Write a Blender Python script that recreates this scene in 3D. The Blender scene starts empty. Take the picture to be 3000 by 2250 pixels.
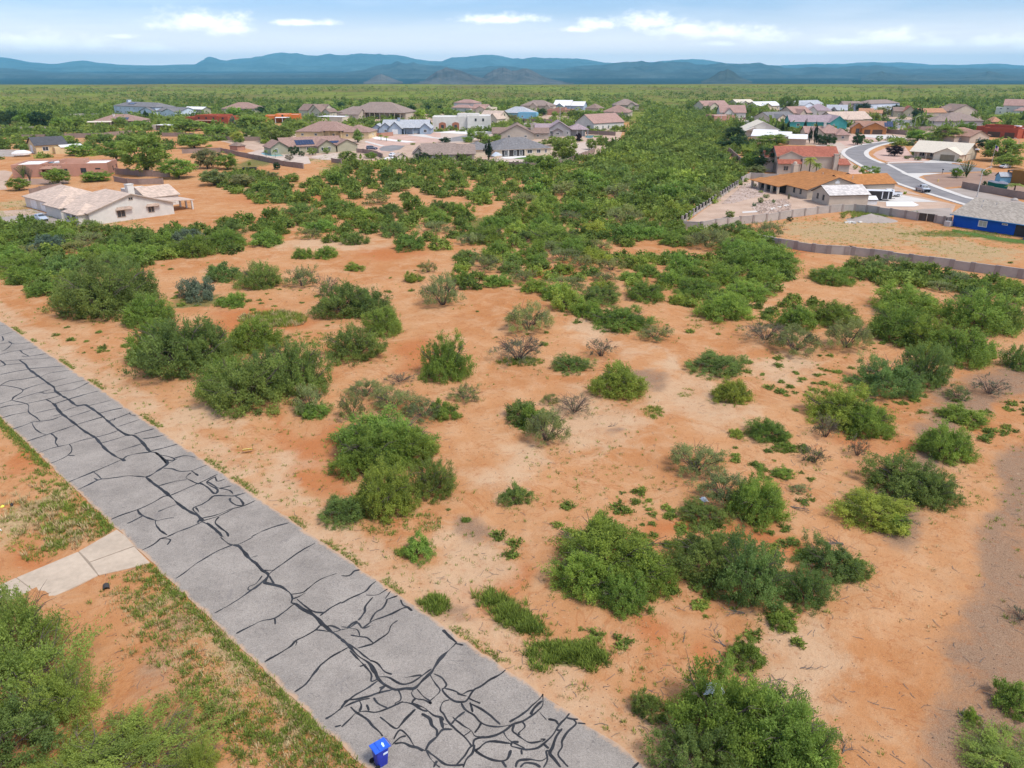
import bpy, math, random
import numpy as np
from mathutils import Vector, Matrix, noise as mnoise
R = math.radians
rng = np.random.default_rng(7)
random.seed(7)
scene = bpy.context.scene
COL = scene.collection

# ---------------------------------------------------------------- camera, sky, sun, exposure
CAM_H, FPX, HORIZ = 30.0, 2200.0, 215.0
PITCH = math.atan((1125 - HORIZ) / FPX)
cam = bpy.data.cameras.new('camera')
cam.sensor_width = 36.0
cam.lens = FPX / 3000 * 36
cam.clip_start, cam.clip_end = 0.5, 60000
camo = bpy.data.objects.new('camera', cam); COL.objects.link(camo)
camo.location = (0, 0, CAM_H)
camo.rotation_euler = (math.pi / 2 - PITCH, 0, 0)
scene.camera = camo

SUN_EL, SUN_AZ = 58.0, 125.0          # azimuth measured clockwise from the view direction
sun = bpy.data.lights.new('sun', 'SUN')
sun.energy = 2.35; sun.angle = R(16); sun.color = (1.0, 0.955, 0.89)
suno = bpy.data.objects.new('sun', sun); COL.objects.link(suno)
sd = Vector((math.sin(R(SUN_AZ)) * math.cos(R(SUN_EL)), math.cos(R(SUN_AZ)) * math.cos(R(SUN_EL)), math.sin(R(SUN_EL))))
suno.rotation_euler = sd.to_track_quat('Z', 'Y').to_euler()

scene.view_settings.view_transform = 'Standard'
scene.view_settings.look = 'None'
scene.view_settings.exposure = 0.50
scene.view_settings.gamma = 1.0
scene.view_settings.use_curve_mapping = False
try:
    scene.cycles.use_denoising = True
    scene.cycles.max_bounces = 6
    scene.cycles.transparent_max_bounces = 4
except Exception:
    pass

world = bpy.data.worlds.new('World'); scene.world = world
world.use_nodes = True
wt = world.node_tree; wn, wl = wt.nodes, wt.links
for n in list(wn): wn.remove(n)
def wnode(t, **k):
    n = wn.new(t)
    for a, b in k.items(): setattr(n, a, b)
    return n
def wmath(op, a, b=None, c=None, clamp=False):
    n = wn.new('ShaderNodeMath'); n.operation = op; n.use_clamp = clamp
    for i, v in enumerate((a, b, c)):
        if v is None: continue
        if isinstance(v, (int, float)): n.inputs[i].default_value = v
        else: wl.new(v, n.inputs[i])
    return n.outputs[0]
wo = wnode('ShaderNodeOutputWorld'); bg = wnode('ShaderNodeBackground'); bg.inputs['Strength'].default_value = 0.115
sky = wnode('ShaderNodeTexSky', sky_type='NISHITA', sun_disc=False)
sky.sun_elevation = R(SUN_EL); sky.sun_rotation = R(SUN_AZ)
sky.air_density = 1.0; sky.dust_density = 0.8; sky.ozone_density = 1.5
tc = wnode('ShaderNodeTexCoord'); sep = wnode('ShaderNodeSeparateXYZ'); wl.new(tc.outputs['Generated'], sep.inputs[0])
az = wmath('ARCTAN2', sep.outputs['X'], sep.outputs['Y'])
el = wmath('ARCSINE', sep.outputs['Z'])
comb = wnode('ShaderNodeCombineXYZ')
wl.new(az, comb.inputs[0]); wl.new(wmath('MULTIPLY', el, 1.7), comb.inputs[1])
nz = wnode('ShaderNodeTexNoise'); nz.inputs['Scale'].default_value = 40; nz.inputs['Detail'].default_value = 7; nz.inputs['Roughness'].default_value = 0.62
wl.new(comb.outputs[0], nz.inputs['Vector'])
nzf = nz.outputs['Fac']
# separate cumulus clouds standing low over the far ranges: (azimuth deg, elevation deg, half width, half height)
CL = [(-29.71, 1.72, 3.58, 0.76), (-27.25, 1.6, 1.7, 0.48), (-23.88, 1.43, 1.8, 0.43), (-25.22, 2.13, 0.87, 0.21), (-20.34, 2.94, 3.3, 0.93), (-18.98, 2.59, 1.91, 0.57), (-13.94, 3.1, 2.5, 0.29), (5.85, 3.03, 1.73, 0.52), (4.28, 2.78, 1.57, 0.33), (9.14, 3.1, 2.88, 0.78), (11.18, 2.68, 2.69, 0.59), (13.8, 2.43, 3.6, 0.71), (16.66, 2.12, 2.4, 0.83), (14.31, 1.83, 1.98, 0.29), (22.12, 1.83, 2.1, 0.37), (24.39, 2.01, 2.73, 0.67), (26.93, 1.68, 1.67, 0.36), (30.38, 1.71, 2.32, 0.52), (32.3, 1.47, 1.5, 0.4), (-0.83, 3.42, 3.5, 0.46), (-12.91, 1.18, 1.53, 0.2), (19.97, 1.22, 1.86, 0.19), (-44.0, 4.0, 6.0, 1.6), (-58.0, 5.0, 8.0, 1.6), (48.0, 4.2, 7.0, 1.5), (66.0, 5.5, 8.0, 1.8)]
acc = None
for a, e, wa, we in CL:
    dx = wmath('DIVIDE', wmath('SUBTRACT', az, R(a)), R(wa))
    dy = wmath('DIVIDE', wmath('SUBTRACT', el, R(e)), R(we))
    dyn = wmath('MULTIPLY', wmath('MINIMUM', dy, 0.0), 1.7)      # flat bases
    dy = wmath('ADD', wmath('MAXIMUM', dy, 0.0), dyn)
    d = wmath('SQRT', wmath('ADD', wmath('MULTIPLY', dx, dx), wmath('MULTIPLY', dy, dy)))
    f = wmath('SUBTRACT', 1.0, d)
    acc = f if acc is None else wmath('MAXIMUM', acc, f)
cl = wmath('ADD', wmath('MAXIMUM', acc, -1.0), wmath('MULTIPLY', wmath('SUBTRACT', nzf, 0.5), 2.3))
mr = wnode('ShaderNodeMapRange', interpolation_type='SMOOTHSTEP'); wl.new(cl, mr.inputs[0])
mr.inputs[1].default_value = -0.20; mr.inputs[2].default_value = 1.05; mr.inputs[3].default_value = 0; mr.inputs[4].default_value = 0.95
# thin high layer, broken, over the whole sky
plane = wnode('ShaderNodeVectorMath', operation='DIVIDE')
zc = wmath('ADD', wmath('MAXIMUM', sep.outputs['Z'], 0.0), 0.06)
cz = wnode('ShaderNodeCombineXYZ')
for i in range(3): wl.new(zc, cz.inputs[i])
wl.new(tc.outputs['Generated'], plane.inputs[0]); wl.new(cz.outputs[0], plane.inputs[1])
nh = wnode('ShaderNodeTexNoise'); nh.inputs['Scale'].default_value = 0.55; nh.inputs['Detail'].default_value = 6; nh.inputs['Roughness'].default_value = 0.55
wl.new(plane.outputs[0], nh.inputs['Vector'])
mh = wnode('ShaderNodeMapRange', interpolation_type='SMOOTHSTEP'); wl.new(nh.outputs['Fac'], mh.inputs[0])
mh.inputs[1].default_value = 0.40; mh.inputs[2].default_value = 0.68; mh.inputs[3].default_value = 0.10; mh.inputs[4].default_value = 0.80
mz = wnode('ShaderNodeMapRange', interpolation_type='SMOOTHSTEP'); wl.new(el, mz.inputs[0])      # whitish haze low over the horizon, all round
mz.inputs[1].default_value = R(4.5); mz.inputs[2].default_value = R(0); mz.inputs[3].default_value = 0.0; mz.inputs[4].default_value = 0.80
hi = wnode('ShaderNodeMapRange', interpolation_type='SMOOTHSTEP'); wl.new(el, hi.inputs[0])
hi.inputs[1].default_value = R(3); hi.inputs[2].default_value = R(22); hi.inputs[3].default_value = 0.22; hi.inputs[4].default_value = 1.0
cov = wmath('MULTIPLY', mh.outputs[0], hi.outputs[0])
tint = wnode('ShaderNodeMixRGB', blend_type='MULTIPLY'); tint.inputs[0].default_value = 1.0
wl.new(sky.outputs[0], tint.inputs[1]); tint.inputs[2].default_value = (0.76, 0.85, 1.14, 1)
mix = wnode('ShaderNodeMixRGB'); wl.new(cov, mix.inputs[0]); wl.new(tint.outputs[0], mix.inputs[1]); mix.inputs[2].default_value = (9.6, 9.5, 9.6, 1)
mixh = wnode('ShaderNodeMixRGB'); wl.new(mz.outputs[0], mixh.inputs[0]); wl.new(mix.outputs[0], mixh.inputs[1]); mixh.inputs[2].default_value = (15.5, 13.4, 12.6, 1)
mixk = wnode('ShaderNodeMixRGB'); wl.new(mr.outputs[0], mixk.inputs[0]); wl.new(mixh.outputs[0], mixk.inputs[1]); mixk.inputs[2].default_value = (12.2, 11.5, 11.2, 1)
wl.new(mixk.outputs[0], bg.inputs[0]); wl.new(bg.outputs[0], wo.inputs[0])

# ---------------------------------------------------------------- survey: photograph points to ground points
ZO = {'a': (0, 100, 2.212), 'b': (1000, 100, 2.212), 'c': (2000, 200, 2.212), 'z1': (0, 280, 4.148), 'z2': (450, 280, 4.424), 'z3': (850, 280, 4.424),
      'z4': (1300, 280, 4.424), 'z5': (2000, 270, 4.424), 'z6': (2500, 270, 4.424), 'z7': (2200, 420, 4.424), 'z8': (2600, 450, 4.74),
      'd': (0, 0, 2212 / 3000), 's': (0, 0, 1), 'r1': (0, 900, 2.212), 'r2': (0, 1575, 2.212), 'r3': (1000, 1575, 2.212)}
cth, sth = math.cos(PITCH), math.sin(PITCH)
def ray(zn, x, y):
    o = ZO[zn]; px = o[0] + x / o[2]; py = o[1] + y / o[2]
    u = (px - 1500) / FPX; v = (1125 - py) / FPX
    return u, cth + v * sth, -sth + v * cth
def at(zn, x, y, z=0.0):
    d = ray(zn, x, y); t = (z - CAM_H) / d[2]
    return (d[0] * t, d[1] * t)
def src(zn, x, y):
    o = ZO[zn]; return o[0] + x / o[2], o[1] + y / o[2]
def proj(x, y, z):
    dz = z - CAM_H
    d = y * cth - dz * sth; v = y * sth + dz * cth
    return 1500 + FPX * x / d, 1125 - FPX * v / d

# ---------------------------------------------------------------- materials
MATS = {}
def nodes_of(name, rough=0.9, spec=0.2):
    m = bpy.data.materials.new(name); m.use_nodes = True
    nt = m.node_tree; b = nt.nodes['Principled BSDF']
    b.inputs['Roughness'].default_value = rough
    b.inputs['Specular IOR Level'].default_value = spec
    MATS[name] = m
    return m, nt, b
def mixc(nt, fac, a, b, mode='MIX'):
    n = nt.nodes.new('ShaderNodeMixRGB'); n.blend_type = mode
    for i, v in ((0, fac), (1, a), (2, b)):
        if isinstance(v, (int, float)): n.inputs[i].default_value = v
        elif isinstance(v, tuple): n.inputs[i].default_value = (*v[:3], 1)
        else: nt.links.new(v, n.inputs[i])
    return n.outputs[0]
def nse(nt, scale, detail=5, rough=0.6, vec=None, dist=0.0):
    n = nt.nodes.new('ShaderNodeTexNoise'); n.inputs['Scale'].default_value = scale
    n.inputs['Detail'].default_value = detail; n.inputs['Roughness'].default_value = rough; n.inputs['Distortion'].default_value = dist
    if vec is not None: nt.links.new(vec, n.inputs['Vector'])
    return n.outputs['Fac']
def rng_map(nt, v, a, b, c=0.0, d=1.0, smooth=True):
    n = nt.nodes.new('ShaderNodeMapRange'); n.interpolation_type = 'SMOOTHSTEP' if smooth else 'LINEAR'
    nt.links.new(v, n.inputs[0])
    for i, q in ((1, a), (2, b), (3, c), (4, d)): n.inputs[i].default_value = q
    return n.outputs[0]
def nmath(nt, op, a, b=None, clamp=False):
    n = nt.nodes.new('ShaderNodeMath'); n.operation = op; n.use_clamp = clamp
    for i, v in enumerate((a, b)):
        if v is None: continue
        if isinstance(v, (int, float)): n.inputs[i].default_value = v
        else: nt.links.new(v, n.inputs[i])
    return n.outputs[0]
def bump(nt, b, h, strength=0.3, dist=0.05):
    n = nt.nodes.new('ShaderNodeBump'); n.inputs['Strength'].default_value = strength; n.inputs['Distance'].default_value = dist
    nt.links.new(h, n.inputs['Height']); nt.links.new(n.outputs[0], b.inputs['Normal'])
def geopos(nt):
    return nt.nodes.new('ShaderNodeNewGeometry').outputs['Position']
def objpos(nt):
    return nt.nodes.new('ShaderNodeTexCoord').outputs['Object']
def attr(nt, name, typ='GEOMETRY'):
    n = nt.nodes.new('ShaderNodeAttribute'); n.attribute_name = name; n.attribute_type = typ
    return n

def plain(name, col, var=0.12, scale=3.0, rough=0.85, spec=0.2, bmp=0.0, metal=0.0):
    """paint, stucco, concrete: one colour with mottling and wear"""
    m, nt, b = nodes_of(name, rough, spec)
    p = geopos(nt)
    n1 = nse(nt, scale, 6, 0.65, p); n2 = nse(nt, scale * 0.17, 3, 0.5, p)
    f = nmath(nt, 'ADD', nmath(nt, 'MULTIPLY', n1, 0.5), nmath(nt, 'MULTIPLY', n2, 0.5))
    f = rng_map(nt, f, 0.32, 0.68)
    lo = tuple(c * (1 - var) for c in col); hi = tuple(min(1, c * (1 + var * 0.7)) for c in col)
    nt.links.new(mixc(nt, f, lo, hi), b.inputs['Base Color'])
    b.inputs['Metallic'].default_value = metal
    if bmp: bump(nt, b, nse(nt, 24, 4, 0.6, p), bmp, 0.02)
    return m

def roofmat(name, col, kind='tile', row=0.16, var=0.2):
    """courses follow the height, so each course runs level along the slope"""
    m, nt, b = nodes_of(name, 0.88, 0.15)
    p = objpos(nt); s = nt.nodes.new('ShaderNodeSeparateXYZ'); nt.links.new(p, s.inputs[0])
    z = nmath(nt, 'DIVIDE', s.outputs['Z'], row)
    fr = nmath(nt, 'FRACT', z); fl = nmath(nt, 'FLOOR', z)
    ov = nmath(nt, 'ADD', s.outputs['X'], s.outputs['Y'])
    cx = nmath(nt, 'FRACT', nmath(nt, 'ADD', nmath(nt, 'MULTIPLY', ov, 2.6), nmath(nt, 'MULTIPLY', fl, 0.37 if kind != 'barrel' else 0.0)))
    cell = nt.nodes.new('ShaderNodeCombineXYZ')
    nt.links.new(fl, cell.inputs[0]); nt.links.new(nmath(nt, 'FLOOR', nmath(nt, 'MULTIPLY', ov, 2.6)), cell.inputs[1])
    wn_ = nt.nodes.new('ShaderNodeTexWhiteNoise'); nt.links.new(cell.outputs[0], wn_.inputs['Vector'])
    big = nse(nt, 0.35, 4, 0.6, p)
    f = nmath(nt, 'ADD', nmath(nt, 'MULTIPLY', wn_.outputs['Value'], 0.55), nmath(nt, 'MULTIPLY', big, 0.6))
    lo = tuple(c * (1 - var) for c in col); hi = tuple(min(1, c * (1 + var)) for c in col)
    c = mixc(nt, rng_map(nt, f, 0.2, 0.95), lo, hi)
    edge = rng_map(nt, fr, 0.0, 0.16, 0.62, 1.0)
    if kind == 'metal':
        edge = rng_map(nt, cx, 0.0, 0.08, 0.8, 1.0)
    elif kind == 'barrel':
        edge = nmath(nt, 'MULTIPLY', edge, rng_map(nt, cx, 0.0, 0.35, 0.5, 1.0))
    c = mixc(nt, 1.0, c, edge, 'MULTIPLY')
    nt.links.new(c, b.inputs['Base Color'])
    if kind == 'barrel': h = nmath(nt, 'ADD', nmath(nt, 'SINE', nmath(nt, 'MULTIPLY', cx, 3.14)), nmath(nt, 'MULTIPLY', fr, -0.6))
    elif kind == 'metal': h = rng_map(nt, cx, 0.0, 0.1, 1, 0)
    else: h = nmath(nt, 'MULTIPLY', fr, -1.0)
    bump(nt, b, h, 0.5, 0.05)
    return m

# foliage: leaf tint per clump, hue per plant
def leafmat(name):
    m, nt, b = nodes_of(name, 0.62, 0.25)
    t = attr(nt, 'tint'); oi = nt.nodes.new('ShaderNodeObjectInfo')
    c = mixc(nt, t.outputs['Fac'], (0.68, 0.71, 0.70), (1.55, 1.45, 1.20))
    c = mixc(nt, 1.0, oi.outputs['Color'], c, 'MULTIPLY')
    rv = nmath(nt, 'ADD', nmath(nt, 'MULTIPLY', oi.outputs['Random'], 0.3), 0.85)
    c = mixc(nt, 1.0, c, rv, 'MULTIPLY')
    nt.links.new(c, b.inputs['Base Color'])
    tr = nt.nodes.new('ShaderNodeBsdfTranslucent'); nt.links.new(c, tr.inputs[0])
    ms = nt.nodes.new('ShaderNodeMixShader'); ms.inputs[0].default_value = 0.46
    nt.links.new(b.outputs[0], ms.inputs[1]); nt.links.new(tr.outputs[0], ms.inputs[2])
    nt.links.new(ms.outputs[0], nt.nodes['Material Output'].inputs[0])
    return m
leaf_m = leafmat('leaf')
def leaf2mat(name):      # joined vegetation: the plant's own colour is stored with its leaves
    m, nt, b = nodes_of(name, 0.65, 0.2)
    t = attr(nt, 'tint'); k = attr(nt, 'hue')
    c = mixc(nt, k.outputs['Fac'], (0.150, 0.222, 0.048), (0.275, 0.345, 0.064))
    c = mixc(nt, 1.0, c, mixc(nt, t.outputs['Fac'], (0.5, 0.5, 0.5), (1.55, 1.5, 1.3)), 'MULTIPLY')
    nt.links.new(c, b.inputs['Base Color'])
    tr = nt.nodes.new('ShaderNodeBsdfTranslucent'); nt.links.new(c, tr.inputs[0])
    ms = nt.nodes.new('ShaderNodeMixShader'); ms.inputs[0].default_value = 0.42
    nt.links.new(b.outputs[0], ms.inputs[1]); nt.links.new(tr.outputs[0], ms.inputs[2])
    nt.links.new(ms.outputs[0], nt.nodes['Material Output'].inputs[0])
    return m
leaf_stuff = leaf2mat('leaf_mass')
bark = plain('bark', (0.115, 0.09, 0.075), 0.3, 6, 0.95, 0.1, 0.3)
deadwood = plain('dead_wood', (0.16, 0.135, 0.115), 0.3, 6, 0.95, 0.1, 0.3)

# asphalt
m, nt, b = nodes_of('asphalt', 0.93, 0.15)
p = geopos(nt)
c = mixc(nt, rng_map(nt, nse(nt, 0.35, 6, 0.65, p), 0.3, 0.7), (0.250, 0.219, 0.182), (0.352, 0.309, 0.257))
sp2 = nse(nt, 17, 4, 0.85, p)
c = mixc(nt, rng_map(nt, sp2, 0.36, 0.50, 0.75, 0.0), c, (0.135, 0.118, 0.108))
c = mixc(nt, rng_map(nt, sp2, 0.54, 0.66, 0.0, 0.6), c, (0.47, 0.43, 0.39))
c = mixc(nt, rng_map(nt, nse(nt, 1.3, 6, 0.7, p), 0.60, 0.8, 0, 0.8), c, (0.43, 0.355, 0.29))
c = mixc(nt, rng_map(nt, nse(nt, 0.8, 5, 0.7, p, 0.8), 0.30, 0.42, 0.45, 0), c, (0.19, 0.17, 0.155))
hl = nmath(nt, 'ABSOLUTE', nmath(nt, 'SUBTRACT', nse(nt, 0.55, 5, 0.62, p, 0.6), 0.5))
c = mixc(nt, rng_map(nt, hl, 0.0015, 0.004, 0.55, 0), c, (0.10, 0.09, 0.085))
ed = nmath(nt, 'ADD', attr(nt, 'edge').outputs['Fac'], nmath(nt, 'MULTIPLY', nmath(nt, 'SUBTRACT', nse(nt, 1.1, 6, 0.75, p, 0.5), 0.5), 1.5))
c = mixc(nt, rng_map(nt, ed, 0.62, 1.05, 0, 0.9), c, (0.50, 0.325, 0.20))
nt.links.new(c, b.inputs['Base Color']); bump(nt, b, sp2, 0.4, 0.02)
m, nt, b = nodes_of('street_asphalt', 0.93, 0.15)
p = geopos(nt)
c = mixc(nt, rng_map(nt, nse(nt, 0.16, 5, 0.62, p), 0.3, 0.7), (0.20, 0.187, 0.18), (0.27, 0.25, 0.238))
nt.links.new(c, b.inputs['Base Color'])
plain('tar', (0.024, 0.025, 0.027), 0.75, 2.2, 0.6, 0.35)
plain('concrete', (0.50, 0.40, 0.295), 0.16, 2.2, 0.9, 0.15, 0.1)
plain('pale_concrete', (0.60, 0.56, 0.50), 0.08, 1.2, 0.9, 0.15)
plain('white_concrete', (0.74, 0.72, 0.68), 0.06, 1.2, 0.9, 0.15)
plain('block', (0.43, 0.38, 0.33), 0.14, 1.6, 0.92, 0.1, 0.2)
plain('block_dark', (0.32, 0.27, 0.235), 0.15, 1.6, 0.92, 0.1, 0.2)
plain('brown_block', (0.30, 0.22, 0.18), 0.15, 1.6, 0.92, 0.1, 0.2)
plain('iron', (0.02, 0.02, 0.022), 0.2, 3, 0.5, 0.4)
def gravelmat(name, a, b_, scale=9):
    m, nt, b = nodes_of(name, 0.95, 0.1)
    p = geopos(nt)
    f = nmath(nt, 'ADD', nmath(nt, 'MULTIPLY', nse(nt, scale, 4, 0.75, p), 0.55), nmath(nt, 'MULTIPLY', nse(nt, 0.22, 4, 0.6, p), 0.5))
    nt.links.new(mixc(nt, rng_map(nt, f, 0.36, 0.68), a, b_), b.inputs['Base Color'])
    bump(nt, b, nse(nt, scale, 3, 0.7, p), 0.3, 0.04)
    return m
gravelmat('yard_gravel', (0.40, 0.27, 0.19), (0.56, 0.41, 0.30))
gravelmat('pink_gravel', (0.46, 0.29, 0.22), (0.60, 0.42, 0.335))
gravelmat('brown_gravel', (0.27, 0.17, 0.12), (0.36, 0.24, 0.175))
gravelmat('grey_gravel', (0.30, 0.25, 0.21), (0.42, 0.355, 0.30))
gravelmat('rock_bed', (0.30, 0.21, 0.165), (0.56, 0.44, 0.36), 3.5)
gravelmat('pale_lot', (0.45, 0.345, 0.27), (0.60, 0.49, 0.40))
gravelmat('lawn', (0.06, 0.12, 0.022), (0.11, 0.18, 0.04))
# ---------------------------------------------------------------- mesh builder and tagging
class MB:
    def __init__(s): s.v = []; s.f = []; s.m = []
    def face(s, pts, mi=0):
        i = len(s.v); s.v += [tuple(p) for p in pts]; s.f.append(tuple(range(i, i + len(pts)))); s.m.append(mi); return s
    def box(s, x0, y0, z0, x1, y1, z1, mi=0):
        i = len(s.v)
        s.v += [(x0, y0, z0), (x1, y0, z0), (x1, y1, z0), (x0, y1, z0), (x0, y0, z1), (x1, y0, z1), (x1, y1, z1), (x0, y1, z1)]
        for q in ((0, 3, 2, 1), (4, 5, 6, 7), (0, 1, 5, 4), (1, 2, 6, 5), (2, 3, 7, 6), (3, 0, 4, 7)):
            s.f.append(tuple(i + k for k in q)); s.m.append(mi)
        return s
    def prism(s, poly, axis, a, b, mi=0):
        """extrude a polygon given in the other two axes from a to b along axis 'x','y' or 'z'"""
        def P(q, t):
            return {'x': (t, q[0], q[1]), 'y': (q[0], t, q[1]), 'z': (q[0], q[1], t)}[axis]
        n = len(poly); i = len(s.v)
        s.v += [P(q, a) for q in poly] + [P(q, b) for q in poly]
        s.f.append(tuple(i + k for k in range(n))[::-1]); s.m.append(mi)
        s.f.append(tuple(i + n + k for k in range(n))); s.m.append(mi)
        for k in range(n):
            j = (k + 1) % n
            s.f.append((i + k, i + j, i + n + j, i + n + k)); s.m.append(mi)
        return s
    def tube(s, pts, rad, n=5, mi=0, cap=True):
        pts = [Vector(p) for p in pts]; rings = []
        for k, p in enumerate(pts):
            d = (pts[min(k + 1, len(pts) - 1)] - pts[max(k - 1, 0)]).normalized()
            a = d.orthogonal().normalized(); c = d.cross(a)
            r = rad[k] if isinstance(rad, (list, tuple)) else rad
            i = len(s.v)
            s.v += [tuple(p + (a * math.cos(t) + c * math.sin(t)) * r) for t in [2 * math.pi * q / n for q in range(n)]]
            rings.append(i)
        for k in range(len(rings) - 1):
            for q in range(n):
                w = (q + 1) % n
                s.f.append((rings[k] + q, rings[k] + w, rings[k + 1] + w, rings[k + 1] + q)); s.m.append(mi)
        if cap:
            s.f.append(tuple(rings[0] + q for q in range(n))[::-1]); s.m.append(mi)
            s.f.append(tuple(rings[-1] + q for q in range(n))); s.m.append(mi)
        return s
    def lathe(s, prof, cx=0, cy=0, n=10, mi=0):
        rings = []
        for r, z in prof:
            i = len(s.v); rings.append(i)
            s.v += [(cx + r * math.cos(2 * math.pi * q / n), cy + r * math.sin(2 * math.pi * q / n), z) for q in range(n)]
        for k in range(len(rings) - 1):
            for q in range(n):
                w = (q + 1) % n
                s.f.append((rings[k] + q, rings[k] + w, rings[k + 1] + w, rings[k + 1] + q)); s.m.append(mi)
        s.f.append(tuple(rings[-1] + q for q in range(n))); s.m.append(mi)
        return s
    def mesh(s, name, mats, smooth=False):
        me = bpy.data.meshes.new(name)
        me.from_pydata(s.v, [], s.f)
        for q in mats: me.materials.append(MATS[q] if isinstance(q, str) else q)
        if len(mats) > 1: me.polygons.foreach_set('material_index', s.m)
        if smooth: me.polygons.foreach_set('use_smooth', [True] * len(s.f))
        me.update(); return me
    def build(s, name, mats, parent=None, smooth=False, bevel=0):
        if not isinstance(mats, (list, tuple)): mats = [mats]
        o = bpy.data.objects.new(name, s.mesh(name, mats, smooth)); COL.objects.link(o)
        if parent is not None: o.parent = parent
        if bevel:
            bv = o.modifiers.new('edge', 'BEVEL'); bv.width = bevel; bv.segments = 2; bv.limit_method = 'ANGLE'
        return o
def thing(name, label, cat, loc=(0, 0, 0), rz=0.0, group=None):
    o = bpy.data.objects.new(name, None); COL.objects.link(o)
    o.empty_display_size = 0.3
    o.location = loc if len(loc) == 3 else (loc[0], loc[1], 0); o.rotation_euler = (0, 0, rz)
    o['label'] = label; o['category'] = cat
    if group: o['group'] = group
    return o
def tag(o, label=None, cat=None, group=None, kind=None):
    if label: o['label'] = label
    if cat: o['category'] = cat
    if group: o['group'] = group
    if kind: o['kind'] = kind
    return o
def sheet(name, pts, mat, z, label=None, thick=0.0):
    mb = MB()
    a = sum(pts[i][0] * pts[(i + 1) % len(pts)][1] - pts[(i + 1) % len(pts)][0] * pts[i][1] for i in range(len(pts)))
    if a < 0: pts = pts[::-1]
    if thick: mb.prism(pts, 'z', z - thick, z)
    else: mb.face([(p[0], p[1], z) for p in pts])
    o = mb.build(name, mat); o['kind'] = 'structure'
    if label: o['label'] = label
    return o
def ats(zn, pts, z=0.0): return [at(zn, x, y, z) for x, y in pts]
def smooth_line(pts, k=4):
    out = []
    n = len(pts)
    for i in range(n - 1):
        p0, p1, p2, p3 = (np.array(pts[max(i - 1, 0)]), np.array(pts[i]), np.array(pts[i + 1]), np.array(pts[min(i + 2, n - 1)]))
        for q in range(k):
            t = q / k
            out.append(tuple(0.5 * ((2 * p1) + (-p0 + p2) * t + (2 * p0 - 5 * p1 + 4 * p2 - p3) * t * t + (-p0 + 3 * p1 - 3 * p2 + p3) * t ** 3)))
    out.append(tuple(pts[-1])); return out
def strip(pts, w0, w1, z0, z1, mb=None, mi=0):
    """solid band along a polyline, from offset w0 to w1 (left positive)"""
    mb = mb or MB(); P = [np.array(p[:2]) for p in pts]; L = []
    for i in range(len(P)):
        d = P[min(i + 1, len(P) - 1)] - P[max(i - 1, 0)]; d = d / (np.linalg.norm(d) + 1e-9)
        n = np.array([-d[1], d[0]]); L.append((P[i] + n * w0, P[i] + n * w1))
    for i in range(len(L) - 1):
        a, b_ = L[i]; c, d = L[i + 1]
        mb.face([(*a, z1), (*c, z1), (*d, z1), (*b_, z1)], mi)
        mb.face([(*a, z0), (*c, z0), (*c, z1), (*a, z1)], mi)
        mb.face([(*b_, z1), (*d, z1), (*d, z0), (*b_, z0)], mi)
    return mb

# ---------------------------------------------------------------- ground
RA = np.array(at('d', 0, 692)); RB = np.array(at('d', 1280, 1575))          # the road's far edge
rd = (RB - RA) / np.linalg.norm(RB - RA); rn = np.array([rd[1], -rd[0]])      # rn points to the near side
ROAD_W = 9.05
def road_t(x, y): return (x - RA[0]) * rn[0] + (y - RA[1]) * rn[1]           # 0 at the far edge, ROAD_W at the near edge
def sst(x, a, b):
    t = np.clip((x - a) / (b - a), 0, 1); return t * t * (3 - 2 * t)
def fbm(x, y, s, o=4):
    return mnoise.fractal(Vector((x * s, y * s, 3.7)), 1.0, 2.0, o)
def gz(x, y):
    t = road_t(x, y)
    dist = max(-t, t - ROAD_W)
    k = sst(dist, 1.0, 7.0) * (1 - sst(y + 0.35 * abs(x), 112, 140)) * (1 - sst(x, 55, 75))
    if k <= 0: return 0.0
    return float(k * (0.26 * fbm(x, y, 0.11) + 0.085 * fbm(x + 40, y, 0.5)))
def axis(lo, hi, step, far, g=1.22):
    a = list(np.arange(lo, hi + 1e-6, step)); s = step; x = hi
    while x < far: s *= g; x += s; a.append(x)
    return a
xs = axis(0, 118, 0.75, 26000); xs = [-x for x in xs[:0:-1]] + xs
ys = axis(12, 150, 0.75, 26000, 1.12); s = 0.75; y = 12.0; pre = []
while y > -300: s *= 1.35; y -= s; pre.append(y)
ys = pre[::-1] + ys
XS, YS = np.array(xs), np.array(ys)
nx, ny = len(XS), len(YS)
GX, GY = np.meshgrid(XS, YS)
GZ = np.zeros_like(GX)
r = GY
far = -48 * sst(r, 2450, 3600) + 60 * sst(r, 5000, 13000) + 120 * sst(r, 12000, 20000)
GZ += far
for j in range(ny):
    if 1500 < YS[j] < 20000:
        k = float(sst(YS[j], 1500, 2600))
        for i in range(nx): GZ[j, i] += 5.5 * k * mnoise.fractal(Vector((XS[i] * .0011, YS[j] * .0011, 4.4)), 1, 2, 4)
for j in range(ny):
    if 8 < YS[j] < 142:
        for i in range(nx):
            if abs(XS[i]) < 125: GZ[j, i] += gz(XS[i], YS[j])
mask_near = (np.abs(GX) < 130) & (GY > 8) & (GY < 190)
WX, WY = GX.copy(), GY.copy()
for j, i in zip(*np.nonzero(mask_near)):
    x, y = GX[j, i], GY[j, i]
    WX[j, i] += 3.6 * mnoise.fractal(Vector((x * .13, y * .13, 1.1)), 1, 2, 5); WY[j, i] += 4.2 * mnoise.fractal(Vector((x * .13, y * .13, 7.7)), 1, 2, 5)
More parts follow.
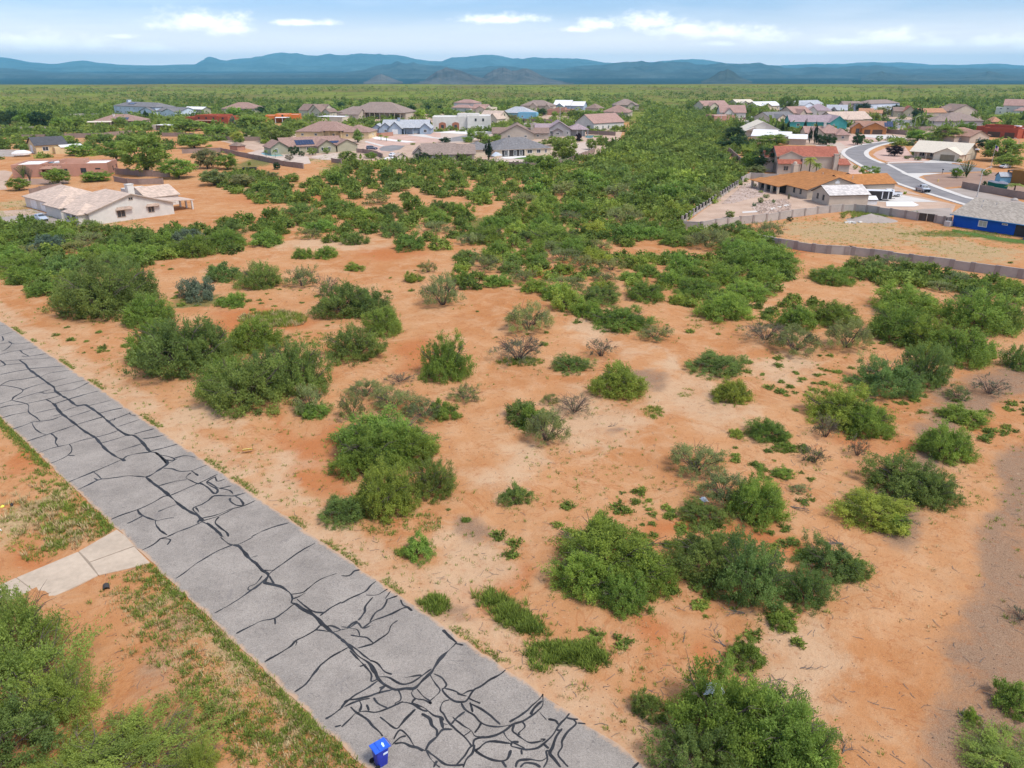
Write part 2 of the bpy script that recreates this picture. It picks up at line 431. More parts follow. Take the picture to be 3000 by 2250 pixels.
def soft(pts, zn='d', warp=True):
    UX, UY = (WX, WY) if warp else (GX, GY)
    """soft weight of ellipses (x, y, rx, ry in photograph units) laid on the ground"""
    w = np.zeros_like(GX)
    for x, y, rx, ry in pts:
        c = np.array(at(zn, x, y)); ex = abs(at(zn, x + rx, y)[0] - c[0]); ey = abs(at(zn, x, y - ry)[1] - at(zn, x, y + ry)[1]) / 2
        d = np.sqrt(((UX - c[0]) / ex) ** 2 + ((UY - c[1]) / ey) ** 2)
        w = np.maximum(w, 1 - sst(d, 0.15, 1.45))
    return w
HX, HY = GX + .35 * (WX - GX), GY + .35 * (WY - GY)
def softline(pts, wid, zn='d', k=0.35):
    w = np.zeros_like(GX); P = [np.array(at(zn, *p)) for p in pts]
    for a, b_ in zip(P[:-1], P[1:]):
        ab = b_ - a; t = np.clip(((HX - a[0]) * ab[0] + (HY - a[1]) * ab[1]) / (ab @ ab), 0, 1)
        d = np.hypot(HX - a[0] - t * ab[0], HY - a[1] - t * ab[1])
        w = np.maximum(w, 1 - sst(d, wid * k, wid * 1.45))
    return w
gravel = soft([(2215, 1020, 160, 200), (2225, 1270, 230, 330), (2230, 1480, 130, 190), (2150, 900, 90, 80), (2010, 1230, 70, 60), (1920, 1150, 70, 50), (1935, 1200, 60, 40),
               (2230, 1590, 120, 110), (1900, 1660, 70, 40), (850, 930, 60, 35), (960, 985, 30, 20), (1330, 930, 30, 16), (1050, 1130, 60, 40), (1660, 1500, 40, 20),
               (1990, 930, 60, 40), (1000, 1270, 60, 30), (1420, 820, 60, 30)])
gravel = np.maximum(gravel, 0.5 * soft([(330, 1470, 130, 140), (420, 1590, 110, 70)]))
gravel = np.maximum(gravel, 0.9 * softline([(2230, 780), (2120, 860), (2050, 960), (1990, 1060), (1950, 1150)], 3.2))
gravel = np.maximum(gravel, 0.92 * softline([(2260, 900), (2180, 1010), (2150, 1150), (2190, 1320), (2210, 1450), (2190, 1600), (2160, 1700)], 4.6, 'd', 0.1))
gravel *= 1 - 0.95 * softline([(2225, 885), (2120, 1000), (2060, 1090), (2010, 1200), (1970, 1290), (1930, 1400), (1900, 1500), (1890, 1640)], 2.3)
pale = soft([(1000, 1180, 110, 90), (1250, 900, 160, 90), (1680, 790, 110, 45), (1280, 720, 90, 40), (1120, 1010, 120, 60), (1500, 860, 120, 70), (130, 800, 80, 60), (1760, 1440, 120, 90),
             (420, 930, 90, 50), (640, 1010, 60, 50), (700, 530, 160, 22), (1440, 780, 60, 40)])
verge = (1 - sst(np.abs(road_t(GX, GY) + 0.9), 1.2, 3.0)) * 0.75
pale = np.maximum(pale, verge)
red = soft([(700, 960, 50, 60), (690, 1020, 60, 40), (900, 780, 60, 60), (1370, 1180, 110, 60), (640, 700, 60, 25), (1490, 1130, 100, 50), (1640, 1170, 90, 50), (1420, 1390, 90, 50),
            (560, 690, 120, 25), (1250, 560, 60, 20), (840, 545, 120, 20), (1730, 545, 60, 18), (620, 425, 160, 20), (640, 470, 130, 12), (1620, 1420, 60, 40), (60, 1000, 60, 50), (80, 1180, 70, 50),
            (1050, 1235, 70, 40), (1880, 960, 90, 60), (1200, 590, 80, 14)])
red = np.maximum(red, 0.8 * softline([(590, 880), (625, 930), (665, 1000), (720, 1060), (860, 1130)], 0.7))
green = soft([(590, 690, 70, 22), (740, 1105, 60, 30), (1100, 1320, 45, 50), (1230, 1420, 80, 25), (1130, 780, 45, 10), (1050, 485, 60, 22), (250, 650, 60, 30), (430, 650, 80, 20), (760, 350, 60, 25),
              (690, 330, 60, 25), (560, 350, 60, 25), (1900, 462, 90, 10), (2080, 505, 140, 10), (2190, 520, 80, 10)], 'd', False) * 0.85
lft = road_t(GX, GY)
left_grass = (1 - sst(np.abs(lft - ROAD_W - 0.9), 0.4, 1.6))
green = np.maximum(green, left_grass * 0.35)
straw = soft([(350, 1330, 60, 60), (520, 1440, 60, 70), (100, 1100, 80, 60), (470, 1380, 70, 70), (560, 1500, 90, 90), (640, 1600, 100, 80), (400, 1300, 50, 40), (1850, 500, 230, 40), (2080, 540, 160, 40), (1760, 500, 110, 25), (190, 480, 120, 20), (60, 440, 120, 20), (620, 345, 150, 14), (250, 300, 200, 8), (90, 310, 120, 8), (560, 410, 90, 10), (720, 365, 60, 8)]) * 0.8
veg = sst(GY + 0.12 * np.abs(GX), 430, 640)
m_ground = bpy.data.meshes.new('ground')
V = np.stack([GX, GY, GZ], -1).reshape(-1, 3)
idx = np.arange(nx * ny).reshape(ny, nx)
F = np.stack([idx[:-1, :-1], idx[:-1, 1:], idx[1:, 1:], idx[1:, :-1]], -1).reshape(-1, 4)
def np_mesh(me, V, F):
    k = F.shape[1]
    me.vertices.add(len(V)); me.vertices.foreach_set('co', V.astype(np.float32).ravel())
    me.loops.add(F.size); me.loops.foreach_set('vertex_index', F.astype(np.int32).ravel())
    me.polygons.add(len(F)); me.polygons.foreach_set('loop_start', np.arange(0, F.size, k, dtype=np.int32))
    me.update(calc_edges=True)
np_mesh(m_ground, V, F)
for nm, w in (('gravel', gravel), ('pale', pale), ('red', red), ('green', green), ('straw', straw), ('veg', veg)):
    a = m_ground.attributes.new(nm, 'FLOAT', 'POINT'); a.data.foreach_set('value', w.astype(np.float32).ravel())
m_ground.polygons.foreach_set('use_smooth', [True] * len(F))
m, nt, b = nodes_of('desert_ground', 1.0, 0.0)
p = geopos(nt)
big = nse(nt, 0.055, 5, 0.6, p, 0.6); med = nse(nt, 0.35, 6, 0.65, p, 0.4); fin = nse(nt, 5.0, 5, 0.75, p); grit = nse(nt, 16, 3, 0.8, p)
c = mixc(nt, rng_map(nt, big, 0.33, 0.66), (0.450, 0.200, 0.078), (0.515, 0.270, 0.125))
c = mixc(nt, rng_map(nt, med, 0.40, 0.72, 0, 0.62), c, (0.575, 0.355, 0.195))
def blend(c, name, col, lo=0.30, hi=0.62, amt=1.0):
    a = attr(nt, name).outputs['Fac']
    f = nmath(nt, 'ADD', a, nmath(nt, 'MULTIPLY', nmath(nt, 'SUBTRACT', med, 0.5), 1.3))
    f = nmath(nt, 'ADD', f, nmath(nt, 'MULTIPLY', nmath(nt, 'SUBTRACT', fin, 0.5), 0.45))
    return mixc(nt, rng_map(nt, f, lo, hi, 0, amt), c, col)
ril = nmath(nt, 'ABSOLUTE', nmath(nt, 'SUBTRACT', nse(nt, 0.13, 5, 0.6, p, 1.2), 0.5))
c = mixc(nt, rng_map(nt, ril, 0.002, 0.014, 0.38, 0), c, (0.37, 0.135, 0.048))
c = blend(c, 'red', (0.440, 0.150, 0.050), 0.25, 1.05, 0.8)
c = blend(c, 'pale', (0.560, 0.385, 0.235), 0.25, 1.0, 0.75)
gr = mixc(nt, rng_map(nt, grit, 0.34, 0.64), (0.165, 0.102, 0.063), (0.365, 0.243, 0.158))
c = blend(c, 'gravel', gr, 0.15, 0.95, 0.9)
st = mixc(nt, rng_map(nt, fin, 0.35, 0.65), (0.33, 0.23, 0.12), (0.50, 0.38, 0.20))
c = blend(c, 'straw', st, 0.35, 0.75, 0.85)
gn = mixc(nt, rng_map(nt, fin, 0.35, 0.65), (0.060, 0.095, 0.022), (0.15, 0.18, 0.06))
c = blend(c, 'green', gn, 0.45, 0.70, 0.8)
c = mixc(nt, rng_map(nt, nse(nt, 1.6, 6, 0.78, p, 0.2), 0.52, 0.70, 0, 0.6), c, (0.34, 0.135, 0.055))
c = mixc(nt, rng_map(nt, nse(nt, 2.3, 6, 0.75, p), 0.58, 0.76, 0, 0.55), c, (0.60, 0.425, 0.26))
# litter and small stones
c = mixc(nt, rng_map(nt, grit, 0.58, 0.68, 0, 0.7), c, (0.19, 0.105, 0.06))
c = mixc(nt, rng_map(nt, nse(nt, 9, 2, 0.9, p), 0.70, 0.76, 0, 0.6), c, (0.62, 0.48, 0.36))
# the vegetated plain
vl = nse(nt, 0.0045, 6, 0.65, p, 0.8); vm = nse(nt, 0.03, 5, 0.7, p)
vg = mixc(nt, rng_map(nt, vl, 0.38, 0.62), (0.180, 0.155, 0.055), (0.200, 0.240, 0.048))
vg = mixc(nt, rng_map(nt, vm, 0.45, 0.72), vg, (0.085, 0.110, 0.032))
vg = mixc(nt, rng_map(nt, nmath(nt, 'ADD', nmath(nt, 'MULTIPLY', vl, 0.4), nmath(nt, 'MULTIPLY', vm, 0.6)), 0.30, 0.40, 0.7, 0.0), vg, (0.42, 0.28, 0.13))
sp = nt.nodes.new('ShaderNodeSeparateXYZ'); nt.links.new(p, sp.inputs[0])
vg = mixc(nt, rng_map(nt, sp.outputs['Y'], 2300, 3800), vg, (0.020, 0.034, 0.030))  # distant plain darkened and cooled in base colour for the cloud shadow over it
va = attr(nt, 'veg').outputs['Fac']
fv = nmath(nt, 'ADD', va, nmath(nt, 'MULTIPLY', nmath(nt, 'SUBTRACT', vm, 0.5), 1.0))
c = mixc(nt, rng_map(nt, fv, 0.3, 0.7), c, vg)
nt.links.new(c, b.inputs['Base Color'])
h = nmath(nt, 'ADD', nmath(nt, 'MULTIPLY', med, 1.0), nmath(nt, 'MULTIPLY', fin, 0.22))
h = nmath(nt, 'ADD', h, nmath(nt, 'MULTIPLY', grit, 0.10))
bump(nt, b, h, 0.8, 0.30)
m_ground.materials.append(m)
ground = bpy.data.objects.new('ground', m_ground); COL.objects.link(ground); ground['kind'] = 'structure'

# ---------------------------------------------------------------- mountains
def skyrow(pts, D):
    out = []
    for x, y in pts:
        d = ray('d', x, y); t = D / d[1]; out.append((d[0] * t, CAM_H + d[2] * t))
    return out
def mountains(name, sky, D, front, zb, col, seed, spur=900.0, rows=26, back=2600, k=1.25):
    S = skyrow(sky, D); sx = np.array([q[0] for q in S]); sz = np.array([q[1] for q in S])
    X = np.linspace(sx[0], sx[-1], 520); zc = np.interp(X, sx, sz)
    zc = zc + np.array([mnoise.fractal(Vector((x / (spur * 0.55), seed, 0)), 0.8, 2.0, 5) for x in X]) * np.clip(zc - zb, 0, None) * (0.16 if D > 15000 else 0.24)
    V = []
    T = list(np.linspace(0, 1, rows)) + [1.25, 1.6, 2.0]
    for j, t in enumerate(T):
        for x, z in zip(X, zc):
            q = Vector((x / spur, t * 1.3 + seed, seed * 1.7))
            rg = 1 - abs(mnoise.fractal(q, 1.0, 2.0, 5)) * 1.5
            if t <= 1:
                yy = D - front * (1 - t); prof = t ** k
                hh = zb + (z - zb) * prof * (1 + (rg - 0.70) * 1.8 * (1 - t) ** 0.6 * min(1, t * 3))
                hh += mnoise.noise(Vector((x / (spur * 0.2), t * 4, seed))) * (z - zb) * 0.05 * (1 - 0.6 * t)
            else:
                yy = D + back * (t - 1); hh = zb + (z - zb) * (2 - t) * (0.7 + 0.3 * rg) if t < 2 else zb - 60
            if j == 0: hh = zb - 60
            V.append((x * (yy / D), yy, hh))
    nX = len(X); idx = np.arange(len(V)).reshape(len(T), nX)
    F = np.stack([idx[:-1, :-1], idx[:-1, 1:], idx[1:, 1:], idx[1:, :-1]], -1).reshape(-1, 4)
    me = bpy.data.meshes.new(name); np_mesh(me, np.array(V), F)
    me.polygons.foreach_set('use_smooth', [True] * len(F))
    mt, nt, b = nodes_of(name + '_rock', 1.0, 0.0)
    p = geopos(nt)
    f = nmath(nt, 'ADD', nmath(nt, 'MULTIPLY', nse(nt, 0.0016, 6, 0.7, p), 0.6), nmath(nt, 'MULTIPLY', nse(nt, 0.012, 4, 0.7, p), 0.4))
    nt.links.new(mixc(nt, rng_map(nt, f, 0.36, 0.64), tuple(c * 0.5 for c in col), tuple(c * 1.7 for c in col)), b.inputs['Base Color'])
    me.materials.append(mt)
    o = bpy.data.objects.new(name, me); COL.objects.link(o); o['kind'] = 'structure'
    return o
mountains('far_mountain_range', [(-260, 130), (-120, 126), (0, 122), (30, 128), (60, 134), (110, 138), (180, 131), (220, 136), (260, 140), (350, 141), (420, 138), (437, 130), (450, 124), (462, 125), (475, 129), (490, 131), (520, 126), (560, 122), (590, 116), (610, 114),
           (650, 115), (668, 119), (700, 117), (740, 120), (770, 117), (800, 118), (850, 119), (880, 123), (900, 127), (930, 132), (955, 133), (975, 125), (1000, 124), (1020, 122), (1040, 119), (1060, 119), (1090, 123), (1130, 126),
           (1150, 124), (1190, 126), (1230, 127), (1290, 132), (1330, 137), (1400, 134), (1450, 131), (1490, 129), (1530, 129), (1570, 136), (1640, 141), (1700, 141), (1740, 139), (1800, 137), (1870, 135), (1950, 135), (2010, 140), (2100, 139), (2160, 138), (2212, 141), (2330, 138), (2480, 136)],
          20000, 5200, 120, (0.060, 0.095, 0.085), 2.1, 1700)  # rock colour tinted blue-green to add to the distance haze
mountains('middle_mountain_range', [(-220, 150), (-60, 147), (0, 147), (40, 150), (90, 154), (200, 157), (350, 158), (500, 157), (650, 157), (740, 156), (790, 150), (810, 142), (835, 136), (848, 133), (858, 130), (870, 133), (885, 132), (905, 136), (925, 137), (945, 140), (965, 143), (985, 149),
           (1010, 149), (1030, 145), (1060, 142), (1085, 143), (1110, 146), (1140, 150), (1190, 150), (1230, 146), (1270, 143), (1290, 140), (1320, 138), (1345, 136), (1380, 132), (1395, 133), (1420, 131), (1450, 134), (1480, 133), (1510, 136), (1540, 136), (1560, 135), (1590, 138), (1640, 136), (1660, 140), (1720, 147),
           (1770, 143), (1830, 146), (1890, 142), (1960, 148), (2020, 150), (2100, 145), (2150, 149), (2212, 147), (2350, 149), (2460, 147)],
          12500, 3800, 6, (0.050, 0.062, 0.055), 5.3, 1000)
def hill(name, pts, D, front, zb, seed, col=(0.080, 0.074, 0.064)):
    mountains(name, pts, D, front, zb, col, seed, 420, 16, 900, 1.15)
hill('rocky_hill', [(890, 184), (915, 175), (930, 163), (945, 153), (958, 148), (966, 147), (975, 149), (990, 151), (1004, 158), (1025, 165), (1060, 172), (1090, 182)], 6800, 900, -34, 8.2)
hill('rocky_hill', [(1020, 184), (1040, 171), (1052, 160), (1068, 150), (1082, 146), (1094, 146), (1106, 152), (1120, 151), (1132, 148), (1142, 149), (1155, 157), (1175, 165), (1200, 172), (1240, 183)], 7000, 1000, -34, 3.4)
hill('rocky_hill', [(785, 178), (800, 171), (812, 160), (822, 155), (832, 160), (850, 170), (870, 178)], 6400, 500, -34, 6.1)
hill('rocky_hill', [(1515, 176), (1535, 168), (1552, 158), (1570, 153), (1584, 157), (1604, 168), (1625, 176)], 6600, 600, -34, 1.9, (0.05, 0.055, 0.042))
hill('rocky_hill', [(1860, 166), (1885, 158), (1905, 154), (1930, 158), (1960, 163), (2080, 166), (2110, 160), (2140, 155), (2165, 161), (2200, 167), (2240, 168)], 8600, 900, -28, 4.6, (0.05, 0.055, 0.042))

# the hazy air over the valley
mb = MB().box(-30000, -400, -260, 30000, 29000, 610)
hz = mb.build('haze', [])
m = bpy.data.materials.new('haze_air'); m.use_nodes = True; nt = m.node_tree
for n in list(nt.nodes): nt.nodes.remove(n)
ou = nt.nodes.new('ShaderNodeOutputMaterial'); pv = nt.nodes.new('ShaderNodeVolumePrincipled')
pv.inputs['Color'].default_value = (0.26, 0.73, 0.99, 1); pv.inputs['Density'].default_value = 5.4e-5; pv.inputs['Anisotropy'].default_value = 0.0
nt.links.new(pv.outputs[0], ou.inputs['Volume'])
hz.data.materials.append(m); hz['kind'] = 'stuff'
# ---------------------------------------------------------------- road, sealed cracks, driveway
def rp(s, t): return (RA[0] + rd[0] * s + rn[0] * t, RA[1] + rd[1] * s + rn[1] * t)
def road_s(x, y): return (x - RA[0]) * rd[0] + (y - RA[1]) * rd[1]
mb = MB(); N = 520; rows = []
for k in range(N + 1):
    s = -160 + k * (320 / N)
    j0 = 0.15 * mnoise.noise(Vector((s * 0.45, 1, 0))) + 0.16 * mnoise.fractal(Vector((s * 1.3, 5, 0)), 0.6, 2, 4)
    j1 = 0.15 * mnoise.noise(Vector((s * 0.45, 9, 0))) + 0.16 * mnoise.fractal(Vector((s * 1.3, 15, 0)), 0.6, 2, 4)
    rows.append([(*rp(s, j0), -.05), (*rp(s, j0), .035), (*rp(s, 0.75), .035), (*rp(s, ROAD_W - 0.75), .035), (*rp(s, ROAD_W + j1), .035), (*rp(s, ROAD_W + j1), -.05)])
mb.v = [q for r_ in rows for q in r_]
for k in range(N):
    for q in range(5): mb.f.append((k * 6 + q, k * 6 + q + 1, k * 6 + q + 7, k * 6 + q + 6)); mb.m.append(0)
road = mb.build('road', 'asphalt'); road['kind'] = 'structure'
a = road.data.attributes.new('edge', 'FLOAT', 'POINT'); a.data.foreach_set('value', np.tile(np.array([1, 1, 0, 0, 1, 1], np.float32), N + 1))

CR = {'r1': '''0,122 48,115|0,185 105,155|0,240 60,232 110,240 225,226|55,222 75,240 40,275 10,287|15,190 22,215 5,222|0,310 70,290 140,280 245,262|130,280 150,300 190,320|140,318 190,320 300,302|0,345 35,375 0,385|20,352 125,343 345,330
125,343 165,372 185,400 230,435 265,460 320,500 350,520 360,545 400,575 445,600 480,630 505,640 550,635 580,650 640,690 700,740 765,795 825,830 870,835 925,880 970,935 1010,945 1050,975 1085,1015 1040,1050 980,1090 945,1103
945,1103 990,1140 1045,1180 1100,1225 1160,1280 1225,1325 1290,1360 1310,1390|35,375 150,365|180,400 260,395 410,383|0,440 90,420 185,405|265,455 320,430 450,410|0,510 60,480 140,470 255,450
0,510 35,510 150,538 90,585 75,605 0,628|75,605 180,632 185,680 240,720 255,742 215,745 210,760 245,805 300,830|150,538 210,515 330,485 435,460|350,520 430,500 550,475|100,600 245,557 300,560 375,550 480,535 575,490|245,557 330,535|350,630 440,600 560,565 640,545
300,600 350,630 380,670 410,700 470,745 540,800 620,850 650,885 700,935 760,975 795,990 810,1000|0,655 60,640 150,630 300,600 400,572|400,680 470,655 550,635|0,725 80,700 185,680|225,690 300,672 360,660|75,795 150,770 215,745|255,742 340,730 415,700|345,708 400,695|450,715 530,690 590,670
575,640 640,625 720,605|640,690 720,670 795,655|700,740 760,720 840,690|705,742 740,735 745,720|840,685 850,700 880,705|160,875 240,850 330,820 420,790 500,762 590,735 680,710|330,820 365,850 360,880 380,905|245,948 340,915 450,890 540,862 620,845 700,825 770,800
450,890 465,915 455,950 400,985 315,1020|440,962 485,965|770,775 830,755 905,730|650,885 740,860 820,835|870,825 920,810 1000,790|745,940 830,915 925,885|925,855 1000,845 1070,830|970,935 1060,915 1150,890|795,990 830,965 900,950 990,940|445,1135 520,1105 605,1070 700,1030 790,990
600,1065 640,1095 665,1115 760,1105 840,1095 945,1103|505,1185 580,1150 630,1125 665,1115|610,1110 635,1125|1010,945 1040,960 1090,970 1130,985 1120,1000 1085,1015|1010,945 1030,965 1060,990 1075,1015|1130,980 1200,965 1265,975|1060,990 1110,995 1150,985|1060,1045 1120,1050 1160,1065 1240,1062 1300,1040 1340,1025
1240,1062 1285,1095|1240,1075 1205,1105 1245,1130 1290,1150|1030,1160 1120,1135 1210,1120|1100,1225 1180,1190 1260,1155 1340,1120 1410,1085|1290,1140 1340,1165 1390,1210 1410,1185 1340,1140 1400,1100|1395,1100 1410,1130 1460,1115|1340,1130 1390,1160 1420,1175 1500,1160|1420,1175 1490,1190 1510,1213
1310,1370 1250,1310 1310,1280 1350,1255 1390,1225 1470,1225 1520,1225 1590,1205|1520,1225 1560,1250 1575,1285 1530,1285 1495,1260 1490,1240|1310,1370 1400,1350 1500,1310 1580,1290 1655,1255|1300,1390 1420,1355 1530,1300|720,1378 800,1345 890,1315 980,1275 1060,1230 1100,1225
890,1315 920,1350 1010,1385 1050,1378 1130,1365|825,1405 870,1385 925,1355|1010,1385 1010,1410 1040,1450 1085,1480|1025,1328 1080,1305 1150,1280|1280,1400 1300,1370|1270,1300 1290,1330|1085,1490 1150,1460 1230,1430 1310,1395|1310,1390 1360,1420 1420,1470 1450,1493|1340,1400 1400,1440 1440,1490|1420,1360 1395,1395 1420,1425 1470,1465 1480,1490|1630,1490 1700,1455 1780,1425 1875,1400''',
'r2': '''920,85 1000,45 1040,10 1085,0|1040,10 1105,15 1085,50|1430,0 1470,35 1510,50 1550,45 1600,20 1640,0|1140,268 1190,235 1260,180 1340,130 1420,85 1510,50|1510,50 1550,60 1580,95 1620,140 1660,170 1700,215 1740,245 1715,290 1760,305 1830,325 1885,370 1895,400 1890,425 1920,435 1960,465 2000,485 2040,510 2075,545 2110,580 2150,615 2212,660
1925,400 1980,450 2040,485 2100,490|1620,135 1670,120|1700,215 1780,215|1390,493 1470,450 1550,400 1620,350 1700,290 1760,225 1850,160 1950,90 2045,38|1700,250 1660,300 1615,320 1610,342 1650,335 1700,295|1740,245 1780,310|1885,370 1960,360 2000,330 2050,290 2110,260 2180,235|1900,400 1940,385 1980,360
1530,625 1600,590 1690,545 1780,525 1860,470 1910,430|1780,525 1785,565|2075,510 2100,490 2150,455 2212,420|1715,808 1800,760 1880,710 1920,670 1980,640 2040,605 2080,570|1925,675 1915,705|2040,600 2090,605 2160,615 2212,600|2110,580 2150,575 2212,600|1975,480 2020,500 2060,540 2090,575
1910,1005 1980,955 2030,890 2080,830 2140,780 2212,740|2110,1180 2160,1150 2212,1110|2170,1230 2212,1220''',
'r3': '''0,430 60,395 150,355 190,315 225,285|0,250 50,250 85,220 120,212|160,375 230,375 270,355 300,335|285,400 320,350|290,405 365,380|385,405 400,440 430,455 460,478|140,590 200,545 280,515 340,490 400,460 430,455|185,550 220,490 270,460 300,400|110,540 150,490 155,450 205,390
0,600 50,590 105,555 140,590 190,575|40,590 70,560 105,545|0,580 60,590 105,600 120,640|60,635 130,645 170,655 205,685|105,720 180,700 210,685 280,640 310,610 325,570 365,540|0,660 45,700 110,770 175,815 215,870 240,920 290,960 350,990 420,980 475,980 520,935 575,885 600,850 640,790 690,740 740,690 735,675 690,635 660,600|740,690 790,700
45,690 90,720 150,770 190,800|55,735 100,780 150,830 195,890 195,935 240,920|185,800 230,815 280,870 330,890|120,840 160,825|240,905 310,910 380,950 450,945 520,900 585,855|410,912 480,900 520,895|0,1110 20,1080 80,1030 160,985 240,930|0,740 45,715|20,1080 30,1060 100,1050 170,1035 240,1010 330,990|20,1100 100,1065 185,1045
0,1230 60,1175 100,1140 160,1130 230,1135 300,1110 400,1065|60,1100 100,1140 160,1175 200,1220 250,1265 270,1290|110,1050 130,1090 120,1130|165,1085 180,1125|370,990 385,1030 380,1060 350,1075 360,1085 400,1070 470,1085 520,1120 560,1130|210,1040 240,1080 300,1110|245,980 290,965|245,1015 255,990 280,965
475,980 455,1010 480,1045 540,1055 580,1080 570,1060 540,1040 490,985|480,1045 460,1075 500,1090 540,1110 600,1155 650,1170 660,1190|575,890 610,950 640,995 600,1040 575,1060|600,885 650,910 680,950 670,975 655,990 690,1035 740,1065 790,1070 820,1050 860,990 900,970 970,920 1030,890 1065,860|670,980 740,1000 780,1020 820,1000 860,990|750,1015 810,1030
700,1055 660,1070 640,1120 665,1150 690,1195 740,1245 800,1300 850,1360|780,1075 800,1115 860,1155 910,1205 960,1225 1020,1230 1100,1215|800,1130 740,1180 715,1210|720,1165 780,1215 840,1255 870,1290 930,1290|820,1040 870,1065 900,1080|835,1070 850,1135|830,1075 900,1110 970,1160 1030,1215|865,1270 890,1230 905,1205|790,1290 840,1255
1090,1200 1170,1150 1240,1090 1300,1030 1305,1020 1305,1080 1270,1130 1180,1190 1110,1215 1050,1260 980,1290 870,1310 855,1350|1225,1150 1250,1110 1300,1060|1280,1130 1330,1185|1170,1195 1190,1230 1150,1270 1160,1280|1120,1215 1110,1255 1140,1280 1180,1310 1230,1335 1300,1320|1340,1180 1390,1190 1405,1215
1485,1135 1450,1180 1410,1220 1380,1270 1320,1330 1260,1370 1180,1375 1100,1355|1455,1170 1500,1180 1535,1180|1500,1180 1520,1210 1470,1260 1430,1320 1430,1360 1405,1410 1440,1460 1470,1490|1395,1250 1430,1255|1430,1240 1390,1300 1370,1360 1350,1400 1380,1440 1420,1493|1530,1205 1600,1215 1660,1240
1050,1260 1080,1310 1130,1340 1190,1370|1100,1355 1110,1330 1150,1330|1100,1340 960,1325 890,1370 870,1385 940,1430 1010,1450 1070,1440 1100,1380|1165,1380 1170,1410|740,1480 790,1430 830,1370 860,1350 850,1400 810,1440 790,1493|550,1385 575,1430 610,1470 640,1493|555,1380 600,1420 660,1465 720,1480 800,1475|545,1385 570,1335 620,1295 655,1250 720,1245|600,1493 620,1450
340,1310 380,1250 430,1290 480,1360 530,1385|330,1345 380,1300 420,1290|345,1340 400,1335 450,1355 490,1365 545,1385|520,1145 570,1175 590,1220 620,1250 620,1290|480,1115 430,1165 390,1210 360,1240 320,1220 250,1165|660,1210 690,1215|640,1160 660,1240
1130,1493 1150,1450 1220,1440 1290,1450 1330,1430|1160,1493 1190,1465 1250,1470 1290,1493|1310,1493 1335,1440 1330,1390 1350,1390|1310,1340 1345,1370|1300,1325 1320,1310 1290,1310|1040,1450 1070,1493'''}
MAINS = {('r1', 125), ('r1', 945), ('r1', 300), ('r2', 1510), ('r3', 0)}
lines = []
for zn, txt in CR.items():
    for ln in txt.replace('\n', '|').split('|'):
        q = [tuple(float(v) for v in w.split(',')) for w in ln.split()]
        if len(q) > 1:
            main = len(q) > 7 and (zn, int(q[0][0])) in MAINS
            lines.append((ats(zn, q), main, 1.25 if zn == 'r1' else 1.0))
# the cracking goes on along the road outside the photograph
for s0 in np.arange(-148, -8, 3.1):
    s = s0 + rng.uniform(-.9, .9); lines.append(([rp(s + rng.uniform(-.5, .5), t) for t in np.linspace(0.1, ROAD_W - 0.1, 7)], False, 1.1))
for s0 in np.arange(100, 155, 3.6):
    s = s0 + rng.uniform(-.9, .9); lines.append(([rp(s + rng.uniform(-.5, .5), t) for t in np.linspace(0.1, ROAD_W - 0.1, 7)], False, 1.1))
lines.append(([rp(s, 3.2 + rng.uniform(-.4, .4)) for s in np.arange(-150, 3, 2.2)], True, 1.0))
mb = MB(); li = 0
for pts, main, wk in lines:
    li += 1
    P = smooth_line(pts, 4); w0 = 0.085 if main else rng.uniform(0.042, 0.062)
    w0 *= wk
    L = []
    for i, q in enumerate(P):
        a, c = np.array(P[max(i - 1, 0)]), np.array(P[min(i + 1, len(P) - 1)])
        d = c - a; d = d / (np.linalg.norm(d) + 1e-9); n = np.array([-d[1], d[0]])
        jit = 0.03 * mnoise.noise(Vector((q[0] * 2.1, q[1] * 2.1, li)))
        w = w0 * (1 + 0.9 * mnoise.noise(Vector((q[0] * 1.7, q[1] * 1.7, li + 0.5)))) * (0.55 if i in (0, len(P) - 1) else 1)
        q = np.array(q) + n * jit
        t = road_t(*q)
        L.append((q - n * w, q + n * w, -0.02 < t < ROAD_W + 0.02))
    z = 0.039 + 0.0004 * (li % 9)
    for i in range(len(L) - 1):
        if L[i][2] and L[i + 1][2]:
            mb.face([(*L[i][0], z), (*L[i + 1][0], z), (*L[i + 1][1], z), (*L[i][1], z)])
o = mb.build('crack_sealant', 'tar', road); o['kind'] = 'stuff'

plain('concrete_joint', (0.30, 0.235, 0.17), 0.2, 4)
# concrete driveway of cast slabs
drv = thing('driveway', 'pale concrete driveway apron meeting the cracked road', 'driveway'); del drv['category']; drv['kind'] = 'structure'
def slab(pts, z=0.06):
    if sum(pts[i][0] * pts[(i + 1) % len(pts)][1] - pts[(i + 1) % len(pts)][0] * pts[i][1] for i in range(len(pts))) < 0: pts = pts[::-1]
    return MB().prism(pts, 'z', -0.1, z).build('concrete_slab', 'concrete', drv, bevel=0.012)
slab(ats('r2', [(582, 160), (868, 57), (815, -5), (758, -48), (672, 0), (513, 92)]))
slab(ats('r2', [(585, 166), (871, 63), (972, 166), (915, 182), (830, 205), (735, 226), (641, 247)]), 0.063)
slab(ats('r2', [(506, 96), (635, 249), (470, 330), (302, 407), (110, 262), (330, 170)]), 0.058)
slab(ats('r2', [(104, 265), (296, 411), (120, 500), (-90, 600), (-330, 480), (-120, 365)]), 0.062)
slab(ats('r2', [(-126, 368), (-336, 484), (-96, 604), (-420, 780), (-800, 650), (-420, 510)]), 0.06)
jb = MB().face([(*q, .045) for q in ats('r2', [(-420, 770), (-790, 650), (-420, 512), (-120, 368), (330, 172), (513, 95), (672, 3), (757, -44), (815, -3), (868, 57), (968, 164), (830, 202), (640, 245), (302, 404), (120, 497), (-96, 600)])]).build('joint_bed', 'concrete_joint', drv)
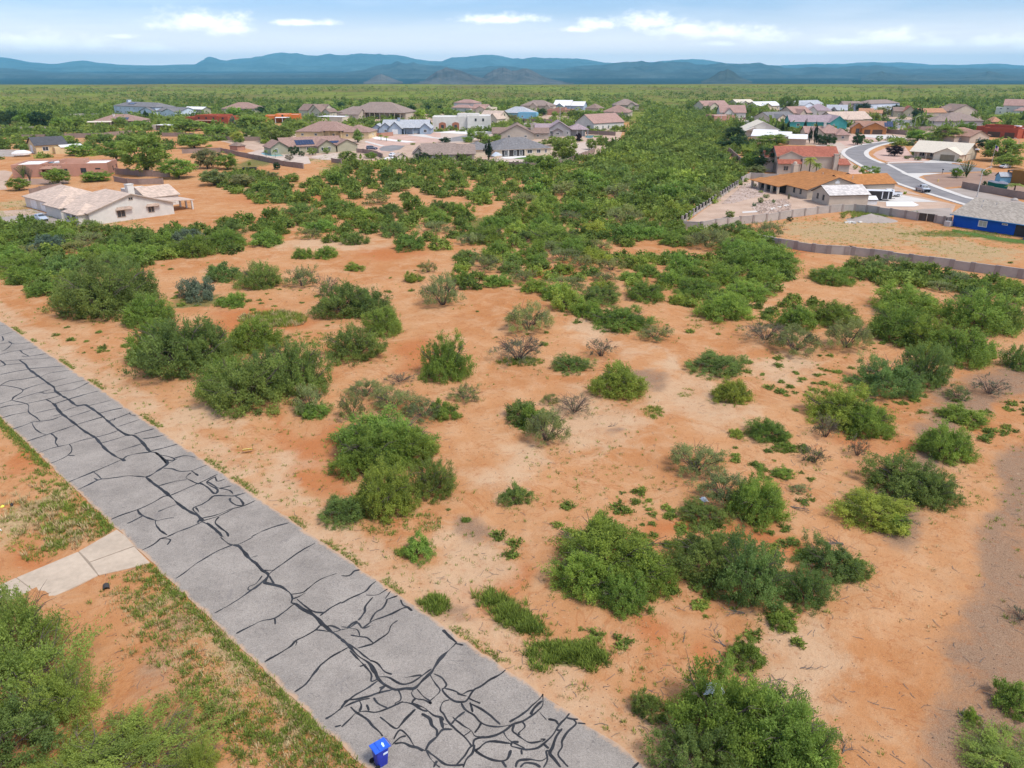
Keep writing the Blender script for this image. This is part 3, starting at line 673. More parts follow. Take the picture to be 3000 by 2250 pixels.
# culvert mouth beside the drive
cv = at('r2', 690, 330)
t = thing('culvert_pipe', 'dark steel culvert mouth poking from the bank beside the concrete driveway', 'culvert', (cv[0], cv[1], -0.10), R(-60))
t.scale = (.65, .65, .65)
plain('dark_steel', (0.05, 0.045, 0.04), 0.3, 5, 0.7, 0.4); plain('dark_inside', (0.008, 0.007, 0.006), 0.1, 3, 1, 0)
mb = MB(); n = 14
for k in range(n):
    a, b_ = 2 * math.pi * k / n, 2 * math.pi * (k + 1) / n
    for r0 in (0.30, 0.27):
        mb.face([(-0.5, r0 * math.cos(a), 0.2 + r0 * math.sin(a)), (-0.5, r0 * math.cos(b_), 0.2 + r0 * math.sin(b_)), (0.35, r0 * math.cos(b_), 0.2 + r0 * math.sin(b_)), (0.25, r0 * math.cos(a), 0.2 + r0 * math.sin(a))])
mb.build('pipe', 'dark_steel', t)
MB().prism([(0.262 * math.cos(2 * math.pi * k / n), 0.2 + 0.262 * math.sin(2 * math.pi * k / n)) for k in range(n)], 'x', -0.45, -0.4).build('dark_disc', 'dark_inside', t)  # near-black disc set inside the pipe

# blue recycling bin
plain('bin_blue', (0.012, 0.030, 0.36), 0.3, 5, 0.38, 0.5); plain('bin_lid_blue', (0.022, 0.12, 0.66), 0.22, 6, 0.36, 0.5)
plain('rubber', (0.012, 0.012, 0.012), 0.2, 5, 0.75, 0.3); plain('label_white', (0.62, 0.72, 0.86), 0.08, 30, 0.5, 0.3); plain('label_pale', (0.62, 0.85, 0.95), 0.05, 8, 0.4, 0.3)
g0 = at('s', 1117, 2236)
bt = thing('recycling_bin', 'blue wheeled recycling bin standing on the near edge of the cracked road', 'bin', (g0[0], g0[1], 0.036), R(38))
mb = MB()
lv = [(0.0, 0.235, 0.26), (0.10, 0.24, 0.27), (0.55, 0.265, 0.315), (0.92, 0.285, 0.345), (1.00, 0.29, 0.35), (1.005, 0.315, 0.375), (1.05, 0.315, 0.375)]
rings = []
for z, hw, hl in lv:
    i = len(mb.v); rings.append(i)
    for q in range(16):
        a = 2 * math.pi * q / 16; cx, sy = math.cos(a), math.sin(a)
        e = 0.36
        mb.v.append((hl * math.copysign(abs(cx) ** e, cx), hw * math.copysign(abs(sy) ** e, sy), z))
for k in range(len(rings) - 1):
    for q in range(16):
        w = (q + 1) % 16
        mb.f.append((rings[k] + q, rings[k] + w, rings[k + 1] + w, rings[k + 1] + q)); mb.m.append(0)
mb.f.append(tuple(range(rings[0], rings[0] + 16))[::-1]); mb.m.append(0)
body = mb.build('body', 'bin_blue', bt)
lid = MB().box(-0.40, -0.325, 1.052, 0.40, 0.325, 1.085).box(-0.14, -0.285, 1.085, 0.36, 0.285, 1.115).box(-0.38, -0.29, 1.085, -0.20, 0.29, 1.10)
lido = lid.build('lid', 'bin_lid_blue', bt, bevel=0.014)
MB().face([(0.08, -0.20, 1.1175), (0.15, -0.20, 1.1175), (0.20, 0.0, 1.1175), (0.15, 0.10, 1.1175), (0.08, 0.0, 1.1175)]).build('lid_mark', 'label_pale', lido)
MB().tube([(0.42, -0.25, 0.98), (0.47, -0.25, 1.02), (0.47, 0.25, 1.02), (0.42, 0.25, 0.98)], 0.017, 6).build('handle', 'bin_blue', bt)
for sy in (-1, 1):
    w = MB().lathe([(0.02, -0.03), (0.13, -0.03), (0.14, -0.015), (0.14, 0.015), (0.13, 0.03), (0.02, 0.03)], n=16)
    w.v = [(x - 0.33, z * 1.0 + sy * 0.275, y + 0.14) for x, y, z in w.v]
    w.build('wheel', 'rubber', bt)
MB().tube([(-0.33, -0.27, 0.14), (-0.33, 0.27, 0.14)], 0.014, 6).build('axle', 'rubber', bt)
MB().face([(0.0, -0.296, 0.72), (0.24, -0.296, 0.72), (0.25, -0.304, 0.86), (0.01, -0.304, 0.86)]).build('label', 'label_white', body)

# yellow board, thrown litter
plain('sign_yellow', (0.85, 0.76, 0.10), 0.05, 4, 0.5, 0.3); plain('sign_white', (0.82, 0.82, 0.78), 0.04, 4, 0.5, 0.3); plain('plastic_white', (0.70, 0.76, 0.80), 0.12, 4, 0.4, 0.4)
g0 = at('s', 727, 1327)
t = thing('yard_sign', 'small yellow and white board sign leaning back in the sand beside the road', 'sign', (g0[0], g0[1], gz(*g0)), R(18))
for x in (-0.42, 0.42): MB().tube([(x, 0.25, -0.05), (x, -0.02, 0.75)], 0.012, 5).build('stake', 'iron', t)
o = MB().box(-0.40, -0.012, 0.0, 0.40, 0.012, 0.56).build('board', 'sign_yellow', t); o.location = (0, 0.16, 0.16); o.rotation_euler = (R(50), 0, 0)
MB().box(-0.40, -0.0145, 0.36, 0.40, -0.0125, 0.56).build('white_band', 'sign_white', o)
def rag(label, g, w, h, z=0.0, seed=1, mat='plastic_white', name='plastic_bag', cat='litter'):
    mb = MB(); n = 7; base = len(mb.v); r_ = random.Random(seed)
    for j in range(n):
        for i in range(n):
            u, v = i / (n - 1) - .5, j / (n - 1) - .5
            k = 1 + 0.5 * r_.random()
            mb.v.append((u * w * k, v * w * k * 0.8, h * max(0, 1 - 3.2 * (u * u + v * v)) * (0.5 + r_.random())))
    for j in range(n - 1):
        for i in range(n - 1):
            q = j * n + i; mb.f.append((q, q + 1, q + n + 1, q + n)); mb.m.append(0)
    o = mb.build(name, mat); o.location = (g[0], g[1], gz(*g) + z); o.rotation_euler = (0, 0, seed)
    return tag(o, label, cat)
rag('pale plastic sheet caught in the top of the big bush at the bottom edge', at('s', 2078, 2110), 0.75, 0.3, 2.0, 3)
rag('small white scrap of plastic under the grey-green shrub on the right of the lot', at('s', 2062, 1468), 0.5, 0.2, 0.02, 5)
g0 = at('s', 8, 1487); rag('small yellow litter lying on sand at the left edge', g0, 0.25, 0.1, 0.02, 8, 'sign_yellow', 'litter_scrap')
g0 = at('s', 36, 1484)
t = thing('utility_marker', 'small dark utility marker standing in orange sand left of the road', 'utility marker', (g0[0], g0[1], gz(*g0)))
MB().lathe([(0.09, 0), (0.09, 0.16), (0.07, 0.2), (0.0, 0.21)], n=10).build('pipe', 'dark_steel', t); MB().lathe([(0.11, 0.16), (0.115, 0.19), (0.08, 0.23), (0.0, 0.235)], n=10).build('cap', 'iron', t)
g0 = at('s', 4, 1555)
t = thing('survey_stake', 'white painted stake lying on sand at the left edge beside grass', 'stake', (g0[0], g0[1], gz(*g0) + 0.02), R(140))
MB().box(0, -0.03, 0, 0.9, 0.03, 0.03).build('shaft', 'sign_white', t); MB().prism([(0.9, -0.03), (1.0, 0.0), (0.9, 0.03)], 'z', 0, 0.03).build('point', 'sign_white', t)

# fallen branches
def branch(label, zn, x, y, ln, rot, seed, n=3):
    g = at(zn, x, y); r_ = random.Random(seed)
    mb = MB()
    def rec(p, a, l, r, dep):
        pts = [p]; q = Vector(p)
        for k in range(5):
            a2 = a + r_.uniform(-.35, .35); q = q + Vector((math.cos(a2) * l / 5, math.sin(a2) * l / 5, r_.uniform(-.03, .05))); q.z = max(q.z, r)
            pts.append(tuple(q))
            if dep < 2 and r_.random() < 0.5: rec(tuple(q), a2 + r_.choice((-1, 1)) * r_.uniform(.4, 1.0), l * r_.uniform(.3, .55), r * .6, dep + 1)
        mb.tube(pts, [r * (1 - .16 * k) for k in range(6)], 5)
    for k in range(n): rec((r_.uniform(-.1, .1), r_.uniform(-.1, .1), 0.04), rot + r_.uniform(-.6, .6), ln * r_.uniform(.6, 1), 0.024 + 0.006 * ln, 0)
    o = mb.build('fallen_branch', deadwood); o.location = (g[0], g[1], gz(*g)); tag(o, label, 'branch', 'dead branches on the sand')
branch('forked dead branch on bare sand above the biggest bottom bush', 's', 2215, 2010, 1.9, 0.15, 2, 3)
branch('tangle of dead twigs beside the small round bush on bottom sand', 's', 2125, 1890, 1.7, 2.4, 3, 3)
branch('crooked dead stick curving left of the small round bush', 's', 2110, 1905, 1.6, -1.2, 4, 1)
branch('single curved dead twig lying on open sand below centre right', 's', 2345, 1958, 0.9, -.5, 5, 1)
branch('pale dead branches below the two big bottom right bushes', 's', 2180, 1800, 1.6, 3.0, 6, 2)
branch('grey dead branch pile beside the spiky little plant on gravel', 's', 2470, 1590, 2.2, 2.7, 7, 4)
branch('dark dead limbs reaching from the shrub at the gravel edge', 's', 2320, 1490, 1.3, -.2, 8, 3)
branch('thin black stick standing out on sand above the bottom bush', 's', 2001, 1880, 0.8, 1.9, 9, 1)
branch('dead twigs near the bottom edge right of the big bush', 's', 2470, 2205, 1.1, 1.0, 10, 3)
branch('straight fallen stick on open orange sand in the middle of the lot', 's', 1782, 1253, 1.0, -.2, 11, 1)
branch('dark dead limbs under the sparse shrub on the far right gravel', 's', 2830, 1175, 2.4, 2.8, 12, 3)
# ---------------------------------------------------------------- plants: unit prototypes (radius 1, height 1)
def crown_arrays(seed, n_twigs, per, leaf, dome=True, loose=0.35, low=0.02, fill=0.45, up=0.35):
    """leaf-sized faces set along short twigs spread through the crown's volume"""
    r_ = np.random.default_rng(seed)
    ph = r_.uniform(0, 6.28, (6, 2)); am = r_.uniform(0.06, 0.20, 6); fr = r_.integers(1, 6, 6)
    th = r_.uniform(0, 2 * np.pi, n_twigs)
    cz = r_.uniform(0.0 if dome else -1, 1, n_twigs) if not dome else r_.uniform(0, 1, n_twigs) ** 1.0
    sr = np.sqrt(np.clip(1 - cz ** 2, 0, 1))
    Rr = 0.86 + sum(am[k] * np.sin(fr[k] * th + ph[k, 0]) * np.cos((1 + k % 3) * cz * 2 + ph[k, 1]) for k in range(6))
    rad = Rr * (fill + (1 - fill) * r_.uniform(0, 1, n_twigs) ** 0.55)
    rad = np.where(r_.uniform(0, 1, n_twigs) < 0.07, rad * r_.uniform(1.05, 1.28, n_twigs), rad)
    d = np.stack([np.cos(th) * sr, np.sin(th) * sr, cz], 1)
    p0 = d * rad[:, None]
    if dome: p0[:, 2] = low + p0[:, 2] * (0.93 - low)
    # twigs gather into clumps
    nc = max(10, n_twigs // 17); cc = p0[r_.integers(0, n_twigs, nc)]
    D = ((p0[:, None, :] - cc[None]) ** 2).sum(-1); k = D.argmin(1)
    p0 = p0 * 0.60 + cc[k] * 0.40
    ct = r_.uniform(0, 1, nc)[k]
    td = d * 0.8 + r_.normal(0, 0.55, d.shape) + np.array([0, 0, up]); td /= np.linalg.norm(td, axis=1)[:, None]
    tl = r_.uniform(0.5, 1.0, n_twigs) * loose
    t = (np.arange(per) + 0.5) / per
    pos = p0[:, None, :] + td[:, None, :] * (tl[:, None] * (t[None] - 0.35))[:, :, None]
    pos[:, :, 2] -= (tl[:, None] * (t[None] ** 2) * 0.25)
    pos = pos + r_.normal(0, leaf * 0.9, pos.shape)
    pos[..., 2] = np.maximum(pos[..., 2], low if dome else -9)
    m = n_twigs * per; pos = pos.reshape(m, 3)
    ax = np.repeat(td, per, 0) + r_.normal(0, 0.8, (m, 3)); ax /= np.linalg.norm(ax, axis=1)[:, None]
    nn = r_.normal(0, 0.7, (m, 3)) + np.repeat(d, per, 0) * 0.5 + np.array([0, 0, 0.7]); sd_ = np.cross(ax, nn); sd_ /= np.linalg.norm(sd_, axis=1)[:, None] + 1e-9
    L = leaf * r_.uniform(0.6, 1.35, m)[:, None]; W = L * r_.uniform(0.30, 0.55, m)[:, None]
    v = np.stack([pos - ax * L, pos + sd_ * W, pos + ax * L, pos - sd_ * W], 1).reshape(-1, 3)
    tint = np.clip(np.repeat(ct, per) * 0.65 + r_.uniform(0, 0.35, m) + r_.normal(0, 0.06, m), 0, 1)
    return v, np.repeat(tint, 4)
def crown_mesh(name, v, tint, mat):
    me = bpy.data.meshes.new(name); F = np.arange(len(v)).reshape(-1, 4)
    np_mesh(me, v, F)
    a = me.attributes.new('tint', 'FLOAT', 'POINT'); a.data.foreach_set('value', tint.astype(np.float32))
    me.materials.append(mat); return me
def stems_mb(seed, n=11, twigs=3, top=0.82, r0=0.022, spread=0.85, base=0.07):
    r_ = random.Random(seed); mb = MB()
    for k in range(n):
        a = 2 * math.pi * (k + r_.random() * 0.8) / n; sp = spread * r_.uniform(0.35, 1.0); h = top * r_.uniform(0.65, 1.0) * (1.15 - 0.45 * sp)
        pts = []
        for q in range(6):
            t = q / 5; wv = 0.07 * math.sin(3 * t * 2 + k)
            pts.append((math.cos(a + wv) * (base + sp * t ** 1.1), math.sin(a + wv) * (base + sp * t ** 1.1), h * t ** 0.85 - 0.01))
        mb.tube(pts, [r0 * (1 - 0.15 * q) for q in range(6)], 4, cap=False)
        for w in range(twigs):
            i = r_.randint(2, 4); p = Vector(pts[i]); a2 = a + r_.uniform(-1.1, 1.1); l = r_.uniform(0.2, 0.42)
            e = p + Vector((math.cos(a2) * l, math.sin(a2) * l, r_.uniform(0.0, 0.8) * l))
            mid = (p + e) / 2 + Vector((0, 0, 0.04))
            mb.tube([tuple(p), tuple(mid), tuple(e)], [r0 * 0.45, r0 * 0.35, r0 * 0.15], 3, cap=False)
    return mb
PROTO = {}
def proto(kind, lod, crowns, stems): PROTO[(kind, lod)] = (crowns, stems)
def mk(kind, seeds, ntw, per, leaf, lod, stm, **kw):
    cr = []
    for s in seeds:
        v, t = crown_arrays(s, ntw, per, leaf, **kw); cr.append((crown_mesh(kind + '_crown', v, t, leaf_m), len(v)))
    st = [stems_mb(s + 50, **stm).mesh(kind + '_stems', [bark]) for s in seeds]
    proto(kind, lod, cr, st)
S0 = dict(n=11, twigs=3, r0=0.017); S1 = dict(n=7, twigs=1, r0=0.022)
mk('mesquite', (11, 12, 13), 2300, 15, 0.0215, 0, S0, loose=0.30, fill=0.45)
mk('feather', (15, 16, 17), 1300, 22, 0.019, 0, dict(n=14, twigs=6, r0=0.012), loose=0.50, fill=0.35, up=0.5)
mk('creosote', (21, 22, 23), 2300, 13, 0.020, 0, dict(n=16, twigs=3, r0=0.013), loose=0.24, fill=0.40, up=0.6)
mk('sparse', (31, 32), 900, 12, 0.022, 0, dict(n=18, twigs=6, r0=0.014), loose=0.28, fill=0.62, low=0.12, up=0.6)
mk('bare', (41, 42), 330, 10, 0.020, 0, dict(n=26, twigs=9, r0=0.012), loose=0.24, fill=0.6, low=0.1)
mk('mesquite', (14, 15, 16, 17), 900, 11, 0.040, 1, S1, loose=0.30, fill=0.5)
mk('creosote', (24, 25, 26), 850, 10, 0.038, 1, dict(n=10, twigs=2, r0=0.016), loose=0.25, fill=0.45, up=0.5)
mk('sparse', (34, 35), 330, 10, 0.036, 1, dict(n=14, twigs=4, r0=0.016), loose=0.28, fill=0.6, low=0.12, up=0.6)
mk('bare', (44,), 70, 8, 0.045, 1, dict(n=20, twigs=6, r0=0.014), loose=0.24, fill=0.6, low=0.1)
mk('mesquite', (18, 19), 150, 7, 0.115, 2, dict(n=5, twigs=0, r0=0.03), loose=0.32, fill=0.55)
mk('creosote', (28, 29), 150, 7, 0.10, 2, dict(n=5, twigs=0, r0=0.03), loose=0.28, fill=0.5)
mk('sparse', (38,), 80, 7, 0.085, 2, dict(n=9, twigs=2, r0=0.02), loose=0.3, fill=0.6, low=0.12)
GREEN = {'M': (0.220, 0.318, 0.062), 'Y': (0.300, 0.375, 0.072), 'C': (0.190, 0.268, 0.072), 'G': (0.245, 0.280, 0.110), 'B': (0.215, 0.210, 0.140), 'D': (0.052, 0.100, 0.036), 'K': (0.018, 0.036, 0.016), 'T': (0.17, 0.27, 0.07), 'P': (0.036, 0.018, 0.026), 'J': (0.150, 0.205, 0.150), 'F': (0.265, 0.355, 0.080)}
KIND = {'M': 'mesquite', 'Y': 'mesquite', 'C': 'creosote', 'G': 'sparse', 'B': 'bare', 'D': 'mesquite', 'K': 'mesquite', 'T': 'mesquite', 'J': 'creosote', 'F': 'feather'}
NSHRUB = [0]; SHRUBS = []
def place_shrub(x, y, rx, ry, h, code, label, group, rot=None, lod=None, name='desert_shrub', z=None):
    dist = math.hypot(x, y)
    if lod is None: lod = 0 if (rx * 1750 / (dist + 12) > 46) else (1 if dist < 190 else 2)
    k = KIND[code]
    if k == 'feather': lod = 0
    if (k, lod) not in PROTO: lod -= 1
    cr, st = PROTO[(k, lod)]; i = NSHRUB[0]; NSHRUB[0] += 1
    z = gz(x, y) if z is None else z
    t = thing(name, label, 'shrub', (x, y, z - 0.02), random.uniform(0, 6.28) if rot is None else rot, group)
    t.scale = (rx, ry, h)
    c = GREEN[code]; j = [random.uniform(0.88, 1.13) for _ in range(2)]
    o = bpy.data.objects.new('crown', cr[i % len(cr)][0]); COL.objects.link(o); o.parent = t
    o.color = (c[0] * j[0], c[1] * (j[0] + j[1]) / 2, c[2] * j[1], 1)
    s = bpy.data.objects.new('stems', st[i % len(st)]); COL.objects.link(s); s.parent = t
    SHRUBS.append((x, y, max(rx, ry)))
    return t
def fit(zn, cx, yb, w, yt):
    """ground centre, radius and height of a plant seen with this centre, base line, width and top"""
    sx, sb = src(zn, cx, yb); st_ = src(zn, cx, yt)[1]; sw = w / ZO[zn][2]
    g = np.array(at('s', sx, sb)); D = math.hypot(g[1], CAM_H)
    dep = g[1] * cth + CAM_H * sth
    r = 0.5 * sw * dep / FPX
    u = g / np.linalg.norm(g)
    c = g + u * r * 0.80
    lo, hi = 0.02, 30
    for _ in range(30):
        z = (lo + hi) / 2
        # highest point on screen over the dome
        ytop = min(proj(c[0] + u[0] * r * 0.9 * math.cos(a), c[1] + u[1] * r * 0.9 * math.cos(a), z * 0.95 * math.sin(a))[1] for a in np.linspace(0.1, 1.6, 9))
        if ytop < st_: hi = z
        else: lo = z
    return c, r, z
SG = 'desert shrubs on the orange sand lot'
def S(cx, yb, w, yt, code, label, zn='d', sq=1.0):
    c, r, h = fit(zn, cx, yb, w, yt)
    h = min(max(h, 0.42 * r), 1.9 * r)
    return place_shrub(c[0], c[1], r * 1.16, r * 1.16 * sq, h * 1.06, code, label, SG)
FG = '''825,1010,205,893,M,biggest rounded bright green shrub right of the road in mid lot
800,1035,150,930,M,green flank of the biggest rounded shrub facing the road
885,1015,130,925,M,mid green shrub joined to the right of the biggest rounded shrub
836,1126,135,1003,Y,yellow-green bushy shrub in front of the biggest rounded shrub
936,1082,104,985,C,dark green shrub right of the yellow-green bushy one
748,1134,104,1066,C,low dark shrub left of the yellow-green bushy one
905,1213,70,1158,M,small leafy tuft between the road and the sand below the yellow-green shrub
540,898,190,775,C,front lowest shrub of the big dark clump beside the road
500,860,140,770,M,left middle shrub of the big dark clump beside the road
600,850,120,745,C,middle shrub filling the big dark clump beside the road
395,822,190,685,C,tall dark shrub at the road end of the big clump
350,790,120,690,M,left edge shrub of the big clump beside the road
455,800,120,690,C,dark shrub behind the front of the big clump
655,862,130,723,C,dark thorny shrub with grey limbs at right of the big clump
553,765,120,690,M,back shrub of the big clump beside a grass patch
670,898,78,828,G,grey-green shrub at the right foot of the big clump
680,905,70,870,M,small spreading shrub right of the big clump on sand
325,707,105,636,M,light green shrub left behind the big road clump
235,692,200,570,C,broad dark shrub near the upper road left of centre
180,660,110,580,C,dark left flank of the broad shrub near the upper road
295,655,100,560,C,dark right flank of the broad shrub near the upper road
240,672,120,615,M,bright patchy shrub in front of the broad dark shrub
771,784,128,700,C,isolated olive shrub right of the big road clump
830,728,88,662,Y,yellow-green small shrub below the long dark thorny one
745,690,130,605,C,dark thorny shrub with bare limbs at left of the long thicket
800,688,100,620,C,right part of the long dark thorny shrub
712,645,60,590,B,half bare grey shrub at the top left of the long thorny one
957,668,84,588,G,grey-green shrub with low skirt above centre
965,826,106,728,M,airy two tiered shrub left of the half bare centre shrub
1120,795,118,722,B,half bare brown shrub over a green ground skirt
1142,728,110,658,G,grey-green spreading shrub north of the half bare centre shrub
1234,808,86,766,C,low dark shrub beside the rounded yellow-green one
1333,864,116,784,Y,rounded yellow-green shrub on open sand at centre right
1298,778,64,727,B,bare twiggy shrub on pale sand right of centre
1005,871,70,829,G,small airy shrub alone on sand left of centre
866,834,68,802,B,small brown twiggy shrub above the grey thicket
790,868,84,818,G,small open shrub at left of the grey thicket
850,900,100,838,G,grey-green shrub in the thicket behind the biggest shrub
915,915,90,862,G,grey shrub at right of the thicket behind the biggest shrub
960,908,60,865,M,small green shrub ending the grey thicket on the right
760,915,60,858,G,sparse upright shrub left of the grey thicket
1126,914,80,860,C,dark shrub left of the twin pair at centre
1180,968,96,880,G,grey-green umbrella shaped shrub of the twin pair at centre
1150,930,70,872,M,middle shrub between the twin pair at centre
1240,902,84,846,B,grey twiggy shrub right of the twin pair
1188,875,40,845,G,small sparse sapling left of the grey twiggy shrub
1113,1094,64,1044,C,small round shrub alone on open sand in the centre foreground
1549,815,128,758,C,dark spreading shrub alone on pale sand right of centre
1578,875,84,820,Y,sparse yellow-green shrub below the dark spreading one
1815,925,150,836,Y,yellow-topped broad shrub right of the lot
1868,945,110,868,M,right drooping flank of the yellow-topped broad shrub
1781,952,66,890,B,small bare trunked shrub below the yellow-topped one
1655,960,88,908,M,vase shaped green shrub on sand right of centre
1590,948,34,928,Y,tiny bright green shrub beside the vase shaped one
1697,982,44,960,M,low strip of green below the vase shaped shrub
1500,1042,126,960,G,olive shrub above the big grey-green one at centre right
1560,1105,110,1022,G,left half of the big grey-green shrub at centre right
1630,1135,126,1030,M,right half of the big grey-green shrub at centre right
1517,1139,108,1079,C,low dark rounded shrub beside the white scrap
1940,1085,170,985,C,large flat topped dark shrub at the gravel edge
2000,1098,120,1010,C,right drooping side of the large flat topped shrub
1880,1145,158,1062,Y,yellow-green open shrub below the large flat topped one
1935,1150,60,1110,M,low green fringe right of the yellow-green open shrub
2035,995,118,915,M,mid green shrub above the large flat topped one
1783,1258,140,1170,C,dark spreading shrub next to the gravel at lower right
1840,1256,70,1200,C,right tip of the dark spreading lower right shrub
1310,1285,240,1130,M,large bright green shrub in the centre foreground
1260,1300,140,1190,M,left flank of the large bright centre foreground shrub
1390,1290,130,1190,M,right flank of the large bright centre foreground shrub
1345,1332,110,1240,M,drooping front spray of the large bright centre foreground shrub
1297,1180,70,1105,M,back tip of the large bright centre foreground shrub
1530,1270,180,1140,C,left half of the large dark shrub in the right foreground
1610,1318,170,1165,C,right half of the large dark shrub in the right foreground
1738,1316,98,1222,C,smaller dark shrub right of the large dark foreground one
1685,1362,76,1312,M,low leafy tip below the large dark foreground shrub
1608,1444,80,1380,M,small round bush above the biggest bottom bush
1540,1640,210,1440,M,biggest bright bush at the bottom edge
1650,1690,260,1490,M,right half of the biggest bottom edge bush
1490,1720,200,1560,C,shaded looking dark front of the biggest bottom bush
1720,1720,170,1560,M,right skirt of the biggest bottom edge bush
1395,1560,70,1490,C,blue-green left spur of the biggest bottom bush
2180,1545,90,1480,M,small shrub on gravel near the right edge
2095,1562,30,1535,M,tiny green shrub on gravel left of the small right edge one
2150,1700,190,1600,F,soft green shrub at the bottom right corner
2200,1350,60,1310,B,small grey twiggy shrub on gravel at the right edge
1905,862,150,778,C,dark shrub in front of the tall rounded one at right
1988,838,112,735,C,tall rounded dark shrub at right
1940,745,140,660,M,broad green shrub of the right hand thicket
2010,770,120,690,M,middle shrub of the right hand thicket
2070,790,130,705,M,lower shrub of the right hand thicket beside the gravel
2115,775,60,730,M,end shrub of the right hand thicket
1650,745,110,690,B,grey half dead shrub in the right middle
1715,770,110,705,G,grey-green shrub beside the half dead one in the right middle
1715,716,80,660,M,green shrub behind the half dead one in the right middle
1826,764,100,692,G,bare stemmed grey shrub in the right middle
1800,706,110,650,M,green tree-like shrub in the right middle
1562,696,122,634,M,green umbrella shrub above the right middle
1342,716,128,664,M,flat green shrub in the upper middle right of centre
1415,740,76,700,G,small grey shrub beside the flat green one
1224,676,72,624,Y,bright small tree-like shrub in upper middle
1270,692,64,650,M,green shrub beside the bright small tree-like one
2110,720,156,628,M,large spreading green shrub near the right edge
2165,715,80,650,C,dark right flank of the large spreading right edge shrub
1952,684,140,614,M,green shrub above the large right thicket
1795,616,96,574,M,green shrub by the wall corner at right
1640,592,166,524,M,broad green shrub just outside the block wall
2133,862,78,814,B,open grey shrub on the right gravel verge
2065,868,60,832,G,small sparse shrub left of the open grey one
2076,922,94,880,M,low green shrub at the gravel verge
2195,800,60,738,C,dark shrub cut by the right edge
1755,1012,64,962,B,small sparse shrub left of the bare sapling
1850,990,50,940,B,bare little sapling on sand at right
1690,1038,44,1014,M,tiny pale green shrub left of the sparse ones
1725,1072,40,1048,G,tiny olive tuft above the yellow-green open shrub
1490,1182,36,1160,M,tiny olive shrub above the spiky plant
1560,620,90,575,M,dense green shrub behind the umbrella shrub
565,628,92,562,C,dark rounded shrub on left sand
480,612,76,566,C,dark shrub left of the rounded one on left sand
430,650,84,596,J,blue-grey shrub on left sand
505,664,60,632,M,small green shrub below the blue-grey one
655,624,72,574,G,upright sparse shrub right of the dark rounded one
50,1440,170,1275,F,feathery tree-like shrub at the left edge by the driveway
60,1560,260,1370,F,big feathery shrub at the left edge
150,1580,150,1440,F,pale feathery spray of the big left edge shrub
30,1690,240,1520,C,darker foot of the big left edge shrub
330,1720,280,1570,F,feathery shrub at the bottom left edge
200,1740,240,1600,F,low feathery shrub at the bottom left corner
440,1700,90,1610,F,thin spray at right of the bottom left feathery shrub
655,560,40,535,M,tiny shrub alone on upper left sand
705,560,48,532,M,small shrub beside the tiny one on upper left sand
765,586,40,568,M,low green tuft on upper left sand
890,612,36,590,Y,small light green shrub in upper middle sand
925,592,40,565,G,small dry shrub in upper middle sand'''
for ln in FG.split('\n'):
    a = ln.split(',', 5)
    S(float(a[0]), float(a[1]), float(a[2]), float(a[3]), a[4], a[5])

# scattered thicket shrubs: polygons in photograph points, with the plants standing in them
def inpoly(p, poly):
    c = False; n = len(poly)
    for i in range(n):
        (x0, y0), (x1, y1) = poly[i], poly[(i + 1) % n]
        if (y0 > p[1]) != (y1 > p[1]) and p[0] < (x1 - x0) * (p[1] - y0) / (y1 - y0) + x0: c = not c
    return c
ZONES = [  # polygon, spacing, radius range, colours, label, group
 ([(1015, 525), (1130, 440), (1240, 400), (1310, 330), (1380, 300), (1440, 290), (1530, 330), (1600, 385), (1470, 482), (1480, 505), (1660, 498), (1665, 558), (1560, 545), (1420, 530), (1300, 545), (1200, 550), (1110, 512)], 1.06, (2.2, 5.4), 'MYMCMG',
  'rounded mesquite in the thicket beside the block wall', 'mesquites in the dense thicket'),
 ([(325, 520), (480, 478), (640, 470), (790, 455), (1000, 445), (1020, 530), (960, 545), (800, 530), (640, 515), (500, 545), (340, 558)], 1.30, (1.8, 4.6), 'MCMCGM',
  'shrub in the belt behind the sand lot', 'shrubs in the belt behind the sand lot'),
 ([(-20, 490), (170, 495), (420, 505), (430, 540), (330, 572), (280, 590), (200, 605), (100, 635), (-20, 595)], 0.95, (2.0, 4.2), 'CMCGMJ',
  'shrub in the patch before the white house', 'shrubs in front of the white house'),
 ([(620, 440), (700, 375), (870, 345), (1000, 350), (1180, 362), (1270, 375), (1180, 425), (1040, 440), (930, 425), (780, 455), (640, 470)], 1.5, (1.9, 4.6), 'MMCGMC',
  'shrub among clumps before the brown roofed house', 'scattered shrubs near the brown house'),
 ([(1170, 540), (1400, 555), (1690, 560), (1700, 640), (1500, 655), (1240, 650), (1120, 620), (990, 625), (990, 560), (1110, 530)], 1.2, (1.7, 3.6), 'MMYCGM',
  'shrub in the loose clump below the thicket', 'shrubs in the loose clump below the thicket'),
 ([(1815, 575), (1900, 565), (2230, 628), (2230, 665), (2050, 640), (1860, 608)], 0.95, (1.6, 2.8), 'MCMGM',
  'shrub in the row along the lower block wall', 'shrubs along the lower block wall'),
 ([(430, 380), (560, 372), (620, 400), (640, 440), (560, 440), (480, 408)], 1.3, (1.5, 2.6), 'MCG',
  'shrub on orange ground behind the white house', 'shrubs behind the white house'),
 ([(1480, 655), (1760, 650), (1800, 690), (1700, 700), (1520, 670)], 1.35, (0.9, 1.6), 'MGM',
  'small shrub on sand below the loose clump', 'small shrubs below the loose clump'),
]
cands = []
rz = random.Random(21)
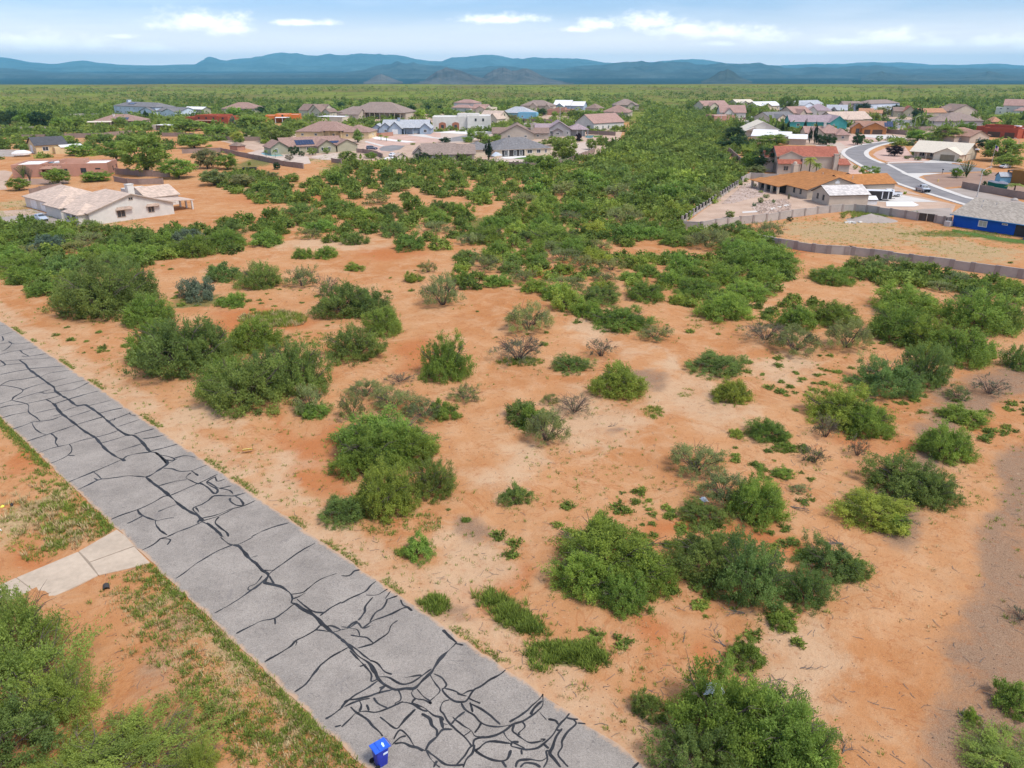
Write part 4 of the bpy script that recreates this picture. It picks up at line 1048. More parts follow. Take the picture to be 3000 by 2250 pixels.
for zi, (poly, gap, rr, codes, lab, grp) in enumerate(ZONES):
    gp = [at('d', *q) for q in poly]
    x0, x1 = min(q[0] for q in gp), max(q[0] for q in gp); y0, y1 = min(q[1] for q in gp), max(q[1] for q in gp)
    pts = [(sx, sy, sr) for sx, sy, sr in SHRUBS]; tries = int((x1 - x0) * (y1 - y0) * 1.1)
    for _ in range(tries):
        x, y = rz.uniform(x0, x1), rz.uniform(y0, y1)
        if not inpoly((x, y), gp): continue
        r = rz.uniform(*rr)
        if any((x - a) ** 2 + (y - b_) ** 2 < (gap * (r + c) * 0.5 * 1.35) ** 2 for a, b_, c in pts): continue
        pts.append((x, y, r)); cands.append((math.hypot(x, y), x, y, r, rz.choice(codes), lab, grp, zi))
WORD = {'M': 'mid green', 'Y': 'yellow-green', 'C': 'dark green', 'G': 'thin grey-green', 'J': 'blue-grey'}
SPAN = {}
for q in cands: SPAN.setdefault(q[7], []).append(q[1])
ENDS = [('left part', 'middle', 'right part', 'far right')] * 8
def lab_of(lab, code, zi, x):
    s = sorted(SPAN[zi]); k = s.index(x) * (4 if len(s) > 24 else 2) // len(s)
    where = ('left end', 'left of its middle', 'right of its middle', 'right end')[k] if len(s) > 24 else ('left half', 'right half')[k]
    return WORD[code] + ' ' + lab + ', ' + where
cands.sort(key=lambda q: q[0] / q[3])
stuff_pts = []
room = 292 - NSHRUB[0]
for i, (d, x, y, r, code, lab, grp, zi) in enumerate(cands):
    if i < room: place_shrub(x, y, r, r * rz.uniform(0.85, 1.1), r * rz.uniform(0.62, 0.9), code, lab_of(lab, code, zi, x), grp)
    else: stuff_pts.append((x, y, r, r * rz.uniform(0.75, 1.05), code, 0 if d < 260 else 1))
print('shrubs', NSHRUB[0], 'thicket rest', len(stuff_pts))
# the rest of the wash thicket up to the far plain, joined into one mass
W2 = [at('d', *q) for q in [(1330, 335), (1385, 265), (1410, 236), (1500, 238), (1530, 290), (1550, 330), (1610, 385), (1530, 345), (1440, 292), (1380, 302)]]
pts = []
for _ in range(24000):
    x, y = rz.uniform(-40, 140), rz.uniform(230, 720)
    if not inpoly((x, y), W2): continue
    r = rz.uniform(2.2, 5.6)
    if any((x - a) ** 2 + (y - b_) ** 2 < (0.66 * (r + c)) ** 2 for a, b_, c in pts): continue
    pts.append((x, y, r)); stuff_pts.append((x, y, r, r * rz.uniform(0.55, 0.85), rz.choice('MYYCGMC'), 0 if y < 330 else (1 if y < 480 else 2)))
print('thicket mass', len(stuff_pts))
def joined(name, items, mat, lods):
    """items: x, y, z, rx, h, hue, lod"""
    Vs, Ts, Hs = [], [], []
    for (x, y, z, rx, h, hue, lod) in items:
        v, t = lods[lod][rng.integers(len(lods[lod]))]
        a = rng.uniform(0, 6.28); ca, sa = math.cos(a), math.sin(a)
        q = np.empty_like(v); q[:, 0] = (v[:, 0] * ca - v[:, 1] * sa) * rx + x; q[:, 1] = (v[:, 0] * sa + v[:, 1] * ca) * rx + y; q[:, 2] = v[:, 2] * h + z
        Vs.append(q); Ts.append(t); Hs.append(np.full(len(v), hue))
    V = np.concatenate(Vs); me = bpy.data.meshes.new(name); np_mesh(me, V, np.arange(len(V)).reshape(-1, 4))
    for nm, w in (('tint', Ts), ('hue', Hs)):
        a = me.attributes.new(nm, 'FLOAT', 'POINT'); a.data.foreach_set('value', np.concatenate(w).astype(np.float32))
    me.materials.append(mat); o = bpy.data.objects.new(name, me); COL.objects.link(o); o['kind'] = 'stuff'
    return o
LODS = [[crown_arrays(s, 95, 7, 0.13, loose=0.3, fill=0.5) for s in (201, 202, 203)], [crown_arrays(s, 46, 6, 0.20, loose=0.3, fill=0.5) for s in (204, 205, 206)],
        [crown_arrays(s, 18, 5, 0.30, loose=0.3, fill=0.5) for s in (207, 208, 209)], [crown_arrays(s, 5, 3, 0.55, loose=0.3, fill=0.4) for s in (210, 211, 212)]]
HU = {'M': 0.45, 'Y': 0.95, 'C': 0.05, 'G': 0.35, 'B': 0.3, 'J': 0.1}
tag(joined('thicket', [(x, y, -0.05, r, h, HU[c] * 0.9 + rng.uniform(-.3, .3), l) for x, y, r, h, c, l in stuff_pts], leaf_stuff, LODS), 'dense green mass of mesquites filling the wash between the neighbourhoods')
# low bushes too small to tell apart, dotted over the sand
its = []
for _ in range(5200):
    dx, dy = rng.uniform(-40, 2250), rng.uniform(500, 1420)
    x, y = at('d', dx, dy)
    if -2 < road_t(x, y) < ROAD_W + 2 or road_t(x, y) > ROAD_W: continue
    if mnoise.fractal(Vector((x * 0.05, y * 0.05, 15)), 1, 2, 3) < rng.uniform(0.0, 0.6) + (0.25 if dx < 1000 and dy > 900 else 0): continue
    if 1690 < dx and dy < 560: continue
    r = rng.uniform(.18, .62); its.append((x, y, gz(x, y) - .02, r, r * rng.uniform(.5, .95), np.clip(rng.normal(.5, .25), 0, 1), 1))
print('low bushes', len(its))
tag(joined('low_bushes', its, leaf_stuff, LODS), 'knee high green bushes dotted over the sand between the larger shrubs')
# open scrub on the plain beyond the houses
it = []
for _ in range(15000):
    y = 440 + (rng.uniform(0, 1) ** 1.7) * 1500; x = rng.uniform(-0.78, 0.78) * y
    if rng.uniform() < .12: y = rng.uniform(170, 460); x = rng.choice([-1, 1]) * rng.uniform(.86, 1.5) * y
    if y < 620 and not (-0.05 * y < x < 0.14 * y) and rng.uniform() < 0.55: continue
    if mnoise.fractal(Vector((x * 0.006, y * 0.004, 9)), 1, 2, 4) < rng.uniform(-0.55, 0.35): continue
    r = rng.uniform(1.4, 3.4); it.append((x, y, -0.05, r, r * rng.uniform(0.55, 0.9), np.clip(0.20 + 0.9 * mnoise.fractal(Vector((x * 0.004, y * 0.003, 2)), 1, 2, 4) + rng.uniform(-.25, .25), 0, 1), 2 if y < 620 else 3))
print('plain scrub', len(it))
tag(joined('scrubland', it, leaf_stuff, LODS), 'open scrub of small bushes covering the plain beyond the houses')

# grass tufts and ground weeds
def tuft_mesh(name, items, mat):
    """items: x, y, z, radius, height, blades, hue"""
    Vs, Ts, Hs = [], [], []
    for x, y, z, r, h, n, hue in items:
        a = rng.uniform(0, 6.28, n); q = r * np.sqrt(rng.uniform(0, 1, n)); bx = x + q * np.cos(a); by = y + q * np.sin(a)
        le = a + rng.normal(0, .9, n); out = rng.uniform(0.1, 0.8, n) * h; hh = h * rng.uniform(0.5, 1.0, n); w = 0.014 + 0.030 * h * rng.uniform(.6, 1.3, n)
        px, py = -np.sin(le) * w, np.cos(le) * w
        z0 = np.full(n, z)
        v = np.stack([np.stack([bx - px, by - py, z0], 1), np.stack([bx + px, by + py, z0], 1),
                      np.stack([bx + np.cos(le) * out + px * .3, by + np.sin(le) * out + py * .3, z0 + hh], 1), np.stack([bx + np.cos(le) * out - px * .3, by + np.sin(le) * out - py * .3, z0 + hh], 1)], 1).reshape(-1, 3)
        Vs.append(v); Ts.append(np.repeat(rng.uniform(0, 1, n), 4)); Hs.append(np.full(4 * n, hue))
    V = np.concatenate(Vs); me = bpy.data.meshes.new(name); np_mesh(me, V, np.arange(len(V)).reshape(-1, 4))
    for nm, w in (('tint', Ts), ('hue', Hs)):
        a = me.attributes.new(nm, 'FLOAT', 'POINT'); a.data.foreach_set('value', np.concatenate(w).astype(np.float32))
    me.materials.append(mat); o = bpy.data.objects.new(name, me); COL.objects.link(o); o['kind'] = 'stuff'
    return o
it = []
DRV = ats('r2', [(-330, 170), (330, 160), (520, 80), (672, -10), (758, -60), (830, -10), (985, 170), (830, 215), (640, 258), (300, 420), (-100, 620), (-500, 800)])
def spot(x, y, r, h, n, hue):
    if inpoly((x, y), DRV): return
    hue = min(1, hue + .2); it.append((x, y, gz(x, y) - 0.01, r, h, n, hue))
for s in np.arange(-8, 100, 0.05):                       # fringe along both road edges
    x, y = rp(s + rng.uniform(-.1, .1), ROAD_W + 0.10 + abs(rng.normal(0, 0.36)))
    if s < 48.5 or s > 56:
        if mnoise.noise(Vector((s * 0.35, 4, 1))) > -0.35: spot(x, y, rng.uniform(.08, .22), rng.uniform(.10, .26), 16, rng.uniform(.1, .6))
    if mnoise.noise(Vector((s * 0.23, 8, 2))) > 0.02:
        x, y = rp(s + rng.uniform(-.1, .1), -0.12 - abs(rng.normal(0, 0.25))); spot(x, y, rng.uniform(.06, .18), rng.uniform(.06, .18), 12, rng.uniform(.1, .6))
def patch(zn, cx, cy, rx, ry, n, h, hue, r=(.1, .28), bl=18):
    for _ in range(n):
        a = rng.uniform(0, 6.28); q = math.sqrt(rng.uniform()); x, y = at(zn, cx + rx * q * math.cos(a), cy + ry * q * math.sin(a))
        if -0.2 < road_t(x, y) < ROAD_W + 0.1: continue
        spot(x, y, rng.uniform(*r), rng.uniform(*h), bl, np.clip(rng.normal(hue, .15), 0, 1))
def belt(zn, pts, wid, n, h, hue, bl=18, r=(.1, .26)):
    P = ats(zn, pts)
    for _ in range(n):
        k = rng.integers(len(P) - 1); t = rng.uniform(); x = P[k][0] * (1 - t) + P[k + 1][0] * t + rng.normal(0, wid); y = P[k][1] * (1 - t) + P[k + 1][1] * t + rng.normal(0, wid)
        if -0.1 < road_t(x, y) < ROAD_W + 0.1: continue
        spot(x, y, rng.uniform(*r), rng.uniform(*h), bl, np.clip(rng.normal(hue, .15), 0, 1))
GR = (.10, .30)
belt('d', [(255, 1270), (310, 1330), (375, 1400), (415, 1465), (450, 1520), (500, 1570), (560, 1620)], 0.7, 330, GR, .3)
belt('d', [(280, 1225), (330, 1290), (420, 1380)], 0.55, 130, GR, .35)
belt('d', [(500, 1540), (590, 1600), (680, 1640), (740, 1670)], 1.0, 330, GR, .4)
belt('d', [(460, 1440), (560, 1530), (650, 1600)], 1.2, 300, (.05, .16), .95, 10)
belt('d', [(330, 1290), (420, 1380), (520, 1480), (640, 1590)], 1.3, 330, (.05, .16), .9, 10)
belt('d', [(90, 1010), (130, 1060), (180, 1130), (230, 1160)], 0.8, 330, GR, .4)
belt('d', [(20, 1245), (90, 1195), (170, 1150)], 0.5, 130, GR, .4)
patch('d', 70, 1140, 90, 60, 140, (.08, .24), .6)
patch('d', 120, 1120, 40, 40, 60, (.2, .5), .95)
patch('d', 590, 690, 72, 18, 330, (.25, .6), .75, (.15, .4))
belt('d', [(1050, 1290), (1090, 1320), (1130, 1345), (1155, 1360)], 0.42, 260, (.2, .55), .35, 22)
belt('d', [(1155, 1425), (1200, 1410), (1250, 1415), (1305, 1425)], 0.45, 280, (.15, .5), .4, 22)
patch('d', 936, 1308, 34, 20, 110, (.15, .5), .3)
patch('d', 880, 1196, 26, 12, 50, (.1, .3), .4)
patch('d', 1413, 893, 24, 14, 80, (.08, .25), .6)
patch('d', 1125, 783, 52, 10, 160, (.1, .3), .3)
patch('d', 830, 1130, 130, 26, 130, (.08, .26), .35)
patch('d', 240, 660, 130, 40, 260, (.1, .35), .4, (.15, .4))
patch('d', 640, 735, 100, 20, 120, (.1, .3), .5)
patch('d', 1600, 690, 130, 25, 160, (.15, .4), .5, (.15, .4))
patch('d', 1480, 850, 20, 10, 20, (.1, .2), .6)
patch('d', 1900, 462, 85, 7, 380, (.2, .6), .45, (.2, .5))
patch('d', 1800, 480, 130, 12, 120, (.1, .25), .5)
patch('d', 2090, 505, 150, 8, 300, (.12, .3), .5, (.2, .4))
patch('d', 1960, 520, 270, 36, 900, (.1, .28), .5, (.15, .4), 10)
patch('d', 740, 350, 60, 18, 200, (.15, .4), .6, (.3, .6))
patch('d', 190, 478, 130, 16, 150, (.15, .4), .6, (.3, .6))
patch('d', 60, 455, 100, 20, 150, (.15, .4), .6, (.3, .6))
patch('d', 560, 400, 100, 10, 120, (.15, .4), .6, (.3, .6))
patch('d', 640, 440, 80, 12, 90, (.15, .4), .6, (.3, .6))
patch('d', 1050, 485, 60, 18, 180, (.15, .45), .5, (.3, .6))
for _ in range(6500):                                     # small weeds dotted over the sand, gathered in drifts
    x, y = at('d', rng.uniform(-60, 2270), rng.uniform(520, 1640) if rng.uniform() < .5 else rng.uniform(560, 1100))
    t = road_t(x, y)
    if -0.3 < t < ROAD_W + 0.3: continue
    near_road = -9 < t < 0
    if mnoise.fractal(Vector((x * 0.07, y * 0.07, 5)), 1, 2, 3) < (-0.3 if near_road else rng.uniform(-0.05, 0.5)): continue
    spot(x, y, rng.uniform(.06, .24), rng.uniform(.06, .24), 12, np.clip(rng.normal(.45, .25), 0, 1))
for sx, sy, sr in SHRUBS[:130]:                           # weeds sheltering at the foot of the shrubs
    for _ in range(7):
        a = rng.uniform(0, 6.28); x, y = sx + math.cos(a) * sr * rng.uniform(.75, 1.2), sy + math.sin(a) * sr * rng.uniform(.75, 1.2)
        if -0.2 < road_t(x, y) < ROAD_W + 0.2: continue
        spot(x, y, rng.uniform(.1, .3), rng.uniform(.08, .3), 14, np.clip(rng.normal(.4, .2), 0, 1))
print('tufts', len(it))
tag(tuft_mesh('grass', it, leaf_stuff), 'tufts of grass and small weeds along the road and over the sand')
straw_m, nt, b = nodes_of('dry_straw', 0.9, 0.1)
nt.links.new(mixc(nt, attr(nt, 'tint').outputs['Fac'], (0.30, 0.215, 0.095), (0.56, 0.44, 0.23)), b.inputs['Base Color'])
it = []
belt('d', [(300, 1270), (400, 1370), (500, 1470), (620, 1590), (700, 1650)], 1.3, 560, (.08, .28), .4, 12)
belt('d', [(60, 1080), (110, 1130), (160, 1170)], 1.0, 160, (.15, .5), .4, 16)
belt('d', [(60, 740), (300, 960), (520, 1120), (760, 1300), (1000, 1460), (1250, 1640)], 0.9, 420, (.06, .2), .4, 10)
patch('d', 590, 690, 75, 20, 130, (.25, .6), .5, (.15, .4))
for _ in range(2600):
    x, y = at('d', rng.uniform(-40, 2250), rng.uniform(520, 1640)); t_ = road_t(x, y)
    if -0.3 < t_ < ROAD_W + 0.3 or mnoise.fractal(Vector((x * 0.06, y * 0.06, 25)), 1, 2, 3) < rng.uniform(-.1, .5): continue
    spot(x, y, rng.uniform(.05, .2), rng.uniform(.06, .22), 9, .5)
tag(tuft_mesh('dry_grass', it, straw_m), 'dry straw coloured grass and weeds scattered on the verge and the sand')
mb = MB()
for _ in range(2600):
    if rng.uniform() < .6:
        sx, sy, sr = SHRUBS[rng.integers(min(len(SHRUBS), 140))]; a = rng.uniform(0, 6.28); q = sr * rng.uniform(.8, 1.7); x, y = sx + math.cos(a) * q, sy + math.sin(a) * q
    else: x, y = at('d', rng.uniform(-20, 2230), rng.uniform(600, 1659))
    if -0.1 < road_t(x, y) < ROAD_W + 0.1: continue
    L_, a, w = rng.uniform(.12, .75), rng.uniform(0, 6.28), rng.uniform(.008, .018); z = gz(x, y) + .015
    c_, s_ = math.cos(a), math.sin(a); k = rng.uniform(-.2, .2) * L_
    p0, p1, p2 = (x - c_ * L_ / 2, y - s_ * L_ / 2), (x - s_ * k, y + c_ * k), (x + c_ * L_ / 2, y + s_ * L_ / 2)
    for (q0, q1) in ((p0, p1), (p1, p2)): mb.face([(q0[0] - s_ * w, q0[1] + c_ * w, z), (q0[0] + s_ * w, q0[1] - c_ * w, z), (q1[0] + s_ * w, q1[1] - c_ * w, z + .02), (q1[0] - s_ * w, q1[1] + c_ * w, z + .02)])
tag(mb.build('twig_litter', deadwood), 'short dead twigs and litter strewn over the sand', kind='stuff')
# loose stones and litter on the sand
mb = MB()
for _ in range(3200):
    x, y = at('d', rng.uniform(-20, 2230), rng.uniform(600, 1659))
    if -0.1 < road_t(x, y) < ROAD_W + 0.1: continue
    r = rng.uniform(.02, .06); z = gz(x, y); i = len(mb.v)
    mb.v += [(x - r, y, z), (x, y - r * .8, z), (x + r, y, z), (x, y + r * .8, z), (x + rng.uniform(-.3, .3) * r, y, z + r * .7)]
    for a, b_ in ((0, 1), (1, 2), (2, 3), (3, 0)): mb.f.append((i + a, i + b_, i + 4)); mb.m.append(0)
plain('stone', (0.17, 0.11, 0.08), 0.35, 3, 0.95, 0.1)
tag(mb.build('pebbles', 'stone'), 'small loose stones scattered over the sand', kind='stuff')
# ---------------------------------------------------------------- houses
def C(name, col, **k):
    if name not in MATS: plain(name, col, **{**dict(var=0.07, scale=0.9, rough=0.9, spec=0.15), **k})
    return name
for nm, col in dict(stucco_white=(.62, .585, .52), stucco_cream=(.62, .53, .40), stucco_tan=(.50, .42, .33), stucco_greige=(.44, .38, .31), stucco_pink=(.44, .235, .165), stucco_red=(.36, .085, .045), stucco_orange=(.60, .17, .04),
                    stucco_bluegrey=(.33, .40, .47), stucco_paleblue=(.58, .64, .72), stucco_teal=(.07, .31, .29), stucco_royal=(.012, .085, .42), stucco_burnt=(.47, .19, .065), stucco_olive=(.37, .345, .24), stucco_yellow=(.66, .50, .28),
                    stucco_ochre=(.27, .135, .035), stucco_turq=(.20, .42, .55), stucco_grey=(.36, .34, .33), trim_blue=(.075, .28, .56), trim_brown=(.11, .08, .065), trim_white=(.72, .71, .68), trim_tan=(.42, .33, .26), trim_dark=(.05, .045, .042),
                    garage_white=(.74, .73, .70), garage_tan=(.25, .20, .13), garage_brown=(.12, .075, .05), deck_white=(.80, .79, .76), deck_grey=(.50, .48, .45), brick_red=(.36, .15, .09), chimney_tan=(.47, .41, .34)).items(): C(nm, col, var=.13, scale=.7, bmp=.12)
roofmat('roof_tan', (.56, .43, .335)); roofmat('roof_brown', (.265, .185, .145)); roofmat('roof_brownpink', (.33, .21, .165)); roofmat('roof_orange', (.43, .185, .062), var=.18); roofmat('roof_red', (.40, .135, .085), 'barrel', .16)
roofmat('roof_pink', (.385, .24, .195)); roofmat('roof_grey', (.20, .19, .185)); roofmat('roof_dark', (.095, .092, .095)); roofmat('roof_palegrey', (.42, .43, .44)); roofmat('roof_lavender', (.36, .275, .28)); roofmat('roof_taupe', (.29, .22, .18))
roofmat('roof_cream', (.68, .60, .47), var=.05); roofmat('roof_white', (.74, .73, .70), 'metal', .3, .04); roofmat('roof_shingle', (.365, .315, .255), var=.22, row=.09); roofmat('roof_mottled', (.60, .55, .50), var=.25); roofmat('roof_orangetile', (.50, .26, .145), 'barrel')
roofmat('roof_terracotta', (.37, .21, .145))
m, nt, b = nodes_of('glass', 0.08, 0.6)
nt.links.new(mixc(nt, nse(nt, 1.1, 2, .5, geopos(nt)), (.012, .016, .02), (.07, .085, .095)), b.inputs['Base Color'])
m, nt, b = nodes_of('blind_glass', 0.25, 0.5)
sp_ = nt.nodes.new('ShaderNodeSeparateXYZ'); nt.links.new(objpos(nt), sp_.inputs[0])
nt.links.new(mixc(nt, rng_map(nt, nmath(nt, 'FRACT', nmath(nt, 'MULTIPLY', nmath(nt, 'ADD', sp_.outputs['X'], sp_.outputs['Y']), 6.0)), .35, .5), (.34, .33, .27), (.50, .49, .42)), b.inputs['Base Color'])
m, nt, b = nodes_of('solar_glass', 0.12, 0.6)
nt.links.new(mixc(nt, nse(nt, .8, 3, .5, geopos(nt)), (.015, .025, .06), (.035, .055, .12)), b.inputs['Base Color'])
m, nt, b = nodes_of('pool_water', 0.05, 0.5)
nt.links.new(mixc(nt, nse(nt, .6, 3, .5, geopos(nt)), (.10, .38, .42), (.22, .55, .56)), b.inputs['Base Color'])

def gable_faces(a0, a1, b0, b1, h, rise, o, ends, t=0.17):
    w = b1 - b0; bm = (b0 + b1) / 2; sl = rise / (w / 2); ez = h - o * sl; A0, A1, B0, B1 = a0 - o, a1 + o, b0 - o, b1 + o
    hip = w / 2 + o
    r0 = A0 if ends[0] == 'g' else min(A0 + hip, (A0 + A1) / 2 - .05)
    r1 = A1 if ends[1] == 'g' else max(A1 - hip, (A0 + A1) / 2 + .05)
    top = [(A0, B0, ez), (A1, B0, ez), (A1, B1, ez), (A0, B1, ez), (r0, bm, h + rise), (r1, bm, h + rise)]
    return top, t
def roof_part(parent, spec_axis, u0, n0, u1, n1, h, rise, o, ends, mat, trim):
    sw = spec_axis == 'n'
    a0, a1, b0, b1 = (n0, n1, u0, u1) if sw else (u0, u1, n0, n1)
    top, t = gable_faces(a0, a1, b0, b1, h, rise, o, ends)
    f = (lambda p: (p[1], p[0], p[2])) if sw else (lambda p: p)
    mb = MB(); mb.v = [f(p) for p in top] + [f((p[0], p[1], p[2] - t)) for p in top]
    F = [((0, 1, 5, 4), 0), ((2, 3, 4, 5), 0), ((6, 10, 11, 7), 1), ((8, 11, 10, 9), 1), ((0, 6, 7, 1), 1), ((2, 8, 9, 3), 1)]
    if ends[0] == 'h': F += [((3, 0, 4), 0), ((9, 10, 6), 1), ((3, 9, 6, 0), 1)]
    else: F += [((0, 4, 10, 6), 1), ((4, 3, 9, 10), 1)]
    if ends[1] == 'h': F += [((1, 2, 5), 0), ((7, 11, 8), 1), ((1, 7, 8, 2), 1)]
    else: F += [((1, 7, 11, 5), 1), ((5, 11, 8, 2), 1)]
    for q, mi in F:
        mb.f.append(q[::-1] if sw else q); mb.m.append(mi)
    return mb.build('roof', [mat, trim], parent)
def wall_part(parent, axis, u0, n0, u1, n1, h, rise, ends, mat, iw=(0, 0, 0, 0)):
    hh = h - 0.06
    if ends == 'gg' and rise > 0 and not any(iw):
        if axis == 'u': poly = [(n0, 0), (n1, 0), (n1, hh), ((n0 + n1) / 2, h + rise - .1), (n0, hh)]; mb = MB().prism(poly, 'x', u0, u1)
        else: poly = [(u0, 0), (u1, 0), (u1, hh), ((u0 + u1) / 2, h + rise - .1), (u0, hh)]; mb = MB().prism(poly, 'y', n0, n1)
        return mb.build('wall', mat, parent)
    o = MB().box(u0 + iw[0], n0 + iw[1], 0, u1 - iw[2], n1 - iw[3], hh).build('wall', mat, parent)
    if rise > 0:
        for e, a in ((ends[0], 0), (ends[1], 1)):
            if e != 'g': continue
            if axis == 'u':
                x0 = u0 + .002 if a == 0 else u1 - .402
                MB().prism([(n0 + .02, hh + .002), (n1 - .02, hh + .002), ((n0 + n1) / 2, h + rise - .12)], 'x', x0, x0 + .4).build('gable', mat, parent)
            else:
                y0 = n0 + .002 if a == 0 else n1 - .402
                MB().prism([(u0 + .02, hh + .002), (u1 - .02, hh + .002), ((u0 + u1) / 2, h + rise - .12)], 'y', y0, y0 + .4).build('gable', mat, parent)
    return o
def ring(mb, x0, y0, x1, y1, t, z0, z1):
    i = len(mb.v)
    for z in (z0, z1):
        mb.v += [(x0, y0, z), (x1, y0, z), (x1, y1, z), (x0, y1, z), (x0 + t, y0 + t, z), (x1 - t, y0 + t, z), (x1 - t, y1 - t, z), (x0 + t, y1 - t, z)]
    for k in range(4):
        j = (k + 1) % 4
        for q in ((k, j, 8 + j, 8 + k), (4 + j, 4 + k, 12 + k, 12 + j), (8 + k, 8 + j, 12 + j, 12 + k), (j, k, 4 + k, 4 + j)):
            mb.f.append(tuple(i + e for e in q)); mb.m.append(0)
    return mb
def flat_part(parent, u0, n0, u1, n1, h, mat, deck, par=0.45):
    ring(MB(), u0, n0, u1, n1, .32, 0, h).build('wall', mat, parent, bevel=0.09)
    MB().box(u0 + .3, n0 + .3, h - par - .2, u1 - .3, n1 - .3, h - par).build('roof_deck', deck, parent)
def onface(face, W, pos, z, w, h, d0, d1):
    """box on a wall face: pos along the face, depths d0..d1 outward"""
    u0, n0, u1, n1 = W[:4]
    if face == 'f': return (u0 + pos - w / 2, n0 - d1, z, u0 + pos + w / 2, n0 - d0, z + h)
    if face == 'b': return (u0 + pos - w / 2, n1 + d0, z, u0 + pos + w / 2, n1 + d1, z + h)
    if face == 'l': return (u0 - d1, n0 + pos - w / 2, z, u0 - d0, n0 + pos + w / 2, z + h)
    return (u1 + d0, n0 + pos - w / 2, z, u1 + d1, n0 + pos + w / 2, z + h)
def frame_mb(face, W, pos, z, w, h, bar, d):
    u0, n0, u1, n1 = W[:4]; mb = MB()
    def P(s, zz, o):
        if face == 'f': return (u0 + pos + s, n0 - o, zz)
        if face == 'b': return (u0 + pos - s, n1 + o, zz)
        if face == 'l': return (u0 - o, n0 + pos - s, zz)
        return (u1 + o, n0 + pos + s, zz)
    O = [(-w / 2, z), (w / 2, z), (w / 2, z + h), (-w / 2, z + h)]; I = [(-w / 2 + bar, z + bar), (w / 2 - bar, z + bar), (w / 2 - bar, z + h - bar), (-w / 2 + bar, z + h - bar)]
    for o in (d, -0.02):
        mb.v += [P(s, zz, o) for s, zz in O] + [P(s, zz, o) for s, zz in I]
    for k in range(4):
        j = (k + 1) % 4
        for q in ((k, j, 4 + j, 4 + k), (k, 8 + k, 8 + j, j), (4 + k, 4 + j, 12 + j, 12 + k)):
            mb.f.append(q); mb.m.append(0)
    return mb
def window(parent, face, W, pos, z, w, h, trim='trim_white', glass='glass', mull=True):
    f = frame_mb(face, W, pos, z, w, h, .09 + .02 * w, .07).build('window', trim, parent)
    MB().box(*onface(face, W, pos, z + .07, w - .14, h - .14, -.02, .025)).build('pane', glass, f)
    if mull and w > 0.9: MB().box(*onface(face, W, pos, z + .1, .07, h - .2, .0, .06)).build('mullion', trim, f)
def door(parent, face, W, pos, w, h, mat, name='door', panels=0):
    d = MB().box(*onface(face, W, pos, .03, w, h, -.02, .05)).build(name, mat, parent)
    for k in range(panels): MB().box(*onface(face, W, pos, .1 + k * (h - .1) / panels, w - .2, (h - .1) / panels - .06, .04, .075)).build('door_panel', mat, d)
    return d
def column(parent, u, n, h, mat, w=.36): return MB().box(u - w / 2, n - w / 2, 0, u + w / 2, n + w / 2, h).build('column', mat, parent)
def chimney(parent, u, n, w, z0, z1, mat):
    c = MB().box(u - w / 2, n - w / 2, z0, u + w / 2, n + w / 2, z1).build('chimney', mat, parent)
    MB().box(u - w / 2 - .1, n - w / 2 - .1, z1, u + w / 2 + .1, n + w / 2 + .1, z1 + .14).build('chimney_cap', mat, c)
def vent(parent, u, n, z): MB().lathe([(.09, z - .4), (.09, z + .35), (.13, z + .36), (.1, z + .45), (0, z + .46)], u, n, 7).build('roof_vent', 'deck_grey', parent)
def solar(parent, u0, n0, z0, cols, rows, sl, mat='solar_glass'):
    """panels lying on the front slope starting at the lower left corner"""
    for r_ in range(rows):
        for c in range(cols):
            x, y = u0 + c * 1.08, n0 + r_ * 1.62; z = z0 + (y - n0) * sl
            mb = MB(); w, d = 1.02, 1.55
            q = [(x, y, z + .1), (x + w, y, z + .1), (x + w, y + d, z + .1 + d * sl), (x, y + d, z + .1 + d * sl)]
            mb.v = q + [(a, b_, c_ - .06) for a, b_, c_ in q]
            for f in ((0, 1, 2, 3), (7, 6, 5, 4), (0, 4, 5, 1), (1, 5, 6, 2), (2, 6, 7, 3), (3, 7, 4, 0)): mb.f.append(f); mb.m.append(0)
            mb.build('solar_panel', mat, parent)
HG = {'L': 'houses of the left neighbourhood', 'R': 'houses of the right neighbourhood'}
